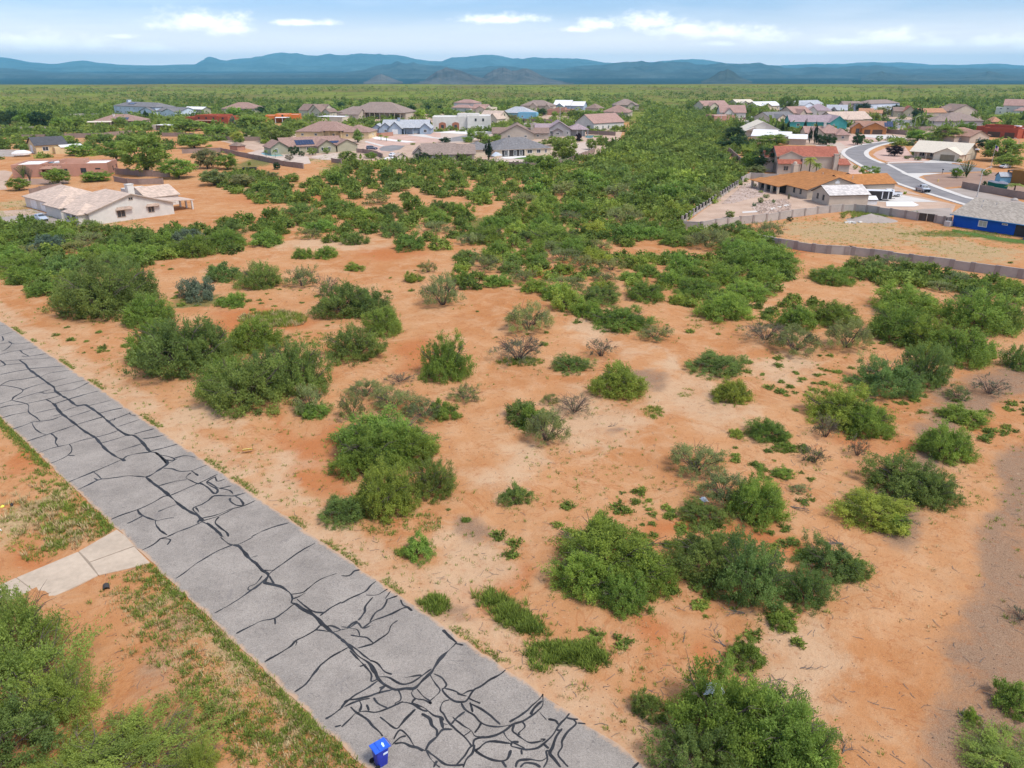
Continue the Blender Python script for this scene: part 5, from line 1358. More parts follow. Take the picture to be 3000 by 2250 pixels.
def house(label, zn, x0, y0, x1, y1, wings, wall, roof, trim='trim_brown', z=0.0, opens=(), cols=(), grp=None, auto=0, name='house', head=None, length=None, org=None, wtrim='trim_white', deck='deck_white'):
    A = org or at(zn, x0, y0, z); Bp = at(zn, x1, y1, z) if zn else None
    hd = R(head) if head is not None else math.atan2(Bp[1] - A[1], Bp[0] - A[0])
    L = length or math.hypot(Bp[0] - A[0], Bp[1] - A[1])
    t = thing(name, label, 'house', (A[0], A[1], 0), hd, HG.get(grp, grp))
    Ws = []
    for w in wings:
        k = w[0]; u0, n0, u1, n1, h = w[1] * L, w[2], w[3] * L, w[4], w[5]
        Ws.append((u0, n0, u1, n1, h)); ex = w[7] if len(w) > 7 and isinstance(w[7], dict) else {}
        wm, rm = ex.get('wall', wall), ex.get('roof', roof)
        if k in 'gGh':
            axis = 'n' if k == 'G' else ('u' if (k == 'g' or (u1 - u0) >= (n1 - n0)) else 'n')
            ends = ex.get('ends', 'hh' if k == 'h' else 'gg')
            r_ = w[6]
            if not ex.get('nowall'):
                iw = ex.get('inset', (0, 0, 0, 0))
                wall_part(t, axis, u0, n0, u1, n1, h, r_, ends, wm, iw)
                Ws[-1] = (u0 + iw[0], n0 + iw[1], u1 - iw[2], n1 - iw[3], h)
                if iw != (0, 0, 0, 0): pass
            roof_part(t, axis, u0, n0, u1, n1, h, r_, ex.get('o', .5), ends, rm, ex.get('trim', trim))
        elif k == 'f': flat_part(t, u0, n0, u1, n1, h, wm, ex.get('deck', deck))
        elif k == 'b': MB().box(u0, n0, 0, u1, n1, h).build('wall', wm, t)
        elif k == 's':                                        # lean-to roof falling to the front
            mb = MB().prism([(n0 - .3, h - .15), (n1, w[6] - .15), (n1, w[6]), (n0 - .3, h)], 'x', u0, u1); mb.build('roof', rm, t)
        elif k == 'r':                                        # lean-to roof falling to the right
            mb = MB().prism([(u0, w[6] - .15), (u1 + .3, h - .15), (u1 + .3, h), (u0, w[6])], 'y', n0, n1); mb.build('roof', rm, t)
    for o_ in opens:
        k = o_[0]; W = Ws[o_[2]]
        if k == 'win': window(t, o_[1], W, o_[3] * ((W[2] - W[0]) if o_[1] in 'fb' else (W[3] - W[1])), o_[4], o_[5], o_[6], *(o_[7:] or (wtrim,)))
        elif k == 'gar': door(t, o_[1], W, o_[3] * ((W[2] - W[0]) if o_[1] in 'fb' else (W[3] - W[1])), o_[4], o_[5], o_[6], 'garage_door', 4)
        elif k == 'door': door(t, o_[1], W, o_[3] * ((W[2] - W[0]) if o_[1] in 'fb' else (W[3] - W[1])), o_[4], o_[5], o_[6])
    if auto:
        for wi, W in enumerate(Ws):
            if wings[wi][0] in 'sr': continue
            ln = W[2] - W[0]; n = int(ln // auto)
            for q in range(n): 
                window(t, 'f', W, ln * (q + .5) / n, 1.0, 1.3, 1.15, wtrim)
                if W[4] > 5: window(t, 'f', W, ln * (q + .5) / n, 3.7, 1.2, 1.1, wtrim)
            dp = W[3] - W[1]
            if dp > 6: window(t, 'l' if A[0] > 0 else 'r', W, dp * .5, 1.0, 1.3, 1.1, wtrim)
    for c in cols: column(t, c[0] * L, c[1], c[2], c[3] if len(c) > 3 else wall)
    t['_L'] = L
    return t
# --- white house by the sand lot
t = house('white house with pale tan tile roof and bay window, nearest on the left', None, 0, 0, 0, 0,
          [('G', 0, 0, 1, 21, 2.75, 2.9, dict(ends='gh')), ('h', .03, 20.9, .72, 37.5, 2.7, 2.5, dict(o=.45)), ('h', -.10, 1.0, .26, 8.0, 2.55, 1.5, dict(o=.4)), ('h', -.06, 12, .3, 20.5, 2.72, 1.7, dict(o=.42)),
           ('g', 1.0, 12.5, 1.42, 22, 2.6, 1.9, dict(o=.4)), ('r', 1.0, 2.6, 1.34, 9.0, 2.25, 2.75)],
          'stucco_white', 'roof_tan', 'trim_tan', org=(-89.9, 161.1), head=50, length=18.6, grp='L', wtrim='trim_tan',
          opens=[('win', 'f', 0, .72, 1.0, 1.5, 1.4), ('win', 'f', 0, .36, .8, 1.9, 1.6), ('gar', 'l', 1, .32, 3.6, 2.3, 'garage_white'), ('gar', 'l', 1, .68, 3.6, 2.3, 'garage_white'), ('win', 'f', 1, .35, .7, .7, 1.7, 'trim_brown'),
                 ('win', 'f', 2, .5, .8, 1.9, 1.5), ('win', 'l', 2, .3, .8, 1.7, 1.5), ('win', 'l', 2, .7, .8, 1.7, 1.5), ('win', 'f', 0, .5, 4.2, 1.0, .7, 'trim_tan')],
          cols=[(1.325, 2.9, 2.2), (1.325, 5.8, 2.2), (1.325, 8.7, 2.2)])
chimney(t, 16.0, 15.0, 1.5, 2.5, 5.6, 'stucco_white')
MB().prism([(5.6, 2.5), (9.2, 2.5), (8.8, 3.05), (6.0, 3.05)], 'y', -0.75, -0.005).build('window_awning', 'roof_tan', t)
MB().prism([(12.3, 2.45), (15.4, 2.45), (15.0, 2.95), (12.7, 2.95)], 'y', -0.7, -0.005).build('window_awning', 'roof_tan', t)
flat_part(t, 19, 22.3, 24.5, 27, 3.4, 'stucco_white', 'deck_white')
# --- pink adobe
t = house('dusty pink flat roofed adobe house with white roof deck left of the white house', 'z1', 165, 1000, 1330, 970,
          [('f', 0, 0, .30, 15, 3.9), ('f', .52, -.3, 1, 12, 3.9), ('f', .3, 2.2, .52, 15.0, 3.85), ('f', .46, 4, .73, 9, 4.7), ('s', .29, -.6, .535, 2.15, 2.55, 3.15, dict(roof='roof_terracotta'))], 'stucco_pink', 'roof_terracotta', grp='L', wtrim='trim_dark',
          opens=[('win', 'f', 1, .08, 1.6, .9, .8, 'trim_dark'), ('win', 'f', 1, .46, 1.0, 1.6, 1.5, 'trim_dark'), ('win', 'f', 1, .78, 2.0, 1.5, .4, 'trim_dark'), ('win', 'r', 1, .5, 1.0, .9, 1.4, 'trim_dark'), ('win', 'r', 1, .85, 1.4, .8, 1.1, 'trim_dark'),
                 ('win', 'f', 0, .4, 1.0, 1.2, 1.5, 'trim_dark'), ('win', 'f', 2, .3, .3, 1.8, 2.1, 'trim_dark'), ('win', 'f', 2, .75, .3, 1.8, 2.1, 'trim_dark')], cols=[(.305, -.6, 2.4), (.41, -.6, 2.4), (.51, -.7, 2.4)])
MB().box(8, 6, 3.46, 9.6, 9, 3.75).build('skylight', 'glass', t); MB().box(10.4, 6, 3.46, 13, 9, 3.7).build('skylight', 'deck_grey', t)
for k in range(5): MB().tube([(8.7 + k * 1.25, 1.9, 3.2), (8.7 + k * 1.25, 2.3, 3.2)], .11, 7).build('roof_beam', 'trim_brown', t)
# --- yellow house with dark roof
t = house('cream yellow house with dark grey gable roof behind the pink adobe', 'z1', 452, 716, 832, 694, [('g', 0, 0, 1, 14, 3.6, 2.6), ('b', .52, -4.0, 1.02, -.01, 2.6)], 'stucco_yellow', 'roof_dark', grp='L', opens=[('gar', 'l', 0, .58, 4.4, 3.0, 'garage_white'), ('win', 'f', 0, .30, 1.2, 2.2, 1.6), ('win', 'l', 0, .16, 1.4, .9, 1.1)])
MB().prism([(-4.3, 2.45), (-.02, 3.2), (-.02, 3.35), (-4.3, 2.6)], 'x', 8.0, 16.4).build('roof', 'roof_white', t)
# --- left neighbourhood
t = house('large pale blue-white two storey house, farthest house at upper left', 'a', 745, 514, 1165, 536, [('h', 0, 0, .66, 17, 6.2, 2.8), ('G', .48, -3, .68, 8, 3.6, 2.2), ('g', .66, 1, 1, 15, 3.8, 2.6), ('G', .80, -2.5, .98, 6, 3.5, 2.2)], 'stucco_paleblue', 'roof_grey', 'trim_dark', grp='L', auto=6.5)
chimney(t, 10, 8, 2.6, 6, 10.2, 'stucco_paleblue'); solar(t, 16, 3, 7.35, 8, 2, .33)
t = house('brown tiled house with dark solar panels and long patio at upper left', 'z1', 1130, 372, 1725, 366, [('h', 0, 0, 1, 20, 3.0, 3.4, dict(inset=(0, 3.4, 0, 0))), ('s', -.08, -3.0, .42, -.05, 2.5, 3.0, dict(roof='roof_cream'))], 'stucco_cream', 'roof_brownpink', grp='L', cols=[(-.06, -2.8, 2.4), (.08, -2.8, 2.4), (.22, -2.8, 2.4), (.40, -2.8, 2.4), (.6, .2, 2.8), (.8, .2, 2.8)], auto=6)
chimney(t, 11, 7, 1.1, 3.5, 6.6, 'stucco_white'); solar(t, 13, 1.5, 3.6, 7, 2, .34)
t = house('dark red adobe house with stepped parapets in the left neighbourhood', 'z2', 385, 378, 975, 390, [('f', 0, 1, .36, 15, 4.6), ('f', .30, -.5, .78, 16, 6.0), ('f', .78, 0, 1, 12, 5.4), ('s', .36, -3.5, .76, -.55, 2.9, 3.2, dict(roof='roof_terracotta'))], 'stucco_red', 'roof_terracotta', grp='L', deck='stucco_red', wtrim='trim_dark', cols=[(.37, -3.4, 2.8), (.5, -3.4, 2.8), (.63, -3.4, 2.8), (.75, -3.4, 2.8)], auto=5)
t = house('bright orange adobe house with white roof decks in the left neighbourhood', 'z2', 1450, 350, 1898, 346, [('f', 0, 2, .4, 14, 4.4), ('f', .3, 0, .72, 13, 5.2), ('f', .70, -1, 1, 12, 5.0), ('s', .32, -6, .74, -.05, 3.3, 3.4, dict(roof='roof_white'))], 'stucco_orange', 'roof_white', grp='L', wtrim='trim_dark', cols=[(.33, -5.8, 3.2, 'trim_white'), (.53, -5.8, 3.2, 'trim_white'), (.73, -5.8, 3.2, 'trim_white')], auto=6)
house('small outbuilding with white metal roof between the pale blue and red houses', 'z2', 402, 240, 640, 246, [('g', 0, 0, 1, 9, 4, 1.6, dict(o=.5))], 'stucco_olive', 'roof_white', grp='L', auto=7)
house('brown hip roofed house half hidden by trees behind the red adobe', 'z2', 885, 222, 1352, 222, [('h', 0, 0, 1, 22, 3.4, 4.4)], 'stucco_tan', 'roof_brownpink', grp='L', auto=7)
house('cream house with brown roof and three front gables behind the orange adobe', 'z3', 70, 268, 515, 282, [('g', 0, 4, .72, 18, 4.4, 4.2), ('G', .36, 1, .72, 12, 4.3, 4.4), ('G', .52, -1.5, .80, 8, 3.8, 3.4), ('G', .80, 0, 1, 9, 3.8, 2.2)], 'stucco_cream', 'roof_brown', grp='L', auto=6)
t = house('wide mansion with sweeping brown hip roof and columned patio', 'z3', 545, 300, 1455, 312, [('h', .18, 2, 1, 30, 4.6, 6.4, dict(inset=(0, 5, 0, 0))), ('h', 0, 8, .45, 26, 4.2, 3.6), ('g', .17, -7, .44, 6, 3.6, 3.2, dict(ends='hg'))], 'stucco_tan', 'roof_taupe', grp='L', auto=6, cols=[(.46, 1.8, 4.4), (.53, 1.8, 4.4), (.60, 1.8, 4.4), (.67, 1.8, 4.4), (.74, 1.8, 4.4), (.81, 1.8, 4.4), (.88, 1.8, 4.4), (.96, 1.8, 4.4)])
house('tan carport with flat white roof beside the orange adobe', 'z3', 370, 358, 685, 366, [('s', 0, 0, 1, 8, 4.2, 4.4), ('b', .36, .2, .99, 7.8, 4.0)], 'stucco_cream', 'roof_white', grp='L', name='carport')
t = house('long olive house with blue solar panels and brown roof', 'z3', 20, 764, 772, 728, [('g', -.10, 3.5, .92, 15, 2.9, 3.0), ('G', .46, -.3, .76, 9, 2.9, 2.2), ('G', .80, 1.0, 1.16, 13, 2.9, 2.0), ('G', -.32, 1.5, -.02, 14, 2.9, 2.2), ('G', .06, 2.8, .13, 6, 2.5, .8)], 'stucco_olive', 'roof_brownpink', grp='L',
          opens=[('win', 'f', 0, .24, .9, 1.6, 1.6), ('win', 'f', 0, .42, .9, 1.6, 1.5), ('win', 'f', 1, .2, 1.0, .9, 1.4), ('win', 'f', 1, .62, 1.0, 1.2, 1.4), ('door', 'f', 0, .88, 1.1, 2.2, 'trim_dark'), ('win', 'f', 3, .3, .6, 1.2, 1.8), ('win', 'r', 3, .3, .6, 1.6, 1.9)])
solar(t, 3.2, 3.9, 3.2, 7, 2, .50); solar(t, -5.8, 4.5, 3.55, 2, 1, .0) if False else None; solar(t, 17.0, 4.2, 3.3, 4, 1, .50)
t = house('big brown tiled house with arched tan entry behind the olive house', 'z3', 50, 552, 1020, 560, [('h', 0, 3, .72, 22, 3.2, 4.2), ('h', .40, -2, .66, 10, 4.0, 2.4, dict(inset=(.8, 3, .8, 0))), ('h', .62, 0, 1, 16, 3.3, 2.8)], 'stucco_yellow', 'roof_brownpink', grp='L', auto=6, cols=[(.41, -1.6, 3.9), (.49, -1.6, 3.9), (.57, -1.6, 3.9), (.65, -1.6, 3.9)])
t = house('blue-grey house with light grey roof and row of front gables', 'z3', 1045, 500, 1825, 500, [('g', .18, 4, .95, 18, 3.2, 3.6), ('G', 0, 1, .20, 12, 3.0, 2.0), ('G', .14, 0, .36, 12, 3.1, 2.7), ('G', .30, -1, .52, 12, 3.1, 3.2), ('h', .56, -1.5, .72, 9, 3.6, 1.8, dict(inset=(.5, 2.5, .5, 0))), ('G', .82, -1, 1, 14, 3.2, 2.4)], 'stucco_bluegrey', 'roof_palegrey', 'trim_dark', grp='L',
          opens=[('win', 'f', 1, .45, .9, 1.7, 1.5), ('win', 'f', 2, .5, .9, 1.4, 1.5), ('gar', 'f', 3, .5, 3.0, 2.4, 'garage_white'), ('win', 'f', 0, .57, .9, 1.2, 1.5), ('win', 'f', 5, .5, .9, 1.7, 1.6)], cols=[(.565, -1.3, 3.5), (.71, -1.3, 3.5)])
chimney(t, 14, 10, 1.2, 4, 7.6, 'stucco_bluegrey')
t = house('white block modern house with two arched brick window surrounds', 'z3', 1850, 449, 2600, 448, [('f', 0, 0, .60, 14, 7.4), ('f', .60, -2, 1.0, 12, 8.0), ('f', .42, 6, .8, 15, 8.6)], 'stucco_white', 'roof_white', grp='L', deck='deck_white', wtrim='trim_dark',
          opens=[('win', 'f', 1, .36, 4.9, 1.1, 1.5, 'trim_dark'), ('win', 'f', 1, .68, 4.9, 1.1, 1.5, 'trim_dark'), ('gar', 'f', 1, .55, 5.2, 2.8, 'garage_white')])
Lw = t['_L']
for u in (.28, .66):
    a = u * .6 * Lw; arch = [(a - 2, .02), (a + 2, .02), (a + 2, 3.6), (a + 1.2, 4.15), (a, 4.4), (a - 1.2, 4.15), (a - 2, 3.6)]
    q = MB().prism(arch, 'y', -.14, -.005).build('brick_surround', 'brick_red', t)
    MB().box(a - .75, -.2, 1.1, a + .75, -.145, 2.9).build('pane', 'glass', q)
t = house('greige house with long brown roof standing just behind the thicket', 'z3', 1735, 762, 2395, 756, [('g', -.04, 0, .62, 13, 2.75, 3.2), ('g', .58, 1.2, 1.0, 12, 2.74, 2.9, dict(inset=(0, 3.5, .2, 0), o=.45)), ('G', -.22, 2.4, .02, 14, 2.7, 2.1)], 'stucco_greige', 'roof_taupe', z=2.6, grp='L',
          opens=[('win', 'f', 0, .38, .9, 1.7, 1.5, 'trim_white', 'blind_glass'), ('win', 'f', 0, .74, .9, 2.6, 1.5, 'trim_white', 'blind_glass'), ('win', 'l', 0, .25, 1.0, .9, 1.5), ('win', 'l', 0, .6, 1.0, .9, 1.5), ('win', 'f', 1, .3, .4, 2.2, 2.0)], cols=[(.79, 1.4, 2.6), (.985, 1.4, 2.6)])
t = house('cream house with slate grey hip roof and covered patio beside a tall juniper', 'z4', 660, 800, 1385, 768, [('h', 0, 0, 1, 17, 2.9, 3.6, dict(inset=(0, 0, 0, 0))), ('h', -.38, 4, .1, 16, 2.85, 2.4)], 'stucco_cream', 'roof_grey', 'trim_tan', grp='L', wtrim='trim_white',
          opens=[('win', 'f', 0, .62, .9, 2.2, 1.4), ('win', 'f', 0, .78, .9, 1.7, 1.4), ('win', 'f', 0, .91, .9, 1.0, 1.4)])
L0 = t['_L']; 
MB().box(.13 * L0, -.03, .12, .54 * L0, -.006, 2.55).build('patio_dark_plate', 'trim_dark', t); column(t, .24 * L0, -.2, 2.6, 'stucco_white', .34); column(t, .53 * L0, -.2, 2.6, 'stucco_cream', .4)  # flat dark plate on the wall behind the patio columns
for u in (.2, .36, .46): window(t, 'f', (0, -.03, L0, 10), u * L0, .3, 1.3, 2.0, 'trim_white')
for u, n in ((.2, 3), (.42, 2.4), (.56, 2.6), (.8, 2.8), (.3, 4.5)): vent(t, u * L0, n, 3.4 + n * .35)
t = house('house with wide brown gable facing forward behind the slate roofed one', 'z4', 738, 572, 1168, 572, [('G', 0, 0, 1, 20, 3.0, 3.9), ('g', .8, 4, 1.45, 14, 2.9, 2.2), ('g', -.25, 5, .2, 15, 2.8, 2.4)], 'stucco_greige', 'roof_brown', 'trim_dark', grp='L', auto=7)
chimney(t, 15.5, 7, 1.4, 3, 7.2, 'stucco_greige')
t = house('grey-brown house with low front gable and pool behind the brown gable', 'z4', 1352, 532, 1642, 532, [('G', 0, 0, 1, 18, 3.9, 3.5), ('g', -.55, 6, .2, 16, 3.4, 2.4), ('h', .9, 1, 1.8, 14, 3.6, 2.4, dict(inset=(0, 2, 1.5, 0))), ('G', .22, -1.2, .62, 6, 2.9, 1.3)], 'stucco_grey', 'roof_lavender', grp='L', opens=[('win', 'f', 0, .13, 1.2, 1.3, 1.6), ('win', 'f', 3, .5, 1.0, 1.6, 1.2), ('win', 'f', 0, .86, 1.2, 1.0, 1.5)], cols=[(1.3, .8, 3.4), (1.55, .8, 3.4), (1.78, .8, 3.4)])
house('white house with dusty pink gable roof at the end of the left street', 'z4', 1700, 440, 1955, 458, [('G', 0, 0, .95, 26, 4.2, 4.4, dict(roof='roof_pink'))], 'stucco_white', 'roof_pink', grp='L', opens=[('win', 'f', 0, .72, .4, 2.0, 2.3, 'trim_dark'), ('win', 'r', 0, .12, .6, 1.2, 2), ('win', 'r', 0, .3, .6, 1.2, 2), ('win', 'r', 0, .48, .6, 1.2, 2)])
house('white two storey house with pinkish hip roof, far centre', 'z4', 112, 202, 376, 208, [('h', 0, 3, 1, 16, 7.0, 2.4), ('h', .1, -5, 1.0, 4, 3.4, 2.0)], 'stucco_white', 'roof_pink', grp='L', auto=6)
house('pink roofed low house right of the far white two storey one', 'z4', 350, 224, 610, 230, [('g', 0, 2, .7, 14, 3.6, 3.0), ('G', .3, -2, .75, 8, 3.4, 2.0), ('f', .75, 0, 1, 12, 4.4, 0)], 'stucco_cream', 'roof_pink', grp='L', auto=6)
house('tan house with pale roof beside the white block house', 'z4', 442, 362, 720, 372, [('g', 0, 2, .9, 16, 3.8, 4.0), ('G', .62, -3, 1.0, 8, 3.6, 3.0)], 'stucco_cream', 'roof_tan', grp='L', auto=6)
t = house('pale grey roofed house with turquoise patio columns', 'z4', 720, 292, 1212, 300, [('h', 0, 3, .8, 20, 3.8, 3.8), ('f', .52, -3, 1.0, 3, 4.3)], 'stucco_turq', 'roof_palegrey', grp='L', deck='stucco_turq', auto=5)
house('brown hip roofed house with arched entry, far centre right', 'z4', 985, 208, 1372, 214, [('h', 0, 2, 1, 20, 5.0, 4.0), ('G', .36, -2, .58, 6, 4.6, 2.6), ('G', .84, -2, 1.02, 8, 3.8, 2.4)], 'stucco_tan', 'roof_taupe', grp='L', auto=7)
house('grey house with bright white metal roof, far centre right', 'z4', 1395, 190, 1795, 196, [('g', .04, 2, .58, 20, 4.2, 4.0), ('g', .56, 4, 1, 18, 4.0, 3.2), ('G', .16, -3, .42, 8, 3.6, 2.4)], 'stucco_bluegrey', 'roof_white', grp='L', auto=8)
house('low terracotta adobe behind a wall, far centre right', 'z4', 1340, 252, 1655, 256, [('f', 0, 0, 1, 14, 4.2), ('f', .3, 3, .7, 12, 5.2)], 'stucco_pink', 'roof_pink', grp='L', deck='roof_pink', auto=7)
house('small brown roofed house peeping over trees right of the metal roof', 'b', 1580, 508, 1660, 510, [('h', 0, 0, 1, 14, 3.6, 3.2)], 'stucco_tan', 'roof_brown', grp='L', auto=8)
house('brown hip roofed house beside the thicket, far right of the left neighbourhood', 'b', 1690, 535, 1855, 538, [('h', 0, 0, 1, 18, 3.8, 4.2), ('h', .5, -4, 1.05, 6, 3.6, 2.6)], 'stucco_tan', 'roof_brownpink', grp='L', auto=7)
house('farthest brown roofed house of the left neighbourhood, above the hip roofed one', 'b', 1770, 492, 1935, 492, [('h', 0, 0, .95, 18, 4.4, 4.6), ('G', .5, -3, .8, 6, 4, 2.6)], 'stucco_tan', 'roof_taupe', grp='L', auto=8)
house('dark roofed garage shelter under trees beside the far left wall', 'z2', 40, 452, 240, 458, [('s', 0, 0, 1, 7, 3.0, 3.2, dict(roof='roof_white')), ('b', -.3, .5, -.02, 6.5, 2.9)], 'stucco_cream', 'roof_white', grp='L', name='carport', cols=[(.02, .2, 2.8, 'trim_dark'), (.5, .2, 2.8, 'trim_dark'), (.98, .2, 2.8, 'trim_dark')])
house('little brown roofed shed inside the corner of the olive house yard', 'z2', 992, 708, 1090, 716, [('h', 0, 0, 1, 4, 2.1, 1.2, dict(o=.3))], 'stucco_pink', 'roof_brown', grp='L', name='shed')
house('small pale garden shed with gable roof left of the greige house', 'z3', 1392, 868, 1502, 862, [('G', 0, 0, 1, 4, 2.2, 1.0, dict(o=.2))], 'stucco_cream', 'roof_tan', grp='L', name='shed')
# --- right neighbourhood
t = house('tan house with orange shingle roof and columned patio inside the walled yard', None, 0, 0, 0, 0, [('G', 0, 0, 1, 23, 2.6, 2.7, dict(ends='gh')), ('g', .9, 6, 1.85, 15, 2.55, 2.0, dict(o=.45)), ('G', .95, 13, 1.5, 24, 2.58, 2.1, dict(o=.4))],
          'stucco_tan', 'roof_orange', 'trim_brown', org=(75.9, 197.0), head=13, length=16.5, grp='R', wtrim='trim_dark', opens=[('win', 'l', 0, .26, .9, .8, 1.5, 'trim_dark'), ('win', 'l', 0, .13, .9, .8, 1.5, 'trim_dark')])
MB().box(-.03, 9.8, .06, -.006, 22.4, 2.4).build('patio_dark_plate', 'trim_dark', t)
MB().prism([(-3.0, 1.98), (.4, 2.62), (.4, 2.78), (-3.0, 2.14)], 'y', 9.0, 23.5).build('patio_roof', ['roof_orange'], t)
for n in (9.6, 12.6, 15.8, 19.2, 22.9): column(t, -2.6, n, 2.0, 'stucco_tan', .55)
chimney(t, 7.0, 18.0, 1.4, 4, 6.6, 'stucco_tan'); MB().lathe([(.55, 6.7), (.5, 7.2), (.25, 7.4), (0, 7.45)], 7.0, 18.0, 10).build('chimney_pot', 'stucco_tan', t)
MB().prism([(7.6, 3.7), (8.9, 3.7), (8.9, 4.2), (8.25, 4.6), (7.6, 4.2)], 'y', -.08, -.004).build('gable_vent', 'trim_white', t); vent(t, 18.5, 8, 4.0); vent(t, 12.0, 12.0, 4.6)
t = house('detached tan garage with mottled white roof beside the orange roofed house', None, 0, 0, 0, 0, [('g', 0, 0, 1, 8.2, 2.75, 1.7, dict(o=.4))], 'stucco_tan', 'roof_mottled', 'trim_brown', org=(77.4, 186.4), head=8, length=10.2, grp='R', name='garage', wtrim='trim_dark', opens=[('win', 'l', 0, .34, 1.0, .8, 1.3, 'trim_dark'), ('win', 'l', 0, .68, 1.0, .8, 1.3, 'trim_dark')])
house('small white metal garden shed against the block wall by the garage', 'z7', 1400, 797, 1630, 797, [('g', 0, 0, 1, 3, 1.3, .7, dict(o=.15))], 'trim_white', 'roof_white', grp='R', name='shed')
t = house('two storey tan house with red barrel tile roof behind the orange roofed one', 'z7', 335, 400, 1060, 395, [('b', 0, 0, .32, 8, 3.4), ('g', 0, 1.6, .84, 12, 5.6, 2.6, dict(o=.4)), ('s', -.01, -.3, .325, 1.55, 3.4, 5.0), ('G', .015, 1.0, .33, 8, 5.6, 1.5, dict(o=.25)), ('s', .83, -.2, 1.0, 4.6, 3.2, 4.6), ('b', .84, 0, .99, 9, 3.15), ('g', -.12, 6, .02, 11, 5.0, 1.6)], 'stucco_greige', 'roof_red', 'trim_tan', grp='R', head=-5, length=22.5, wtrim='trim_dark',
          opens=[('win', 'f', 0, .36, 1.1, 1.6, 1.5, 'trim_tan')])
chimney(t, .37 * t['_L'], .8, 1.7, 0, 4.9, 'stucco_greige'); chimney(t, .80 * t['_L'], .8, 1.3, 0, 6.2, 'stucco_greige')
t = house('royal blue house with grey shingle roof at the right edge', None, 0, 0, 0, 0, [('g', 0, 0, 1, 17, 2.65, 2.5, dict(o=.6))], 'stucco_royal', 'roof_shingle', 'trim_blue', org=(93.6, 160.6), head=-57, length=24, grp='R', opens=[('win', 'f', 0, .255, .75, 1.75, 1.25, 'trim_white', 'blind_glass'), ('win', 'f', 0, .43, 1.75, 1.1, .35, 'trim_white')])
MB().box(12.4, -.03, .05, 17.5, -.006, 2.4).build('porch_dark_plate', 'trim_dark', t); MB().box(15.4, -2.6, 0, 20, -.9, .95).build('porch_wall', 'stucco_royal', t)
for u, n in ((3, 4.5), (5, 6.3), (2.0, 6.8), (13.5, 5.0)): vent(t, u, n, 2.7 + n * .29)
MB().box(-.9, -1.5, 0, .3, -.3, 1.05).build('air_conditioner', 'deck_grey', t)
t = house('ranch house with broad cream metal looking roof and brown garage door', 'z6', 722, 852, 1400, 902, [('g', 0, 1.5, 1, 15, 2.75, 3.3, dict(o=.7, inset=(0, 2.6, 0, 0))), ('G', .50, -2.2, .98, 9, 2.7, 2.0, dict(o=.5))], 'stucco_cream', 'roof_cream', 'trim_tan', grp='R', opens=[('gar', 'f', 1, .55, 4.9, 2.25, 'garage_tan'), ('win', 'f', 0, .16, .6, 2.0, 1.6), ('win', 'f', 0, .36, .6, 1.7, 1.6), ('win', 'r', 1, .6, 1.3, .8, .9)], cols=[(.14, 1.3, 2.5), (.30, 1.3, 2.5), (.45, 1.3, 2.5)])
MB().box(20.5, 5.6, 4.0, 21.7, 6.8, 4.35).build('skylight', 'deck_white', t)
house('teal house with lilac tile roof behind the cypresses', 'z5', 1392, 470, 1945, 474, [('g', 0, 2, 1, 16, 3.8, 3.4), ('G', .88, -3, 1.28, 20, 3.7, 3.6)], 'stucco_teal', 'roof_lavender', 'stucco_teal', grp='R', opens=[('win', 'f', 0, .2, 1.2, 1.8, 1.5), ('win', 'f', 0, .6, 1.2, 1.8, 1.5), ('win', 'f', 1, .25, 1.4, 1.0, 1.4)])
t = house('white barn shaped house with pale gable roof left of the cypresses', 'z5', 800, 578, 1128, 560, [('G', 0, 0, 1, 19, 3.6, 3.9), ('G', -.02, -4, .46, .02, 3.3, 1.6, dict(roof='roof_cream', inset=(0, 2.5, 0, 0)))], 'stucco_white', 'roof_cream', 'trim_white', grp='R', head=-8, length=17, wtrim='trim_dark', cols=[(.0, -3.8, 3.1), (.22, -3.8, 3.1), (.44, -3.8, 3.1)])
house('low white roofed house in front of the white barn shaped one', 'z5', 880, 655, 1360, 672, [('g', 0, 2, .62, 14, 3.2, 2.4), ('g', .55, 3, 1.0, 13, 3.2, 1.7)], 'stucco_cream', 'roof_white', 'trim_white', grp='R', auto=7)
house('small outbuilding with flat white roof beside the cypresses', 'z5', 1372, 682, 1592, 688, [('g', 0, 0, 1, 9, 2.9, 1.5)], 'stucco_greige', 'roof_white', 'trim_white', grp='R', name='garage')
t = house('house with faded pink tile roof and many hips below the teal house', 'z5', 1605, 622, 2135, 628, [('g', 0, 4, .5, 16, 3.3, 2.6), ('h', .28, 2, .95, 17, 3.4, 3.4), ('G', .05, 0, .42, 9, 3.2, 2.6), ('h', .7, -2, 1.0, 9, 3.1, 2.2)], 'stucco_tan', 'roof_pink', grp='R', auto=5)
chimney(t, 9.5, 8.5, 1.1, 4, 7.6, 'stucco_white')
t = house('burnt orange house with two brown garage doors and solar panels', 'z6', 0, 540, 432, 548, [('g', .1, 4, 1, 15, 3.2, 3.0), ('G', .24, -1, .96, 8, 3.2, 2.7), ('G', -.06, 1, .30, 9, 3.4, 2.3)], 'stucco_burnt', 'roof_terracotta', 'trim_brown', grp='R', opens=[('gar', 'f', 1, .22, 3.0, 2.3, 'garage_brown'), ('gar', 'f', 1, .64, 4.9, 2.3, 'garage_brown'), ('win', 'f', 2, .5, .1, 1.8, 2.6, 'trim_brown')])
solar(t, 15.6, 4.6, 3.6, 4, 3, .5)
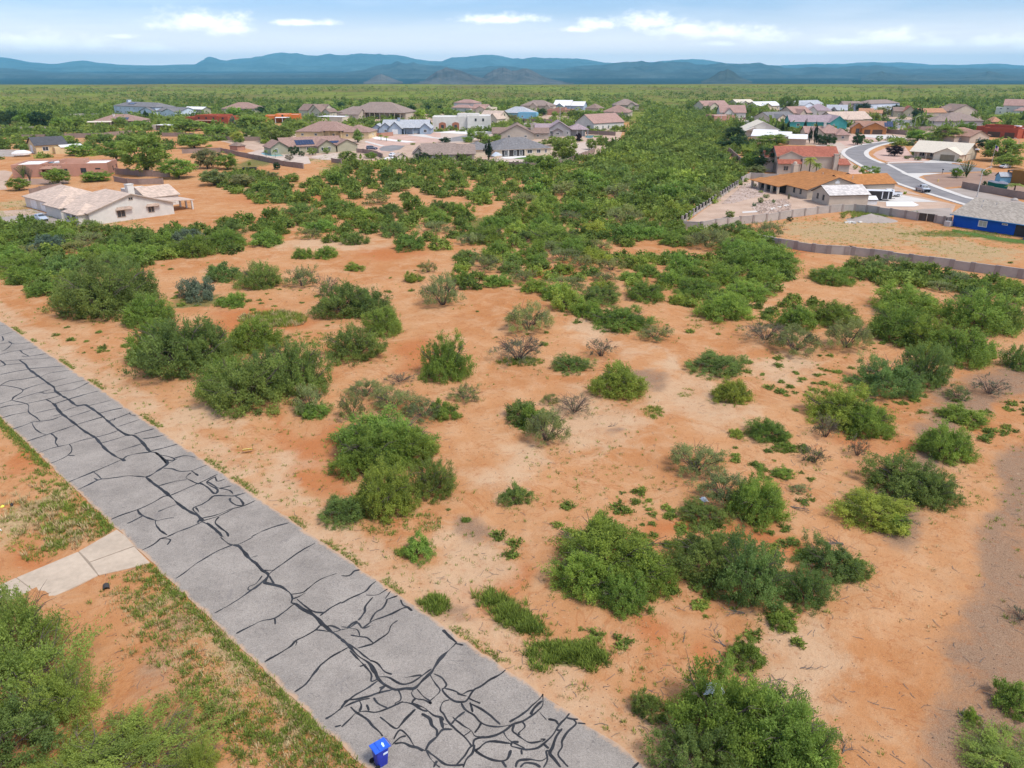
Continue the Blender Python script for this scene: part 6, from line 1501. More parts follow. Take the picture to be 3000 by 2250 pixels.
t = house('dark red adobe with flat roof on the right, below the gazebo', 'z6', 1528, 560, 2150, 604, [('f', 0, 3, 1, 17, 4.6), ('f', .28, -1.5, .98, 8, 4.4), ('f', .1, 6, .7, 14, 5.4)], 'stucco_red', 'roof_red', grp='R', deck='stucco_red', wtrim='trim_dark', opens=[('gar', 'f', 1, .32, 6.5, 2.6, 'garage_brown'), ('gar', 'f', 1, .78, 5, 2.6, 'garage_brown')])
MB().box(16, 8, 5.0, 19, 10, 5.6).build('roof_unit', 'deck_white', t); MB().box(22, 5, 4.15, 25, 7, 4.7).build('roof_unit', 'deck_white', t)
house('house with salmon hip roof between the ranch and the red adobe', 'z6', 1345, 655, 1800, 640, [('h', 0, 2, 1, 18, 3.0, 3.0), ('G', .18, -3, .72, 8, 3.0, 2.4)], 'stucco_tan', 'roof_terracotta', grp='R', auto=7)
house('long grey-brown hip roofed house in the right neighbourhood', 'z6', 1032, 452, 1695, 452, [('h', .2, 2, 1, 22, 3.7, 4.2), ('h', 0, 0, .42, 14, 3.6, 2.8)], 'stucco_grey', 'roof_taupe', grp='R', auto=7)
house('brown house with broad gable above the grey-brown hip roofed one', 'z6', 1222, 322, 1612, 318, [('G', .15, 0, .95, 18, 4.4, 4.4), ('g', 0, 4, .3, 14, 4.2, 3.0)], 'stucco_tan', 'roof_brown', 'trim_dark', grp='R', auto=9)
house('house with bright orange tile roof in the far right street', 'z6', 900, 330, 1215, 328, [('g', 0, 2, 1, 14, 3.6, 2.6)], 'stucco_tan', 'roof_orangetile', grp='R', auto=8)
house('brown shaded house with red tile gable, far right street', 'z6', 520, 322, 800, 326, [('g', 0, 2, .5, 14, 4.2, 2.6, dict(roof='roof_brown')), ('G', .42, 0, 1.0, 14, 4.2, 3.6, dict(roof='roof_red'))], 'stucco_olive', 'roof_red', grp='R', auto=7)
house('pale grey two storey house at the far edge of the right neighbourhood', 'z6', 208, 262, 582, 246, [('h', 0, 0, 1, 16, 6.8, 2.6)], 'stucco_paleblue', 'roof_taupe', grp='R', auto=6)
house('low house with orange tile roof beside the far cul-de-sac', 'z6', 62, 330, 362, 336, [('g', 0, 0, .6, 14, 3.3, 3.0), ('g', .6, 1, 1, 10, 3.4, 2.0)], 'stucco_white', 'roof_orangetile', grp='R', auto=8)
house('tan house with beige tile roof left of the burnt orange one', 'z6', -260, 432, 232, 422, [('g', 0, 0, .98, 16, 3.8, 4.0), ('h', .3, -2, .7, 8, 3.6, 2.4)], 'stucco_tan', 'roof_tan', grp='R', auto=4)
house('white two storey house with pink roof at the far right edge', 'z6', 1832, 285, 2300, 296, [('g', .2, 2, 1, 18, 6.8, 4.4), ('b', 0, 0, .28, 10, 5.2), ('h', .52, -5, 1.0, 3, 3.4, 2.0)], 'stucco_white', 'roof_pink', grp='R', auto=6)
house('ochre flat roofed house with white deck at the right edge', 'z6', 2030, 1180, 2480, 1240, [('f', 0, 0, 1, 16, 3.9), ('s', -.18, .5, .0, 6, 3.6, 3.75, dict(roof='trim_brown'))], 'stucco_ochre', 'roof_white', grp='R', wtrim='trim_dark', cols=[(-.17, .7, 3.5, 'trim_brown'), (-.03, .7, 3.5, 'trim_brown')])
house('blue-grey garden shed beside the ochre house', 'z6', 1892, 1178, 2042, 1180, [('g', 0, 0, 1, 3, 2.0, 1.0, dict(o=.2, roof='roof_palegrey'))], 'stucco_turq', 'roof_palegrey', grp='R', name='shed')
t = house('octagonal looking gazebo with orange pyramid roof above the red adobe', 'z6', 1790, 436, 1915, 436, [('h', 0, 0, 1, 8, 2.8, 2.4, dict(nowall=True, o=.6))], 'stucco_tan', 'roof_orangetile', grp='R', name='gazebo', cols=[(.03, .2, 2.6), (.97, .2, 2.6), (.03, 7.8, 2.6), (.97, 7.8, 2.6)])
for lab, zn, x0, y0, x1, y1, dep, h, rs, wl, rf in (
    ('pink roofed house first beside the thicket, far right neighbourhood', 'z5', 272, 232, 590, 226, 16, 3.6, 4.0, 'stucco_cream', 'roof_pink'),
    ('tan flat roofed house with patio beside the thicket', 'z5', 400, 392, 672, 388, 12, 4.4, 0, 'stucco_pink', 'roof_pink'),
    ('white house with rosy tile roof next to the tan flat roofed one', 'z5', 480, 340, 812, 342, 18, 4.2, 4.6, 'stucco_white', 'roof_pink'),
    ('cream metal roofed house, farthest row left of the tall eucalyptus', 'z5', 702, 188, 925, 184, 14, 3.6, 2.8, 'stucco_greige', 'roof_cream'),
    ('long white metal roofed house left of the tall eucalyptus', 'z5', 968, 232, 1262, 226, 16, 3.6, 3.2, 'stucco_cream', 'roof_white'),
    ('grey house with pale roof behind the tall eucalyptus', 'z5', 1462, 240, 1830, 222, 16, 4.4, 3.4, 'stucco_paleblue', 'roof_palegrey'),
    ('house with mauve hip roof and white patio edge, far right street', 'z5', 1562, 296, 1922, 302, 18, 3.6, 4.4, 'stucco_white', 'roof_lavender'),
    ('low house with dark grey roof beside the far right street', 'z5', 1130, 402, 1455, 392, 16, 3.4, 3.2, 'stucco_cream', 'roof_grey'),
    ('tan gabled house above the lilac roof', 'z5', 1432, 345, 1662, 338, 16, 4.0, 4.0, 'stucco_tan', 'roof_pink'),
    ('grey-blue roofed house right of the mauve one', 'z5', 1862, 292, 2122, 296, 16, 3.6, 3.6, 'stucco_grey', 'roof_palegrey'),
    ('beige house behind the palm, far right street', 'z5', 2092, 250, 2320, 250, 16, 4.0, 4.0, 'stucco_tan', 'roof_taupe'),
    ('low dark roofed house peeping above the far right trees', 'z6', -60, 232, 40, 236, 14, 4.0, 3.0, 'stucco_grey', 'roof_taupe')):
    house(lab, zn, x0, y0, x1, y1, [('f', 0, 0, 1, dep, h)] if rs == 0 else [('h' if 'hip' in lab else 'g', 0, 0, 1, dep, h, rs), ('G', .15, -3.5, .5, 6, h - .2, rs * .7)], wl, rf, grp='R', auto=6)
# ---------------------------------------------------------------- block walls
def block_wall(label, zn, pts, h, mat='block', pil=True, pmat=None, step=4.2, name='block_wall', pilw=.5):
    P = [np.array(at(zn, *p)) for p in pts]; Q = [P[0]]
    for a, b_ in zip(P[:-1], P[1:]):
        n = max(1, int(round(np.linalg.norm(b_ - a) / step)))
        for k in range(1, n + 1): Q.append(a + (b_ - a) * k / n)
    t = thing(name, label, 'wall', (Q[0][0], Q[0][1], 0)); o0 = Q[0]; prev = h
    for i in range(len(Q) - 1):
        a, b_ = Q[i] - o0, Q[i + 1] - o0; ln = np.linalg.norm(b_ - a); ang = math.atan2(b_[1] - a[1], b_[0] - a[0])
        hh = h + .07 * ((i * 7) % 3 - 1)
        g = pilw / 2 if pil else .01
        p = MB().box(g, -.1, -.3, ln - g, .1, hh).build('panel', mat, t); p.location = (a[0], a[1], 0); p.rotation_euler = (0, 0, ang)
        c = MB().box(g, -.125, hh, ln - g, .125, hh + .07).build('coping', mat, p)
    if pil:
        for i, q in enumerate(Q):
            a = Q[max(i - 1, 0)]; b_ = Q[min(i + 1, len(Q) - 1)]; ang = math.atan2(b_[1] - a[1], b_[0] - a[0])
            p = MB().box(-pilw / 2, -.2, -.3, pilw / 2, .2, h + .14).build('pilaster', pmat or mat, t); p.location = (*(q - o0), 0); p.rotation_euler = (0, 0, ang)
    return t
block_wall('long pale block wall with darker pilasters across the back of the walled yard', 'c', [(-6, 1040), (120, 1047), (210, 1030), (290, 1022), (370, 1010), (455, 1004), (540, 994), (622, 982), (705, 968), (788, 957), (870, 945), (950, 937), (1030, 930), (1110, 928), (1190, 935), (1262, 946), (1345, 957), (1440, 972), (1520, 986)], 1.62, 'block', True, 'block_dark', 60)
block_wall('short pale block wall between the double gate and the blue house', 'c', [(1634, 1001), (1690, 1010), (1728, 1018)], 1.6, 'block', True, 'block_dark', 60)
block_wall('lower pale block wall with darker pilasters running to the right edge', 'c', [(430, 1112), (565, 1143), (628, 1158), (732, 1174), (845, 1192), (945, 1203), (1060, 1210), (1100, 1213), (1222, 1228), (1338, 1243), (1472, 1262), (1602, 1280), (1738, 1298), (1872, 1318), (2032, 1340), (2180, 1362), (2330, 1386), (2480, 1410)], 1.45, 'block', True, 'block_dark', 60, pilw=.75)
block_wall('grey block wall joining the iron fence to the red roofed house', 'c', [(382, 742), (436, 716), (520, 720), (612, 722)], 1.7, 'block', True, None, 5)
block_wall('brown block wall beside the red tiled house yard', 'c', [(205, 545), (300, 548), (392, 632)], 1.9, 'brown_block', True, None, 6)
block_wall('brown curved block wall round the parking pad at far right', 'z6', [(1402, 1238), (1500, 1262), (1650, 1292), (1800, 1316), (1960, 1345), (2100, 1372), (2260, 1400)], 1.75, 'brown_block', False, None, 3.2)
block_wall('brown block wall under the burnt orange house', 'z6', [(432, 535), (560, 545), (690, 556)], 2.2, 'brown_block', True, None, 8)
block_wall('brown block wall along the far right street', 'z6', [(690, 500), (860, 504), (1040, 500)], 2.4, 'brown_block', False, None, 8)
block_wall('pinkish block wall round the olive house garden', 'z2', [(380, 752), (560, 745), (880, 735), (1000, 762), (1100, 785), (1300, 826), (1500, 868), (1700, 915), (1940, 948)], 1.7, 'brown_block', True, None, 5)
block_wall('pinkish block wall far behind the big left mesquite', 'z2', [(120, 530), (300, 532), (480, 536), (700, 572), (860, 578), (1030, 585)], 1.9, 'brown_block', True, None, 7)
block_wall('short pinkish block wall right of the far garden trees', 'z2', [(1190, 588), (1385, 586)], 1.9, 'brown_block', True, None, 7)
block_wall('long pinkish block wall behind the yellow house', 'z1', [(280, 530), (560, 525), (860, 516), (1160, 512), (1600, 474)], 2.1, 'brown_block', True, None, 8)
block_wall('pinkish block wall right of the pink adobe', 'z1', [(1415, 955), (1560, 962), (1700, 980), (1860, 985), (2060, 992)], 1.8, 'brown_block', True, None, 6)
block_wall('pinkish block wall between the pink adobe and white house', 'z1', [(1400, 1045), (1560, 1075), (1700, 1082), (1980, 1075)], 1.5, 'brown_block', True, None, 6)
block_wall('brown block wall left of the white house roof', 'z1', [(378, 1210), (500, 1180), (745, 1140)], 1.6, 'brown_block', True, None, 6)
block_wall('grey block wall at the far left edge', 'z1', [(-80, 430), (150, 424), (420, 420), (560, 420)], 1.9, 'block', True, None, 8)
block_wall('grey block wall behind the far left trees', 'z1', [(860, 262), (1010, 255), (1180, 258)], 2.2, 'block', True, None, 8)
block_wall('pinkish block wall in front of the slate roofed house', 'z4', [(570, 905), (740, 922), (900, 930), (1100, 940), (1300, 925), (1500, 912), (1590, 885), (1760, 815), (1950, 742)], 1.7, 'brown_block', True, None, 5)
block_wall('brown block wall behind the left street pool', 'z4', [(1850, 500), (2000, 508), (2220, 520)], 1.9, 'brown_block', True, None, 8)
block_wall('brown block wall in the far left street garden', 'z4', [(1030, 335), (1200, 345), (1400, 350)], 1.9, 'brown_block', True, None, 8)
block_wall('tan block wall below the greige house', 'z3', [(545, 868), (660, 882)], 1.5, 'brown_block', True, None, 6)
block_wall('pinkish block wall beside the greige house drive', 'z3', [(870, 740), (950, 745), (1130, 780), (1200, 812)], 1.6, 'brown_block', True, None, 6)
block_wall('pale block wall below the blue-grey house', 'z3', [(1020, 528), (1180, 532), (1335, 520)], 1.8, 'stucco_pink', False, None, 6)
# iron rail fence on the thicket side of the walled yard
A, B_ = np.array(at('c', -4, 1006)), np.array(at('c', 380, 746)); N = 21
t = thing('iron_fence', 'fence of pale block posts with black iron rail panels along the thicket', 'fence', (A[0], A[1], 0))
dv = (B_ - A) / N; ang = math.atan2(dv[1], dv[0]); ln = np.linalg.norm(dv)
for k in range(N + 1):
    p = MB().box(-.24, -.2, -.2, .24, .2, 1.65).build('post', 'block', t); p.location = (*(dv * k), 0); p.rotation_euler = (0, 0, ang)
    if k < N:
        bs = MB().box(.25, -.1, -.2, ln - .25, .1, .55).build('base_wall', 'block', t); bs.location = (*(dv * k), 0); bs.rotation_euler = (0, 0, ang)
        mb = MB().box(.22, -.02, .66, ln - .22, .02, .71).box(.22, -.02, 1.44, ln - .22, .02, 1.49)
        for q in range(int((ln - .5) / .14)): x = .3 + q * .14; mb.box(x, -.012, .58, x + .03, .012, 1.55)
        rp_ = mb.build('rail_panel', 'iron', t); rp_['kind'] = 'stuff'; rp_.location = (*(dv * k), 0); rp_.rotation_euler = (0, 0, ang)
def gate(label, zn, x0, y0, x1, y1, h, mat, leaves=2):
    a, b_ = np.array(at(zn, x0, y0)), np.array(at(zn, x1, y1)); ln = np.linalg.norm(b_ - a)
    t = thing('gate', label, 'gate', (a[0], a[1], 0), math.atan2(*(b_ - a)[::-1]))
    for k in range(leaves):
        w = ln / leaves; MB().box(k * w + .04, -.04, .08, (k + 1) * w - .04, .04, h).build('leaf', mat, t)
        for zz in (.3, h - .3): MB().box(k * w + .06, -.075, zz, (k + 1) * w - .06, -.042, zz + .1).build('rail', mat, t)
    return t
C('gate_brown', (.075, .062, .052)); C('gate_wood', (.16, .09, .055))
gate('brown double gate in the block wall left of the blue house', 'c', 1524, 988, 1630, 1000, 1.75, 'gate_brown')
gate('dark narrow gate beside the blue house wall', 'c', 1700, 1013, 1722, 1016, 1.5, 'gate_brown', 1)
gate('reddish brown gate panel set into the lower block wall', 'c', 1064, 1206, 1098, 1209, 1.62, 'gate_wood', 1)

# ---------------------------------------------------------------- streets, yards, drives
def poly(name, zn, pts, mat, z): return sheet(name, ats(zn, pts), mat, z)
LE = [(2250, 1035), (2010, 950), (1790, 880), (1600, 822), (1400, 757), (1270, 702), (1150, 637), (1062, 585), (1030, 558), (1030, 540), (1062, 518), (1150, 496), (1250, 481), (1330, 470), (1440, 455)]
RE = [(2250, 945), (1960, 862), (1860, 838), (1720, 790), (1620, 752), (1550, 718), (1450, 680), (1320, 620), (1262, 598), (1216, 573), (1206, 546), (1240, 521), (1300, 500), (1370, 484), (1450, 470)]
LEg = smooth_line(ats('c', LE)); REg = smooth_line(ats('c', RE))
mb = MB()
k = min(len(LEg), len(REg))
for i in range(k - 1):
    mb.face([(*LEg[i], .05), (*LEg[i + 1], .05), (*REg[i + 1], .05), (*REg[i], .05)])
me_ = mb.build('street', 'street_asphalt'); me_['kind'] = 'structure'
poly('side_street', 'c', [(1455, 684), (1322, 618), (1500, 613), (1700, 613), (1880, 638), (1965, 655), (1960, 668), (1800, 674), (1600, 677)], 'street_asphalt', .056)
o = strip(LEg, -.0, -1.5, -.1, .15).build('pavement', 'pale_concrete'); o['kind'] = 'structure'
o = strip(smooth_line(ats('c', RE[:7])), 0.0, 1.9, -.1, .152).build('pavement', 'pale_concrete'); o['kind'] = 'structure'
o = strip(smooth_line(ats('c', RE[7:])), 0.0, 1.8, -.1, .152).build('pavement', 'pale_concrete'); o['kind'] = 'structure'
o = strip(smooth_line(ats('c', [(1330, 616), (1500, 609), (1700, 609), (1880, 633)])), 0, 1.5, -.1, .15).build('pavement', 'pale_concrete'); o['kind'] = 'structure'
poly('gutter', 'c', [(1318, 622), (1335, 618), (1470, 688), (1450, 692)], 'pale_concrete', .07)
poly('junction_apron', 'c', [(1450, 682), (1600, 680), (1700, 680), (1560, 695), (1520, 710), (1490, 705)], 'pale_concrete', .075)
poly('walled_yard', 'c', [(10, 1010), (390, 735), (440, 722), (610, 722), (960, 700), (1330, 800), (1560, 835), (1770, 885), (1720, 1000), (1520, 975), (1190, 925), (1030, 920), (700, 958), (370, 1000), (210, 1018)], 'yard_gravel', .02)
poly('rock_bed', 'c', [(250, 880), (330, 810), (400, 745), (500, 745), (590, 760), (560, 800), (500, 830), (420, 850), (330, 875)], 'rock_bed', .034)
poly('rock_bed', 'c', [(470, 880), (560, 855), (660, 850), (705, 880), (700, 925), (560, 955), (500, 945), (440, 900)], 'rock_bed', .036)
poly('garden_path', 'c', [(385, 930), (520, 920), (640, 890), (690, 880), (690, 890), (645, 900), (525, 930), (388, 940)], 'pale_concrete', .045)
poly('patio', 'c', [(585, 745), (610, 735), (760, 815), (860, 845), (845, 852), (745, 835), (620, 780)], 'pale_concrete', .045)
poly('grey_drive', 'c', [(1470, 925), (1560, 912), (1740, 905), (1745, 960), (1720, 970), (1600, 965)], 'grey_gravel', .03)
poly('driveway', 'c', [(1195, 812), (1330, 800), (1440, 826), (1660, 868), (1300, 866), (1200, 860)], 'pale_concrete', .05).__setitem__('label', 'pale concrete driveway behind the garage')
poly('concrete_pad', 'c', [(1318, 866), (1490, 867), (1532, 888), (1500, 897), (1320, 896)], 'white_concrete', .062)
poly('pink_yard', 'c', [(1232, 560), (1252, 542), (1320, 515), (1440, 505), (1480, 560), (1600, 600), (1556, 611), (1350, 611), (1270, 588)], 'pink_gravel', .02)
poly('driveway', 'c', [(1556, 612), (1640, 586), (1788, 598), (1740, 618)], 'pale_concrete', .045)
poly('brown_yard', 'c', [(1558, 702), (1620, 690), (1750, 684), (1980, 672), (2230, 690), (2230, 830), (1830, 762), (1650, 778), (1590, 735)], 'brown_gravel', .02)
poly('parking_pad', 'c', [(1650, 788), (1800, 776), (2130, 842), (2240, 880), (2240, 925), (1960, 858)], 'grey_gravel', .03)
poly('pink_yard', 'c', [(930, 672), (1080, 652), (1150, 662), (1190, 690), (1100, 705), (960, 690)], 'pink_gravel', .03)
poly('front_yard', 'c', [(960, 640), (1030, 560), (1120, 632), (1220, 690), (1330, 745), (1560, 828), (1320, 792), (1190, 720), (1060, 660)], 'yard_gravel', .012)
poly('front_yard', 'c', [(860, 500), (1010, 482), (1330, 442), (1250, 474), (1060, 512), (1026, 545), (1035, 565), (985, 640), (930, 600)], 'pale_lot', .013)
poly('dirt_mound_base', 'c', [(1100, 985), (1180, 950), (1260, 945), (1330, 970), (1320, 1000), (1200, 1005)], 'grey_gravel', .02)
poly('lawn', 'c', [(1745, 1042), (1990, 1085), (2230, 1120), (2230, 1140), (1980, 1105), (1750, 1060)], 'lawn', .02)
# far streets and lots of the right neighbourhood
poly('neighbourhood_ground', 'z5', [(380, 420), (620, 330), (1000, 240), (1500, 200), (2212, 190), (3400, 230), (4000, 330), (3600, 620), (2900, 640), (2300, 680), (1600, 690), (1200, 640), (900, 580), (560, 470)], 'yard_gravel', .008)
poly('far_street', 'z6', [(425, 482), (560, 474), (700, 456), (840, 425), (800, 370), (590, 352), (400, 345), (360, 375), (540, 392), (590, 405), (560, 428), (440, 440)], 'street_asphalt', .05)
poly('far_street', 'z5', [(610, 430), (760, 392), (905, 352), (1010, 318), (1140, 320), (1120, 350), (960, 385), (820, 440), (740, 452)], 'street_asphalt', .05)
poly('far_driveway', 'z6', [(110, 552), (430, 552), (680, 592), (640, 606), (380, 604), (140, 580)], 'pale_concrete', .05)
poly('far_pavement', 'z5', [(600, 432), (760, 388), (900, 350), (910, 356), (770, 398), (630, 436)], 'pale_concrete', .09)
poly('far_yard', 'z6', [(-300, 560), (110, 560), (430, 610), (400, 650), (100, 690), (-100, 700)], 'pink_gravel', .03)
# left neighbourhood
poly('neighbourhood_ground', 'z3', [(-1000, 560), (-200, 430), (300, 300), (1200, 270), (2600, 200), (4000, 190), (4300, 330), (4300, 480), (4250, 640), (3950, 800), (3500, 920), (2700, 920), (2000, 900), (1500, 860), (900, 830), (400, 830), (-300, 760)], 'yard_gravel', .008)
poly('pale_lot', 'z3', [(960, 700), (985, 590), (1060, 545), (1400, 520), (1840, 474), (2300, 450), (2230, 600), (1700, 612), (1460, 640), (1370, 720), (1130, 740)], 'pink_gravel', .03)
poly('pale_lot', 'z4', [(-40, 470), (250, 445), (440, 412), (700, 360), (1000, 335), (1340, 352), (1370, 402), (1000, 425), (760, 460), (600, 520), (240, 610), (-40, 615)], 'pale_lot', .034)
poly('left_street', 'z3', [(1150, 690), (1205, 660), (1330, 642), (1490, 652), (1420, 700), (1300, 724), (1180, 716)], 'street_asphalt', .06)
poly('left_street', 'z4', [(20, 560), (200, 530), (420, 490), (560, 470), (740, 440), (900, 405), (1000, 372), (1200, 352), (1350, 362), (1370, 380), (1050, 410), (760, 470), (560, 510), (260, 590), (60, 600)], 'street_asphalt', .06)
poly('left_driveway', 'z3', [(1020, 535), (1130, 532), (1330, 570), (1640, 602), (1500, 610), (1100, 566)], 'white_concrete', .065)
poly('left_driveway', 'z3', [(1500, 512), (1720, 498), (1860, 540), (2100, 560), (2060, 580), (1780, 545)], 'pale_concrete', .064)
poly('left_driveway', 'z3', [(1840, 475), (2300, 500), (2420, 490), (2460, 460), (2300, 450)], 'white_concrete', .066)
poly('left_driveway', 'z4', [(280, 410), (440, 408), (620, 470), (500, 480), (300, 440)], 'white_concrete', .07)
poly('left_driveway', 'z3', [(960, 600), (990, 590), (1230, 650), (1180, 660)], 'pale_concrete', .064)
poly('left_driveway', 'z3', [(1205, 815), (1290, 790), (1350, 785), (1330, 815), (1230, 828)], 'white_concrete', .06)
poly('paved_terrace', 'z3', [(270, 790), (560, 745), (670, 750), (650, 830), (440, 835), (290, 810)], 'pale_lot', .03)
poly('pool_terrace', 'z2', [(1200, 745), (1420, 700), (1780, 720), (2000, 790), (2040, 880), (1850, 900), (1500, 830)], 'pale_lot', .03)
poly('swimming_pool', 'z2', [(1390, 752), (1470, 735), (1640, 760), (1690, 785), (1560, 790), (1440, 772)], 'pool_water', .06)
poly('swimming_pool', 'z4', [(1825, 540), (1850, 518), (1950, 515), (1930, 545), (1880, 552)], 'pool_water', .06)
poly('lawn', 'z4', [(1940, 520), (2070, 515), (2050, 535), (1950, 545)], 'lawn', .05)
poly('lawn', 'z4', [(880, 815), (1250, 782), (1320, 800), (1050, 830)], 'lawn', .05)
poly('slate_yard', 'z4', [(650, 830), (760, 800), (1060, 790), (1300, 785), (1400, 800), (1560, 830), (1500, 880), (1100, 905), (760, 890)], 'pale_lot', .03)
poly('patio_slab', 'z4', [(740, 812), (860, 820), (1080, 795), (1060, 782), (760, 796)], 'white_concrete', .056)
poly('back_yard', 'z4', [(1600, 640), (1850, 600), (1960, 650), (1950, 725), (1700, 770), (1560, 760)], 'pale_lot', .03)
poly('pink_yard', 'z1', [(160, 1010), (860, 1010), (820, 1075), (350, 1085), (200, 1050)], 'brown_gravel', .02)
poly('dirt_drive', 'z1', [(-400, 930), (60, 910), (160, 930), (60, 1080), (90, 1140), (-100, 1160), (-400, 1180)], 'yard_gravel', .018)
poly('white_house_drive', 'z1', [(-300, 1420), (380, 1380), (600, 1440), (1000, 1470), (1060, 1560), (600, 1640), (300, 1640), (-300, 1540)], 'grey_gravel', .018)
poly('dirt_drive', 'z1', [(-300, 1410), (400, 1390), (470, 1440), (-300, 1500)], 'yard_gravel', .026)
poly('street_sliver', 'z1', [(-300, 650), (240, 660), (330, 690), (200, 740), (-300, 750)], 'grey_gravel', .02)

# ---------------------------------------------------------------- vehicles
for nm, col in dict(paint_silver=(.42, .46, .50), paint_white=(.72, .73, .74), paint_navy=(.02, .035, .08), paint_black=(.015, .015, .017), paint_paleblue=(.40, .46, .52), paint_maroon=(.12, .015, .02), paint_grey=(.16, .17, .18), paint_blue=(.02, .06, .28)).items():
    C(nm, col, var=.04, rough=.28, spec=.6)
C('rim', (.45, .46, .47), rough=.35, spec=.5); C('lamp_clear', (.75, .77, .78), rough=.2); C('lamp_red', (.35, .01, .01), rough=.25); C('chassis_black', (.014, .014, .015), rough=.6)
def loft(mb, st, mi=0):
    """stations (x, half width low, half width high, z low, z mid, z top)"""
    R_ = []
    for x, wl, wh, z0, z1, z2 in st:
        i = len(mb.v); R_.append(i); mb.v += [(x, -wl * .94, z0), (x, -wl, z1), (x, -wh, z2), (x, wh, z2), (x, wl, z1), (x, wl * .94, z0)]
    for a, b_ in zip(R_[:-1], R_[1:]):
        for q in range(6): w = (q + 1) % 6; mb.f.append((a + q, b_ + q, b_ + w, a + w)); mb.m.append(mi)
    mb.f.append(tuple(R_[0] + q for q in range(6))); mb.m.append(mi); mb.f.append(tuple(R_[-1] + q for q in range(6))[::-1]); mb.m.append(mi)
    return mb
CARS = {}
def car(kind, label, paint, zn, x, y, head, grp='parked cars', cat='car'):
    g = at(zn, x, y)
    t = thing({'pickup': 'pickup_truck', 'sedan': 'sedan', 'suv': 'suv_car'}[kind], label, cat, (g[0], g[1], .06), R(head), grp)
    if kind == 'sedan':
        W, hl, wr, ax = .88, 2.35, .33, (1.38, -1.36)
        body = [(-2.35, .70, .62, .38, .60, .78), (-2.2, .84, .74, .28, .62, .95), (-1.5, .88, .80, .24, .62, 1.0), (-.9, .88, .80, .24, .6, .98), (.75, .88, .80, .24, .6, .97), (1.5, .88, .78, .24, .58, .90), (2.15, .84, .70, .26, .54, .76), (2.35, .68, .58, .36, .5, .66)]
        cab = [(-1.75, .74, .60, .9, .97, 1.02), (-1.1, .76, .58, .9, 1.0, 1.36), (-.2, .77, .58, .9, 1.0, 1.43), (.35, .77, .57, .9, 1.0, 1.38), (1.15, .76, .68, .88, .94, .98)]
    elif kind == 'suv':
        W, hl, wr, ax = .95, 2.35, .37, (1.42, -1.42)
        body = [(-2.35, .84, .78, .42, .75, 1.02), (-2.2, .93, .86, .34, .75, 1.12), (.9, .95, .86, .3, .72, 1.10), (1.6, .95, .84, .3, .7, 1.06), (2.2, .9, .78, .34, .66, .94), (2.38, .74, .66, .42, .6, .82)]
        cab = [(-2.25, .82, .68, 1.0, 1.12, 1.5), (-1.9, .84, .66, 1.0, 1.12, 1.74), (.1, .84, .66, 1.0, 1.12, 1.76), (.45, .84, .65, 1.0, 1.1, 1.66), (1.2, .82, .74, .98, 1.04, 1.10)]
    else:
        W, hl, wr, ax = .99, 2.85, .40, (1.85, -1.75)
        body = [(-2.85, .92, .90, .52, .8, 1.12), (-2.7, .98, .95, .46, .8, 1.14), (.9, 1.0, .94, .42, .8, 1.16), (1.8, 1.0, .92, .42, .8, 1.16), (2.6, .96, .88, .42, .78, 1.08), (2.85, .84, .78, .48, .7, .96)]
        cab = [(-.75, .88, .72, 1.05, 1.15, 1.84), (-.4, .88, .70, 1.05, 1.16, 1.90), (.7, .88, .70, 1.05, 1.16, 1.90), (.95, .88, .70, 1.05, 1.14, 1.82), (1.6, .86, .78, 1.02, 1.1, 1.16)]
    loft(MB(), body).build('body', paint, t, smooth=False, bevel=.05)
    cb = loft(MB(), cab).build('cabin', paint, t, bevel=.03)
    def pane(q): MB().face(q).build('window', 'glass', t)
    e = .012
    for k in range(1, len(cab) - 1):
        a, b_ = cab[k], cab[k + 1]
        if k == len(cab) - 2: b_ = tuple(a_ * .35 + c_ * .65 for a_, c_ in zip(a, b_))
        if kind != 'pickup' or k in (1,):
            for s in (-1, 1):
                q = [(a[0] + .06, s * (a[1] * .97 + e), a[4] + .04), (b_[0] - .06, s * (b_[1] * .97 + e), b_[4] + .04), (b_[0] - .08, s * (b_[2] * 1.06 + e), b_[5] - .1), (a[0] + .08, s * (a[2] * 1.06 + e), a[5] - .1)]
                pane(q if s < 0 else q[::-1])
    a, b_ = cab[-2], cab[-1]
    def lerp(p, q, f): return p + (q - p) * f
    for f0, f1, a, b_, o in ((.06, .90, cab[-2], cab[-1], 1), (.1, .9, cab[1], cab[0], -1)):
        x0, x1 = lerp(a[0], b_[0], f0), lerp(a[0], b_[0], f1); z0, z1 = lerp(a[5], b_[5], f0) + e * 2, lerp(a[5], b_[5], f1) + e * 2; w0, w1 = lerp(a[2], b_[2], f0) * .92, lerp(a[2], b_[2], f1) * .94
        x0 += o * e; x1 += o * e
        q = [(x0, -w0, z0), (x1, -w1, z1), (x1, w1, z1), (x0, w0, z0)]
        pane(q if o > 0 else q[::-1])
    if kind == 'pickup':
        MB().box(-2.72, -.80, 1.145, -.82, .80, 1.165).build('bed', 'chassis_black', t)
        MB().box(2.80, -.82, .46, 2.93, .82, 1.0).build('grille', 'chassis_black', t)
    for ax_ in ax:
        for s in (-1, 1):
            w = MB().lathe([(.05, -.11), (wr * .9, -.11), (wr, -.07), (wr, .07), (wr * .9, .11), (.05, .11)], n=14); w.v = [(x_ + ax_, z_ + s * (W - .09), y_ + wr) for x_, y_, z_ in w.v]
            w = w.build('wheel', 'rubber', t)
            r_ = MB().lathe([(wr * .62, 0), (wr * .58, .015), (.06, .02), (0, .02)], n=10); r_.v = [(x_ + ax_, s * (W + .022 + z_), y_ + wr) for x_, y_, z_ in r_.v]; r_.build('rim', 'rim', w)
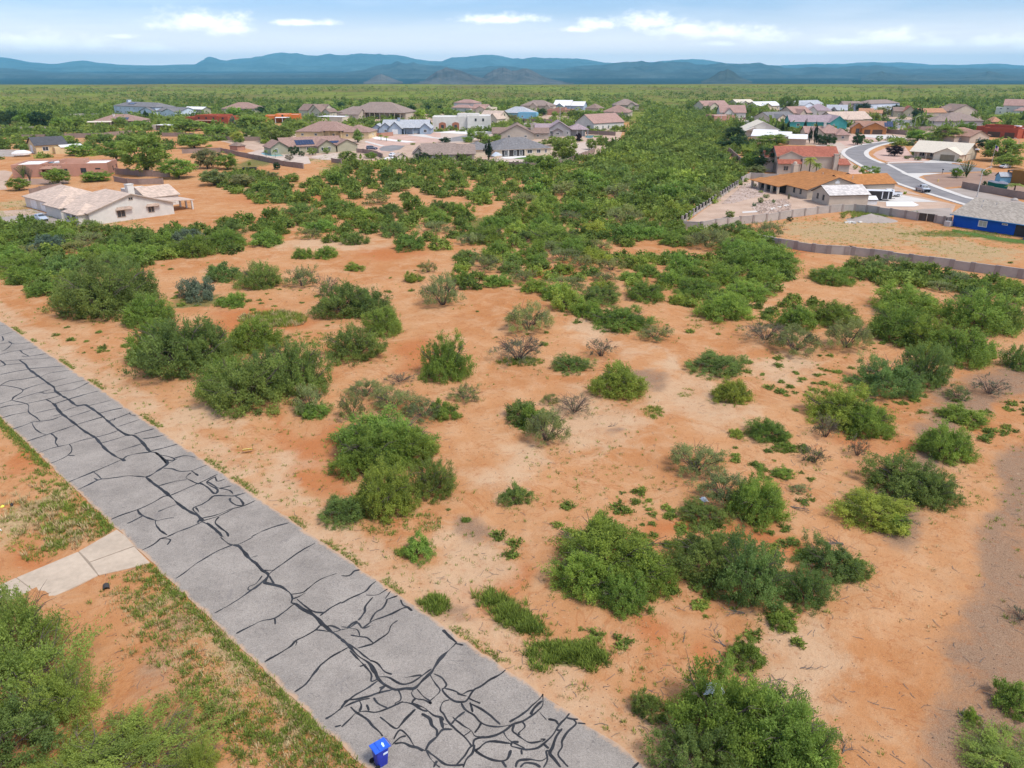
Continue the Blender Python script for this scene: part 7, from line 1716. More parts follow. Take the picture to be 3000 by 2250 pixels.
    for s in (-1, 1):
        MB().box(hl - .10, s * .60 - .17, .62 if kind == 'sedan' else .82, hl + .015, s * .60 + .17, .74 if kind == 'sedan' else .98).build('headlight', 'lamp_clear', t)
        MB().box(-hl - .015, s * .66 - .13, .66 if kind == 'sedan' else .86, -hl + .1, s * .66 + .13, .82 if kind == 'sedan' else 1.06).build('tail_light', 'lamp_red', t)
    MB().box(hl - .06, -.62, .34, hl + .05, .62, .50).build('bumper', 'chassis_black', t); MB().box(-hl - .05, -.62, .36, -hl + .06, .62, .52).build('bumper', 'chassis_black', t)
    return t
car('sedan', 'pale blue sedan parked on the gravel before the white house', 'paint_paleblue', 'z1', 500, 1520, -40)
car('pickup', 'silver pickup driving along the curved street at right', 'paint_silver', 's', 2702, 562, -94, 'vehicles on the street', 'pickup truck')
car('pickup', 'white pickup seen from the bed end beside the white roofed garage', 'paint_white', 'z7', 1795, 690, 178, cat='pickup truck')
car('suv', 'black sport utility car beside the red tiled house', 'paint_navy', 'z7', 1110, 305, -25)
car('sedan', 'white car in front of the black one beside the red tiled house', 'paint_white', 'z7', 1095, 340, -20)
car('suv', 'dark blue car parked behind a wall near the olive house', 'paint_navy', 'z3', 1060, 705, 20)
car('sedan', 'white car on the drive left of the greige house', 'paint_white', 'z3', 1330, 790, 75)
car('sedan', 'dark blue car outside the white block house', 'paint_blue', 'z4', 290, 438, 20)
car('suv', 'dark car parked in the far right cul-de-sac', 'paint_grey', 'z6', 440, 376, 10)
car('sedan', 'white car parked beside the far right street wall', 'paint_white', 'z6', 935, 448, 8)
car('sedan', 'maroon car outside the rosy roofed house', 'paint_maroon', 'z5', 825, 350, 15)
car('sedan', 'white car beyond the maroon one, far right street', 'paint_white', 'z5', 872, 338, 15)
car('pickup', 'dark pickup parked at the head of the far right street', 'paint_black', 'z5', 1030, 354, 70, cat='pickup truck')
car('sedan', 'white car half hidden under the big mesquite at right', 'paint_white', 'z6', 1962, 986, 30)
car('sedan', 'white car at the end of the left neighbourhood wall', 'paint_white', 'b', 1898, 655, 10)
# black and white enclosed trailer by the drive, open utility trailer in the grass
a = at('z7', 1490, 742); b_ = at('z7', 1690, 748); hd = math.atan2(b_[1] - a[1], b_[0] - a[0])
t = thing('enclosed_trailer', 'black and white box trailer parked at the end of the tan garage', 'trailer', (a[0], a[1], .05), hd)
MB().box(0, 0, .45, 6.0, 2.4, 2.35).build('body', 'paint_black', t, bevel=.05); MB().box(-.04, -.04, 2.36, 6.04, 2.44, 2.52).build('roof', 'paint_white', t, bevel=.05)
for u in (3.55, 5.0): MB().box(u, -.03, .5, u + .22, -.004, 2.3).build('white_stripe', 'paint_white', t)
for u in (2.6, 3.5):
    for n in (.12, 2.28):
        w = MB().lathe([(.05, -.1), (.33, -.1), (.35, 0), (.33, .1), (.05, .1)], n=12); w.v = [(x_ + u, z_ + n, y_ + .35) for x_, y_, z_ in w.v]; w.build('wheel', 'rubber', t)
MB().tube([(6.0, 1.2, .5), (7.1, 1.2, .48)], .06, 6).build('hitch', 'chassis_black', t)
a = at('z2', 1250, 988)
t = thing('utility_trailer', 'black utility trailer standing on weedy ground left of the olive house wall', 'trailer', (a[0], a[1], .02), R(8))
ring(MB(), -2.2, -1, 2.2, 1, .08, .55, 1.35).build('side_boards', 'paint_black', t); MB().box(-2.1, -.9, .5, 2.1, .9, .58).build('floor', 'chassis_black', t)
for s in (-1.12, 1.12):
    w = MB().lathe([(.05, -.1), (.33, -.1), (.35, 0), (.33, .1), (.05, .1)], n=12); w.v = [(x_, z_ + s, y_ + .36) for x_, y_, z_ in w.v]; w.build('wheel', 'rubber', t)
MB().tube([(2.2, 0, .55), (3.3, 0, .45)], .05, 6).build('hitch', 'chassis_black', t)
a = at('z4', 1905, 955)
t = thing('livestock_feeder', 'dark metal tank on legs in the sandy clearing beside the thicket', 'tank', (a[0], a[1], .02), R(10))
MB().tube([(-1, 0, 1.1), (1, 0, 1.1)], .6, 10).build('tank', 'paint_grey', t)
for x_ in (-.8, .8):
    for y_ in (-.45, .45): MB().box(x_ - .05, y_ - .05, 0, x_ + .05, y_ + .05, .8).build('leg', 'chassis_black', t)

# ---------------------------------------------------------------- street lamps, flag, hydrant and yard things
C('galvanised', (.52, .50, .46), rough=.5, spec=.4)
def lamp(label, zn, x, y, h, ax, name='street_lamp'):
    g = at(zn, x, y); t = thing(name, label, 'street lamp', (g[0], g[1], 0), 0, 'street lamps of the right neighbourhood')
    MB().tube([(0, 0, -.2), (0, 0, h)], [.13, .085], 8).build('pole', 'galvanised', t)
    MB().lathe([(.24, 0), (.24, .25), (.14, .3)], n=8).build('base', 'galvanised', t)
    a = Vector(ax)
    MB().tube([(0, 0, h - .1), tuple(a * .35 + Vector((0, 0, h + .45))), tuple(a * .8 + Vector((0, 0, h + .8))), tuple(a + Vector((0, 0, h + .9)))], [.07, .06, .05, .05], 6).build('arm', 'galvanised', t)
    q = MB().box(-.55, -.16, -.07, .15, .16, .09).build('lamp_head', 'galvanised', t, bevel=.04); q.location = a + Vector((0, 0, h + .9)); q.rotation_euler = (0, 0, math.atan2(a.y, a.x) + math.pi)
    ln_ = MB().box(-.45, -.1, -.1, .0, .1, -.072).build('lens', 'lamp_clear', q)
lamp('street lamp on the parking pad behind the blue house, nearest', 's', 2861.6, 577, 6.6, (2.1, .6, 0))
lamp('street lamp above the far right cul-de-sac wall', 'z6', 780, 496, 7.0, (2.6, 1.0, 0))
lamp('street lamp bending left beside the white parked car', 'z6', 1000, 515, 5.4, (-1.8, .5, 0))
lamp('street lamp in the big mesquite at far right', 'z6', 2092, 872, 6.8, (-2.0, -.4, 0))
for lab, zn, x, y, h in (('thin pale utility pole beside the tan flat roofed house', 'z5', 494, 402, 7.6), ('thin pale utility pole by the far right street end', 'z5', 1158, 402, 7.2), ('slim white pole beside the mauve roofed house of the left street', 'z4', 1506, 350, 9.5)):
    g = at(zn, x, y); t = thing('utility_pole', lab, 'pole', (g[0], g[1], 0)); MB().tube([(0, 0, -.2), (0, 0, h)], [.14, .09], 7).build('shaft', 'galvanised', t); MB().box(-.9, -.05, h - .5, .9, .05, h - .38).build('cross_arm', 'galvanised', t)
g = at('z6', 1772, 1008); t = thing('flagpole', 'flagpole with a limp striped flag at the ranch house', 'flagpole', (g[0], g[1], 0))
MB().tube([(0, 0, -.2), (0, 0, 8.2)], [.07, .045], 7).build('pole', 'galvanised', t); C('flag_red', (.40, .03, .04)); C('flag_white', (.7, .7, .7)); C('flag_blue', (.02, .04, .16))
mb = MB()
for k in range(13):
    z1, z0 = 8.0 - k * .115, 8.0 - (k + 1) * .115
    for q in range(6):
        xa, xb = .06 + q * .2, .06 + (q + 1) * .2; f = lambda v: (v, .12 * math.sin(v * 6), -.55 * v)
        a, b_ = f(xa), f(xb); mi = 2 if (k < 7 and q < 3) else k % 2
        mb.face([(a[0], a[1], z0 + a[2]), (b_[0], b_[1], z0 + b_[2]), (b_[0], b_[1], z1 + b_[2]), (a[0], a[1], z1 + a[2])], mi)
fl = mb.build('flag', ['flag_red', 'flag_white', 'flag_blue'], t)
bm_ = __import__('bmesh').new(); bm_.from_mesh(fl.data); __import__('bmesh').ops.remove_doubles(bm_, verts=bm_.verts, dist=.001); bm_.to_mesh(fl.data); bm_.free()
C('hydrant_yellow', (.68, .50, .16)); g = at('z6', 1095, 1165)
t = thing('fire_hydrant', 'yellow fire hydrant on the brown gravel corner', 'hydrant', (g[0], g[1], .02)); MB().lathe([(.2, 0), (.2, .06), (.13, .08), (.13, .6), (.18, .62), (.17, .72), (.08, .82), (0, .84)], n=10).build('barrel', 'hydrant_yellow', t)
for s in (-1, 1): MB().tube([(0, 0, .48), (.22 * s, 0, .48)], .07, 8).build('outlet', 'hydrant_yellow', t)
g = at('z6', 1152, 1055); t = thing('mailbox', 'dark mailbox on a post beside the side street', 'mailbox', (g[0], g[1], .02)); MB().box(-.06, -.06, 0, .06, .06, 1.1).build('post', 'trim_brown', t); MB().prism([(-.16, 1.1), (.16, 1.1), (.16, 1.32), (.08, 1.44), (-.08, 1.44), (-.16, 1.32)], 'y', -.3, .3).build('box', 'iron', t)
C('tarp_green', (.02, .16, .11)); a, b_ = np.array(at('z6', 1730, 1225)), np.array(at('z6', 1990, 1265))
t = thing('screen_fence', 'green screen fence with white draped cloth beside the ochre house', 'fence', (a[0], a[1], 0), math.atan2(*(b_ - a)[::-1])); Ls = float(np.linalg.norm(b_ - a)); MB().box(0, -.04, 0, Ls, .04, 1.6).build('screen', 'tarp_green', t); MB().prism([(0, 1.5), (Ls * .4, 1.3), (Ls, 1.45), (Ls, 1.85), (Ls * .7, 2.2), (Ls * .5, 1.8), (Ls * .2, 2.0), (0, 1.7)], 'y', -.09, -.045).build('cloth', 'plastic_white', t)
# dirt mound with its pale rubble in the lot between the walls
g = at('c', 1225, 985); mb = MB(); n = 22
for j in range(n):
    for i in range(n):
        u, v = (i / (n - 1) - .5) * 2, (j / (n - 1) - .5) * 2; d = math.hypot(u, v)
        mb.v.append((u * 5.6, v * 3.6, max(0, 1.5 * (1 - d) ** 1.0 * (1 + .4 * mnoise.noise(Vector((u * 3, v * 3, 1))))) - .03))
for j in range(n - 1):
    for i in range(n - 1): q = j * n + i; mb.f.append((q, q + 1, q + n + 1, q + n)); mb.m.append(0)
o = mb.build('dirt_mound', 'grey_gravel', smooth=True); o.location = (g[0], g[1], 0); tag(o, 'low grey mound of dirt against the block wall in the empty lot', 'dirt mound')
g = at('c', 1105, 1002); C('rubble_white', (.68, .66, .60)); t = thing('rubble_pile', 'small pile of pale concrete rubble on the empty lot', 'rubble', (g[0], g[1], 0)); r_ = random.Random(4)
for k in range(9):
    x_, y_, w = r_.uniform(-1.9, 1.9), r_.uniform(-.6, .6), r_.uniform(.25, .6); q = MB().prism([(-w, -w * .5), (w * .7, -w * .6), (w, w * .3), (-w * .3, w * .6)], 'z', 0, r_.uniform(.12, .3)).build('lump', 'rubble_white', t); q.location = (x_, y_, 0); q.rotation_euler = (0, 0, r_.uniform(0, 3))
for lab, zn, x, y, w in (('pale boulder on sand at the end of the parking pad wall', 'z8', 1765, 650, .9),):
    g = at(zn, x, y); mb = MB(); mb.lathe([(w, -.1), (w * 1.05, .2), (w * .7, .5), (w * .2, .62), (0, .62)], n=8); mb.v = [(a * (1 + .2 * mnoise.noise(Vector((a, b_, c)))), b_ * .8, c) for a, b_, c in mb.v]; o = mb.build('boulder', 'block'); o.location = (g[0], g[1], 0); tag(o, lab, 'boulder')
mb = MB()
for zn, pts in (('c', [(250, 880), (330, 810), (400, 745), (500, 745), (590, 760), (560, 800), (500, 830), (420, 850), (330, 875)]), ('c', [(470, 880), (560, 855), (660, 850), (705, 880), (700, 925), (560, 955), (500, 945), (440, 900)])):
    gp = ats(zn, pts); x0, x1, y0, y1 = min(q[0] for q in gp), max(q[0] for q in gp), min(q[1] for q in gp), max(q[1] for q in gp)
    for _ in range(900):
        x, y = rng.uniform(x0, x1), rng.uniform(y0, y1)
        if not inpoly((x, y), gp): continue
        r = rng.uniform(.08, .34) if rng.uniform() < .9 else rng.uniform(.35, .6); i = len(mb.v)
        mb.v += [(x - r, y, .02), (x, y - r * .8, .02), (x + r, y, .02), (x, y + r * .8, .02), (x + rng.uniform(-.3, .3) * r, y, .02 + r * .8)]
        for a, b_ in ((0, 1), (1, 2), (2, 3), (3, 0)): mb.f.append((i + a, i + b_, i + 4)); mb.m.append(0)
C('garden_rock', (.42, .31, .24), var=.4, scale=1.5)
tag(mb.build('garden_rocks', 'garden_rock'), 'loose pinkish rocks spread over the rock garden beds', kind='stuff')
# white boat under wraps, green pool gear
g = at('z1', 270, 745); t = thing('covered_boat', 'boat under a white cover behind the pink adobe', 'boat', (g[0], g[1], 0), R(15))
mb = MB(); loft(mb, [(-3.2, .9, .5, .8, 1.3, 1.7), (-1.5, 1.3, .7, .7, 1.4, 2.4), (1, 1.3, .6, .7, 1.5, 2.5), (2.6, .9, .4, .9, 1.5, 2.1), (3.6, .15, .1, 1.3, 1.5, 1.7)]); mb.build('cover', 'deck_white', t); MB().box(-2.6, -.6, .3, 2.8, .6, .5).build('trailer_frame', 'chassis_black', t)
g = at('z4', 690, 838); t = thing('canopy', 'tilted white shade canopy in the yard beside the tall juniper', 'canopy', (g[0], g[1], 0), R(20)); MB().prism([(-1.8, 1.6), (1.8, 1.9), (0, 2.9)], 'y', -1.7, 1.7).build('cover', 'plastic_white', t)
for x_ in (-1.6, 1.6):
    for y_ in (-1.5, 1.5): MB().box(x_ - .04, y_ - .04, 0, x_ + .04, y_ + .04, 1.7).build('leg', 'galvanised', t)

# ---------------------------------------------------------------- garden trees and plants
def tree_stems(seed, n=4, top=.72, spread=.5, r0=.045):
    r_ = random.Random(seed); mb = MB()
    for k in range(n):
        a = 2 * math.pi * k / n + r_.random(); pts = []
        for q in range(6): tq = q / 5; pts.append((math.cos(a) * spread * tq ** 1.6, math.sin(a) * spread * tq ** 1.6, top * tq - .02))
        mb.tube(pts, [r0 * (1 - .14 * q) for q in range(6)], 5, cap=False)
    return mb
TREE = {}
def mk_tree(kind, seeds, ntw, per, leaf, zc, zh, loose=.3, fill=.45, st=None):
    out = []
    for s in seeds:
        v, t = crown_arrays(s, ntw, per, leaf, dome=False, loose=loose, fill=fill, low=-9)
        v = v.copy(); v[:, 2] = zc + v[:, 2] * zh
        out.append((crown_mesh(kind + '_crown', v, t, leaf_m), (st or tree_stems)(s).mesh(kind + '_trunk', [bark])))
    TREE[kind] = out
mk_tree('broad', (61, 62, 63), 560, 11, .064, .54, .46); mk_tree('small', (64, 65), 280, 9, .095, .50, .50)
mk_tree('far', (66, 67), 130, 7, .15, .48, .52); mk_tree('round', (68,), 320, 9, .075, .52, .48, loose=.2, fill=.7)
def column_crown(seed, cone):
    v, t = crown_arrays(seed, 320, 9, .085, dome=False, loose=.22, fill=.35, low=-9); v = v.copy(); z = np.clip((v[:, 2] + 1.1) / 2.2, 0, 1)
    k = (1 - z) ** (.9 if cone else .34) * (1.25 if cone else 1.05) * np.minimum(1, z * 8 + .3); v[:, 0] *= k; v[:, 1] *= k; v[:, 2] = .03 + z * .97
    return v, t
def trunk_only(s): return MB().tube([(0, 0, -.02), (0, 0, .5), (0, 0, .9)], [.12, .07, .02], 5)
for kind, cone in (('cypress', False), ('conifer', True)):
    v, t_ = column_crown(71 if cone else 72, cone); TREE[kind] = [(crown_mesh(kind + '_crown', v, t_, leaf_m), trunk_only(0).mesh(kind + '_trunk', [bark]))]
def palm_crown(seed, n=26, droop=.5, rad=1.0, z0=.74):
    r_ = np.random.default_rng(seed); V = []
    for k in range(n):
        a = 2 * math.pi * k / n * 1.618 * 2; up = r_.uniform(-.3, 1.0); l = rad * r_.uniform(.8, 1.1)
        for q in range(9):
            s0, s1 = q / 9, (q + 1) / 9
            def pt(s): return np.array([math.cos(a) * l * s, math.sin(a) * l * s, z0 + .26 * up * s - droop * .5 * s * s])
            p, p2 = pt(s0), pt(s1); sd_ = np.array([-math.sin(a), math.cos(a), 0]) * (.22 * math.sin(math.pi * (s0 * .8 + .18)))
            for s in (-1, 1): V += [p, p + (p2 - p) * .4, p2 + sd_ * s - np.array([0, 0, .03]), p + sd_ * s * .9 - np.array([0, 0, .04])]
    V = np.array(V); return V, np.repeat(r_.uniform(0, 1, len(V) // 4), 4)
v, t_ = palm_crown(81); TREE['palm'] = [(crown_mesh('palm_crown', v, t_, leaf_m), MB().tube([(0, 0, -.02), (0.02, 0, .4), (0, 0, .76)], [.10, .075, .07], 7).mesh('palm_trunk', [bark]))]
v, t_ = palm_crown(82, 34, -.1, .9, .06); v[:, 2] = .05 + (v[:, 2] - .06) * 2.6; TREE['agave'] = [(crown_mesh('agave_crown', np.maximum(v, -5), t_, leaf_m), MB().lathe([(.2, -.02), (.15, .1), (0, .12)], n=6).mesh('agave_base', [bark]))]
def ocotillo(seed):
    r_ = np.random.default_rng(seed); V = []; mb = MB()
    for k in range(30):
        a = r_.uniform(0, 6.28); sp = r_.uniform(.2, 1.0); pts = [(math.cos(a) * sp * s ** 1.3, math.sin(a) * sp * s ** 1.3, s * (1.05 - .3 * sp)) for s in np.linspace(0, 1, 6)]
        mb.tube(pts, .018, 3, cap=False)
        for q in range(60):
            s = r_.uniform(.05, 1); p = np.array([math.cos(a) * sp * s ** 1.3, math.sin(a) * sp * s ** 1.3, s * (1.05 - .3 * sp)]); d = r_.normal(0, 1, 3); d /= np.linalg.norm(d); e = np.cross(d, [0, 0, 1.01]); L_ = .045
            V += [p, p + d * L_ + e * .02, p + d * L_ * 2, p + d * L_ - e * .02]
    V = np.array(V); return V, np.repeat(r_.uniform(0, 1, len(V) // 4), 4), mb
v, t_, mb = ocotillo(83); TREE['ocotillo'] = [(crown_mesh('ocotillo_leaves', v, t_, leaf_m), mb.mesh('ocotillo_wands', [bark]))]
NT = [0]; GT = 'garden trees of the neighbourhoods'
CATS = {'palm': 'palm', 'agave': 'agave', 'ocotillo': 'ocotillo', 'cypress': 'cypress', 'conifer': 'conifer'}
def T(zn, cx, yb, w, yt, kind, code, label=None, group=GT):
    sx, sb = src(zn, cx, yb); g = np.array(at('s', sx, sb)); dep = g[1] * cth + CAM_H * sth; r = (.5 if kind in ('cypress', 'palm', 'agave', 'ocotillo') else .58) * (w / ZO[zn][2]) * dep / FPX
    u = g / np.linalg.norm(g); c = g + u * r * .5; st_ = src(zn, cx, yt)[1]
    lo, hi = .1, 40
    for _ in range(30):
        z = (lo + hi) / 2
        if proj(c[0], c[1], z * .97)[1] < st_: hi = z
        else: lo = z
    i = NT[0]; NT[0] += 1
    cr, tr = TREE[kind][i % len(TREE[kind])]
    nm = {'cypress': 'cypress_tree', 'palm': 'palm_tree', 'conifer': 'conifer_tree', 'agave': 'agave_plant', 'ocotillo': 'ocotillo_plant'}.get(kind, 'garden_tree')
    t = thing(nm, label or ({'M': 'bright green', 'D': 'dark green', 'K': 'black-green', 'C': 'deep green', 'G': 'olive', 'Y': 'yellow-green', 'J': 'blue-green'}[code] + ' tree among the far ' + ('left' if c[0] < 70 else 'right') + ' houses' + (', beyond the nearer roofs' if g[1] > 450 else ', between the nearer roofs')), CATS.get(kind, 'tree'), (c[0], c[1], 0), random.uniform(0, 6.28), group)
    t.scale = (r, r, max(z, r * .6))
    o = bpy.data.objects.new('crown', cr); COL.objects.link(o); o.parent = t; q = GREEN[code]; j = random.uniform(.88, 1.14); o.color = (q[0] * j, q[1], q[2] * j, 1)
    o = bpy.data.objects.new('trunk', tr); COL.objects.link(o); o.parent = t
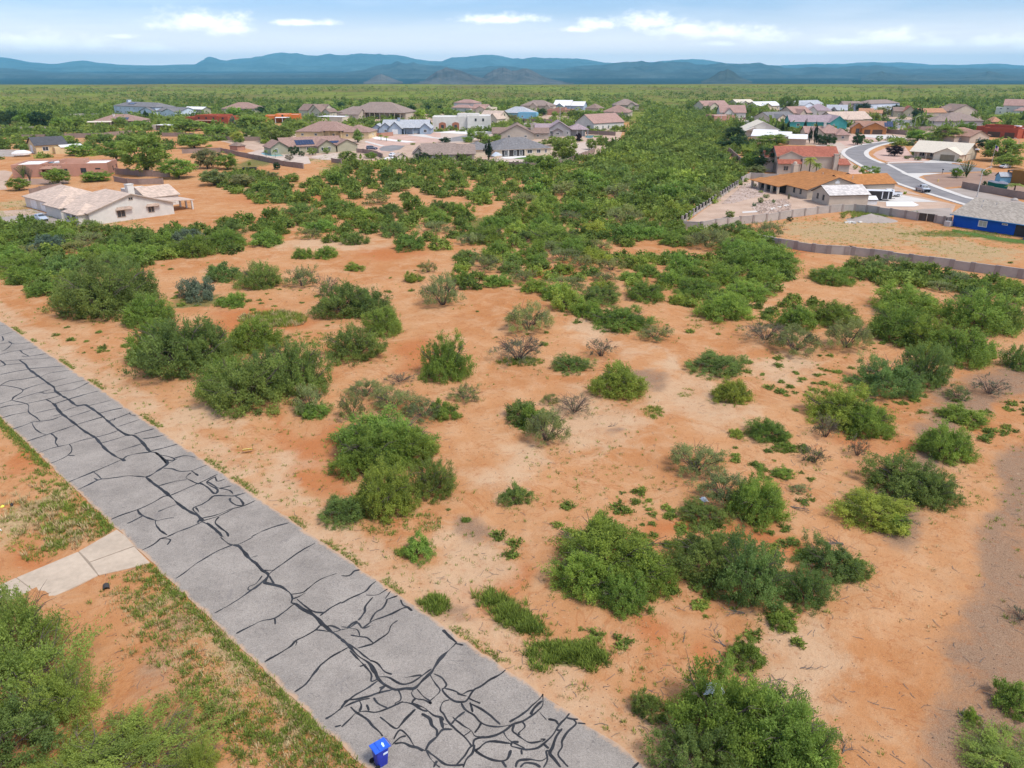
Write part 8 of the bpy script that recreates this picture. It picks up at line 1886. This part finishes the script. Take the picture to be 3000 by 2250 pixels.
TL = '''z1;1800;985;560;455;broad;M;biggest mesquite tree, dark and spreading, between the pink adobe and olive house
z1;1420;800;330;560;broad;M;tall willowy tree right behind the pink adobe
z1;980;735;290;585;small;M;bushy tree beside the dark roofed yellow house
z1;1270;600;210;470;small;C;tree behind the willowy one
z1;1480;575;150;470;small;C;dark rounded tree left of the biggest mesquite
z1;715;1085;290;885;broad;M;young mesquite tree leaning before the pink adobe
z1;1190;1050;340;935;small;M;bushy green tree between the pink adobe and white house
z1;240;1160;240;1005;broad;M;small tree on sand left of the white house
z1;290;1010;180;845;ocotillo;M;green ocotillo against the pink adobe wall
z1;370;1060;110;870;ocotillo;B;bare ocotillo beside the green one at the pink adobe
z2;330;1085;430;825;broad;M;thick trunked mesquite tree on its green mat
z2;700;955;330;682;broad;G;grey-green mesquite tree left of the trailer
z2;960;965;290;752;broad;M;vase shaped mesquite tree left of the trailer
z2;530;690;340;515;broad;M;broad tree before the garden wall
z2;1245;905;46;855;small;M;tiny sapling above the utility trailer
z2;1600;962;100;868;small;D;small dark tree right of the utility trailer
z2;790;1175;330;965;broad;G;grey-green mesquite on sand below the vase shaped tree
z2;1160;1190;300;1015;broad;G;grey-green shrubby mesquite right of the other on sand
z2;1550;1085;150;985;small;G;small vase shaped tree on orange sand
z2;1800;1120;220;1010;small;M;rounded shrubby tree on orange sand
z2;1440;1110;90;1050;small;G;small bush between two grey-green mesquites
z2;1430;1240;270;1115;small;M;rounded mesquite below the small vase shaped tree
z2;270;400;370;285;small;M;broad tree beside the red adobe
z2;450;465;430;362;small;M;low spreading tree below the red adobe
z2;1265;440;400;250;small;M;broad tree between the red and orange adobes
z2;830;515;340;405;small;M;thick garden trees below the red adobe
z2;1080;600;170;460;small;Y;yellow-green tree at the garden wall
z2;1215;535;120;435;small;M;round tree at the garden wall
z2;1610;610;430;390;broad;M;tall tree left of the olive house
z2;1350;490;170;405;small;D;dark tree below the orange adobe
z2;1890;410;220;325;far;M
z2;1040;260;190;150;far;M
z2;1035;405;115;245;conifer;J;blue-green conifer beside the red adobe
z2;500;355;60;305;conifer;M
z2;780;400;80;290;conifer;M;dark conifer in front of the red adobe
z2;1410;235;130;135;far;D
z2;1670;225;110;155;far;D
z2;1300;205;130;130;far;C
z2;1005;145;60;70;palm;C;palm behind the brown hip roofed house
z2;1460;795;60;690;palm;M;small palm at the olive house pool
z2;1580;805;70;680;palm;M;second small palm at the olive house pool
z2;1760;840;100;768;round;B;rusty flowering bush beside the pool terrace
z3;290;772;112;675;round;M;clipped round bush before the olive house
z3;472;756;84;672;round;M;second clipped round bush before the olive house
z3;150;788;84;718;round;D;dark round bush left of the clipped ones
z3;55;775;130;660;round;D;dark bush at the olive house corner
z3;880;610;190;412;conifer;C;tall dark tree right of the arched entry
z3;790;545;150;458;palm;Y;bushy palm beside the arched entry
z3;1180;585;80;492;palm;M;small palm in the circular gravel bed
z3;1250;590;80;512;palm;Y;pale palm beside the other in the gravel bed
z3;1415;598;50;568;round;Y;little yellow bush in the gravel bed
z3;2010;610;150;540;small;D;dark twisted tree behind the greige house
z3;750;868;240;722;broad;M;dense green bush left of the shed
z3;1050;815;170;735;small;M;green bush near the little shed
z3;1720;865;190;732;round;D;dark round bush against the greige house
z3;1420;235;160;132;far;M
z3;1565;222;140;122;far;D;dark round tree on the far lot right of the mansion
z3;1690;290;150;178;far;Y;yellow-green tree right of the mansion
z3;1800;198;90;125;far;D
z3;1940;205;80;128;far;D
z3;2060;240;150;165;far;M
z3;660;170;90;85;far;D
z3;560;200;120;120;far;M
z3;1370;305;120;238;far;M;green tree at the mansion patio end
z3;880;350;120;300;round;M;shrub at the mansion patio
z3;1210;310;70;250;small;M;shrub between the mansion columns
z3;110;470;240;320;small;M;dark green trees left of the tan carport
z3;2080;455;90;385;round;M;bush between the brick window surrounds
z4;520;362;90;250;small;M;tree beside the white block house tower
z4;710;362;80;262;small;M;tree before the tan gabled house
z4;782;362;60;228;cypress;K;dark cypress beside the tan gabled house
z4;352;545;120;440;small;M;tree at the left street bend
z4;320;605;150;530;small;M;bushy tree at the left street edge
z4;480;595;180;465;broad;M;tree before the brown gabled house
z4;570;640;170;515;small;M;tree left of the slate roofed house
z4;680;590;130;502;small;M;tree right of the brown gabled corner
z4;582;838;140;560;cypress;K;tall dark juniper beside the slate roofed house
z4;1550;860;330;555;broad;M;big bright tree right of the slate roofed house
z4;1440;660;220;528;broad;M;rounded tree behind the big bright one
z4;1625;655;180;525;broad;M;tree between the big bright one and the pool
z4;1325;985;320;762;broad;M;mesquite tree outside the wall below the slate roofed house
z4;1150;925;230;770;broad;M;second mesquite at the wall below the slate roofed house
z4;1752;600;72;480;small;P;dark plum tree beside the pool
z4;1915;705;150;572;broad;M;umbrella tree in the pale back yard
z4;2045;645;130;540;broad;M;second umbrella tree in the pale back yard
z4;1270;262;150;168;far;D;dark round tree beside the turquoise patio
z4;730;205;150;118;far;M
z4;1440;280;90;205;far;M
z4;1700;290;220;180;far;M
z4;1850;295;150;188;far;M
z4;2000;300;140;185;far;M
z4;2110;370;180;270;far;M
z4;900;355;130;245;small;G;bush on the street corner garden
z4;940;400;70;338;round;B;rusty red bush on the street corner garden
z4;1010;370;80;310;round;D;dark bush on the street corner garden
z4;60;235;170;165;far;M
z4;560;180;110;115;far;M
z1;60;375;170;200;small;D
z1;190;350;170;165;small;D
z1;330;390;230;190;small;M
z1;520;395;270;180;small;D
z1;770;420;270;260;broad;M;spreading mesquite before the far left wall
z1;940;405;240;272;broad;M;second spreading mesquite before the far left wall
z1;215;395;120;288;palm;G;shaggy palm at the far left edge
z1;160;478;200;380;small;M;bush below the far left wall
z1;330;480;150;418;small;M;smaller bush below the far left wall
z1;600;472;200;398;small;M;round bush right of those below the far left wall
z1;1250;445;220;340;small;M
z1;1480;390;170;255;small;M
z1;1720;400;260;310;small;M
z1;1080;212;160;150;far;M
z1;1780;300;100;165;conifer;D;dark conifer before the pale blue house
z1;800;560;200;505;small;M;bush behind the yellow house roof
z1;60;640;180;500;small;M
z1;75;420;110;335;small;D
z1;890;1450;90;1412;round;M;round bush at the white house entry
z1;975;1520;90;1455;round;M;round bush below the white house bay window
z5;670;640;260;440;broad;D;big dark rounded tree left of the white barn shaped house
z5;700;745;330;570;broad;D;second dark rounded tree in front of it
z5;500;725;170;640;small;D;dark tree at the end of the thicket
z5;1150;700;420;578;broad;M;wide yellow-green tree before the low white roofed house
z5;1075;1030;310;715;broad;D;big dark tree left of the red tiled house
z5;880;1000;230;785;broad;M;green tree left of the big dark one
z5;950;1080;260;950;broad;G;grey-green tree at the iron fence corner
z5;830;830;170;700;small;M;bush in the yard behind the brown wall
z5;1190;556;52;392;cypress;K;cypress standing alone, second from the left of the row
z5;1283;560;56;382;cypress;K;third cypress from the left of the row
z5;1357;560;56;352;cypress;K;fourth cypress from the left of the row
z5;1574;572;62;330;cypress;K;tall cypress before the teal house
z5;1640;664;66;440;cypress;K;cypress left of the tallest at the right end of the row
z5;1702;676;70;364;cypress;K;tallest cypress at the right end of the row
z5;1100;540;36;460;cypress;K;smallest cypress at the left end of the row
z5;1450;575;240;450;broad;M;round bright tree between the cypresses
z5;1325;248;150;48;broad;C;tall eucalyptus at the far right
z5;1432;252;130;64;broad;C;second tall eucalyptus beside the first
z5;890;322;180;165;small;M;tree beside the rosy roofed house
z5;1010;175;180;98;far;M
z5;1062;262;130;192;far;C
z5;1210;308;150;240;small;Y;rounded green bush beside the far right street
z5;1510;250;90;190;far;M
z5;2000;225;190;130;far;M
z5;2095;405;120;240;palm;Y;palm between the teal and beige houses
z5;1935;300;56;210;palm;D;small palm behind the lilac roof
z5;1872;312;66;252;palm;D;palm left of the small one behind the lilac roof
z5;912;442;46;346;palm;M;small palm at the far right street
z5;972;412;46;340;palm;M;second small palm at the far right street
z5;1630;1110;190;790;palm;Y;thick palm between the red and orange roofs
z5;1715;1120;150;875;palm;M;lower palm beside the thick one
z5;1895;822;150;688;round;Y;bright green bush beside the red tiled house
z5;2008;866;84;738;agave;J;tall blue-green agave at the street bend
z5;1760;675;120;540;small;D;dark tree right of the tallest cypress
z5;1860;690;150;548;small;D;second dark tree right of the tallest cypress
z5;1955;675;70;570;small;D;narrow dark tree before the pink roof
z5;300;405;190;308;small;M
z5;440;455;110;390;small;M
z5;1690;900;60;830;small;M;shrub at the foot of the red tiled house
z6;120;262;180;138;far;D
z6;385;310;180;188;far;G;olive coloured tree beside the grey two storey house
z6;535;250;150;158;far;D
z6;665;220;160;130;far;M
z6;822;368;150;202;far;D;dark tree beside the red tile gable
z6;280;375;120;268;small;Y;pale green tree above the burnt orange house
z6;960;420;310;290;broad;M;broad tree left of the grey-brown hip roofed house
z6;1452;540;240;388;small;M;dark green tree beside the red adobe
z6;830;632;300;488;broad;M;wide tree behind the ranch house, left
z6;1200;640;390;428;broad;M;largest tree behind the ranch house
z6;565;712;230;590;small;M;green tree behind the plum tree
z6;530;832;205;690;broad;P;dark purple plum tree on pink gravel
z6;330;645;80;562;round;M;clipped ball bush at the street bend
z6;50;690;150;532;small;D;dark bushes at the street bend
z6;118;625;60;550;round;D;dark round bush near the burnt orange house
z6;190;668;110;610;round;M;low bush at the street bend
z6;740;695;100;638;round;J;blue-green bush behind the ranch house
z6;800;835;110;742;small;M;small tree before the ranch porch
z6;690;868;70;825;round;C;bush before the ranch porch
z6;835;885;90;835;round;C;second bush before the ranch porch
z6;1890;905;480;588;broad;M;huge light mesquite right of the ranch house
z6;2000;985;330;800;broad;M;lower mesquite at the flagpole
z6;1670;715;180;600;small;D;dark tree before the salmon roof
z6;200;1110;230;955;round;M;big leafy bush beside the street below the agave
z6;1330;1115;140;980;broad;M;small tree beside the tall ocotillo
z6;1460;1112;220;888;ocotillo;M;tall fan of ocotillo on the brown gravel corner
z6;1712;1085;110;1002;round;M;round bush beside the side street
z6;1370;912;66;862;round;M;round bush beside the ranch driveway
z6;665;1325;50;1262;agave;Y;spiky plant beside the kerb near the silver pickup
z6;20;1005;56;945;round;Y;round bush at the kerb above the leafy one
z6;2090;450;210;350;far;M
z6;2010;370;220;268;far;M
z6;1740;370;200;290;far;M
z6;1010;280;170;200;far;M
z6;1350;240;180;180;far;M
z6;1690;1235;90;1140;conifer;D;dark shrub inside the brown curved wall
z6;2080;1295;230;1165;palm;M;bushy palm inside the brown curved wall
z7;500;1012;80;950;round;D;dark round bush outside the long pale wall
z7;195;710;80;660;round;C;round yard shrub nearest the patio columns
z7;120;778;70;702;round;C;round shrub on the rock garden
z7;40;820;70;745;agave;J;grey spiky plant on the rock garden
z7;290;778;46;728;round;C;small shrub right of the rock garden
z7;487;728;34;652;small;B;little forked sapling before the tan house
z7;285;468;46;420;round;M;round shrub at the back yard wall
z7;95;472;36;440;round;M;smaller shrub at the back yard wall
z7;130;545;60;505;round;G;low shrub on the upper rock bed
z7;48;562;44;520;round;C;shrub at the edge of the upper rock bed
z7;125;640;60;610;round;Y;yellow-green low shrub on the rock bed
c;302;972;58;922;small;G;lone small tree in the sandy corner of the walled yard'''
for ln in TL.split('\n'):
    a = ln.split(';'); T(a[0], float(a[1]), float(a[2]), float(a[3]), float(a[4]), a[5], a[6], a[7] if len(a) > 7 else None)
for x, y, w, yt in ((1190, 962, 60, 918), (1330, 985, 70, 930), (1390, 985, 60, 935), (1500, 990, 60, 945), (1600, 998, 80, 940), (1690, 985, 60, 950)):
    T('z7', x, y + 10, w, yt, 'round', 'M', 'weedy green bush at the foot of the dirt mound', 'weeds on the dirt mound')
print('trees', NT[0])

# shrubs and trees filling the gardens between the houses, too many and small to tell apart
rects = []
for o in list(COL.objects):
    if o.type == 'MESH' and o.name.split('.')[0] in ('wall', 'roof') and o.parent and o.parent.get('category') == 'house':
        M = Matrix.Translation(o.parent.location) @ o.parent.rotation_euler.to_matrix().to_4x4()
        q = [M @ Vector(c) for c in o.bound_box]; rects.append((min(c.x for c in q) - 1.5, max(c.x for c in q) + 1.5, min(c.y for c in q) - 1.5, max(c.y for c in q) + 1.5))
NOGO = []
for o in list(COL.objects):
    if o.type == 'MESH' and o.get('kind') == 'structure' and o.parent is None and any(w in o.name for w in ('street', 'drive', 'pool', 'terrace', 'lawn', 'concrete', 'patio', 'pad', 'junction', 'pale_lot', 'yard', 'rock')) and o.name.split('.')[0] != 'neighbourhood_ground':
        if len(o.data.polygons) == 1: NOGO.append([(v.co.x, v.co.y) for v in o.data.vertices])
it = []
for poly_, zn, n, r0, r1, hmax, skip in (
    ([(-60, 245), (60, 232), (250, 236), (420, 236), (620, 232), (760, 246), (960, 240), (1000, 250), (880, 262), (700, 300), (620, 312), (430, 318), (300, 330), (150, 345), (-60, 350)], 'd', 980, 1.4, 4.2, 1.05, .2),
    ([(-60, 232), (420, 214), (1000, 216), (1400, 216), (1420, 232), (1320, 250), (1000, 244), (760, 250), (420, 244), (-60, 262)], 'd', 700, 1.6, 3.8, 1.1, .1),
    ([(1480, 222), (2260, 214), (2260, 250), (2212, 300), (2000, 320), (1850, 300), (1700, 300), (1560, 330), (1500, 290)], 'd', 780, 1.5, 4.2, 1.5, .2),
    ([(100, 330), (330, 380), (400, 500), (590, 500), (600, 680), (440, 690), (380, 660), (290, 560), (180, 430)], 'c', 150, 1.5, 3.2, 1.2, .1),
    ([(1100, 370), (1200, 340), (1320, 345), (1290, 360), (1180, 372)], 'd', 60, 1.3, 2.6, 1.2, .1),
    ([(960, 255), (1300, 250), (1340, 285), (1290, 320), (1200, 330), (900, 330), (800, 320), (800, 280)], 'd', 120, 1.0, 2.2, 1.2, .4)):
    gp = [at(zn, *q) for q in poly_]; x0, x1 = min(q[0] for q in gp), max(q[0] for q in gp); y0, y1 = min(q[1] for q in gp), max(q[1] for q in gp); k = 0
    for _ in range(n * 14):
        if k >= n: break
        x, y = rng.uniform(x0, x1), rng.uniform(y0, y1)
        if not inpoly((x, y), gp) or any(a < x < b_ and c - 9 < y < d for a, b_, c, d in rects): continue
        if any(inpoly((x, y), q) for q in NOGO) or rng.uniform() < skip * (mnoise.noise(Vector((x * .03, y * .03, 4))) + .5): continue
        r = rng.uniform(r0, r1); h = r * rng.uniform(.6, hmax); it.append((x, y, -.05, r, h, np.clip(rng.normal(.35, .3), 0, 1), 1 if y < 420 else 2)); k += 1
print('garden shrubs', len(it))
tag(joined('garden_shrubs', it, leaf_stuff, LODS), 'mixed shrubs and low trees filling the gaps between the houses')
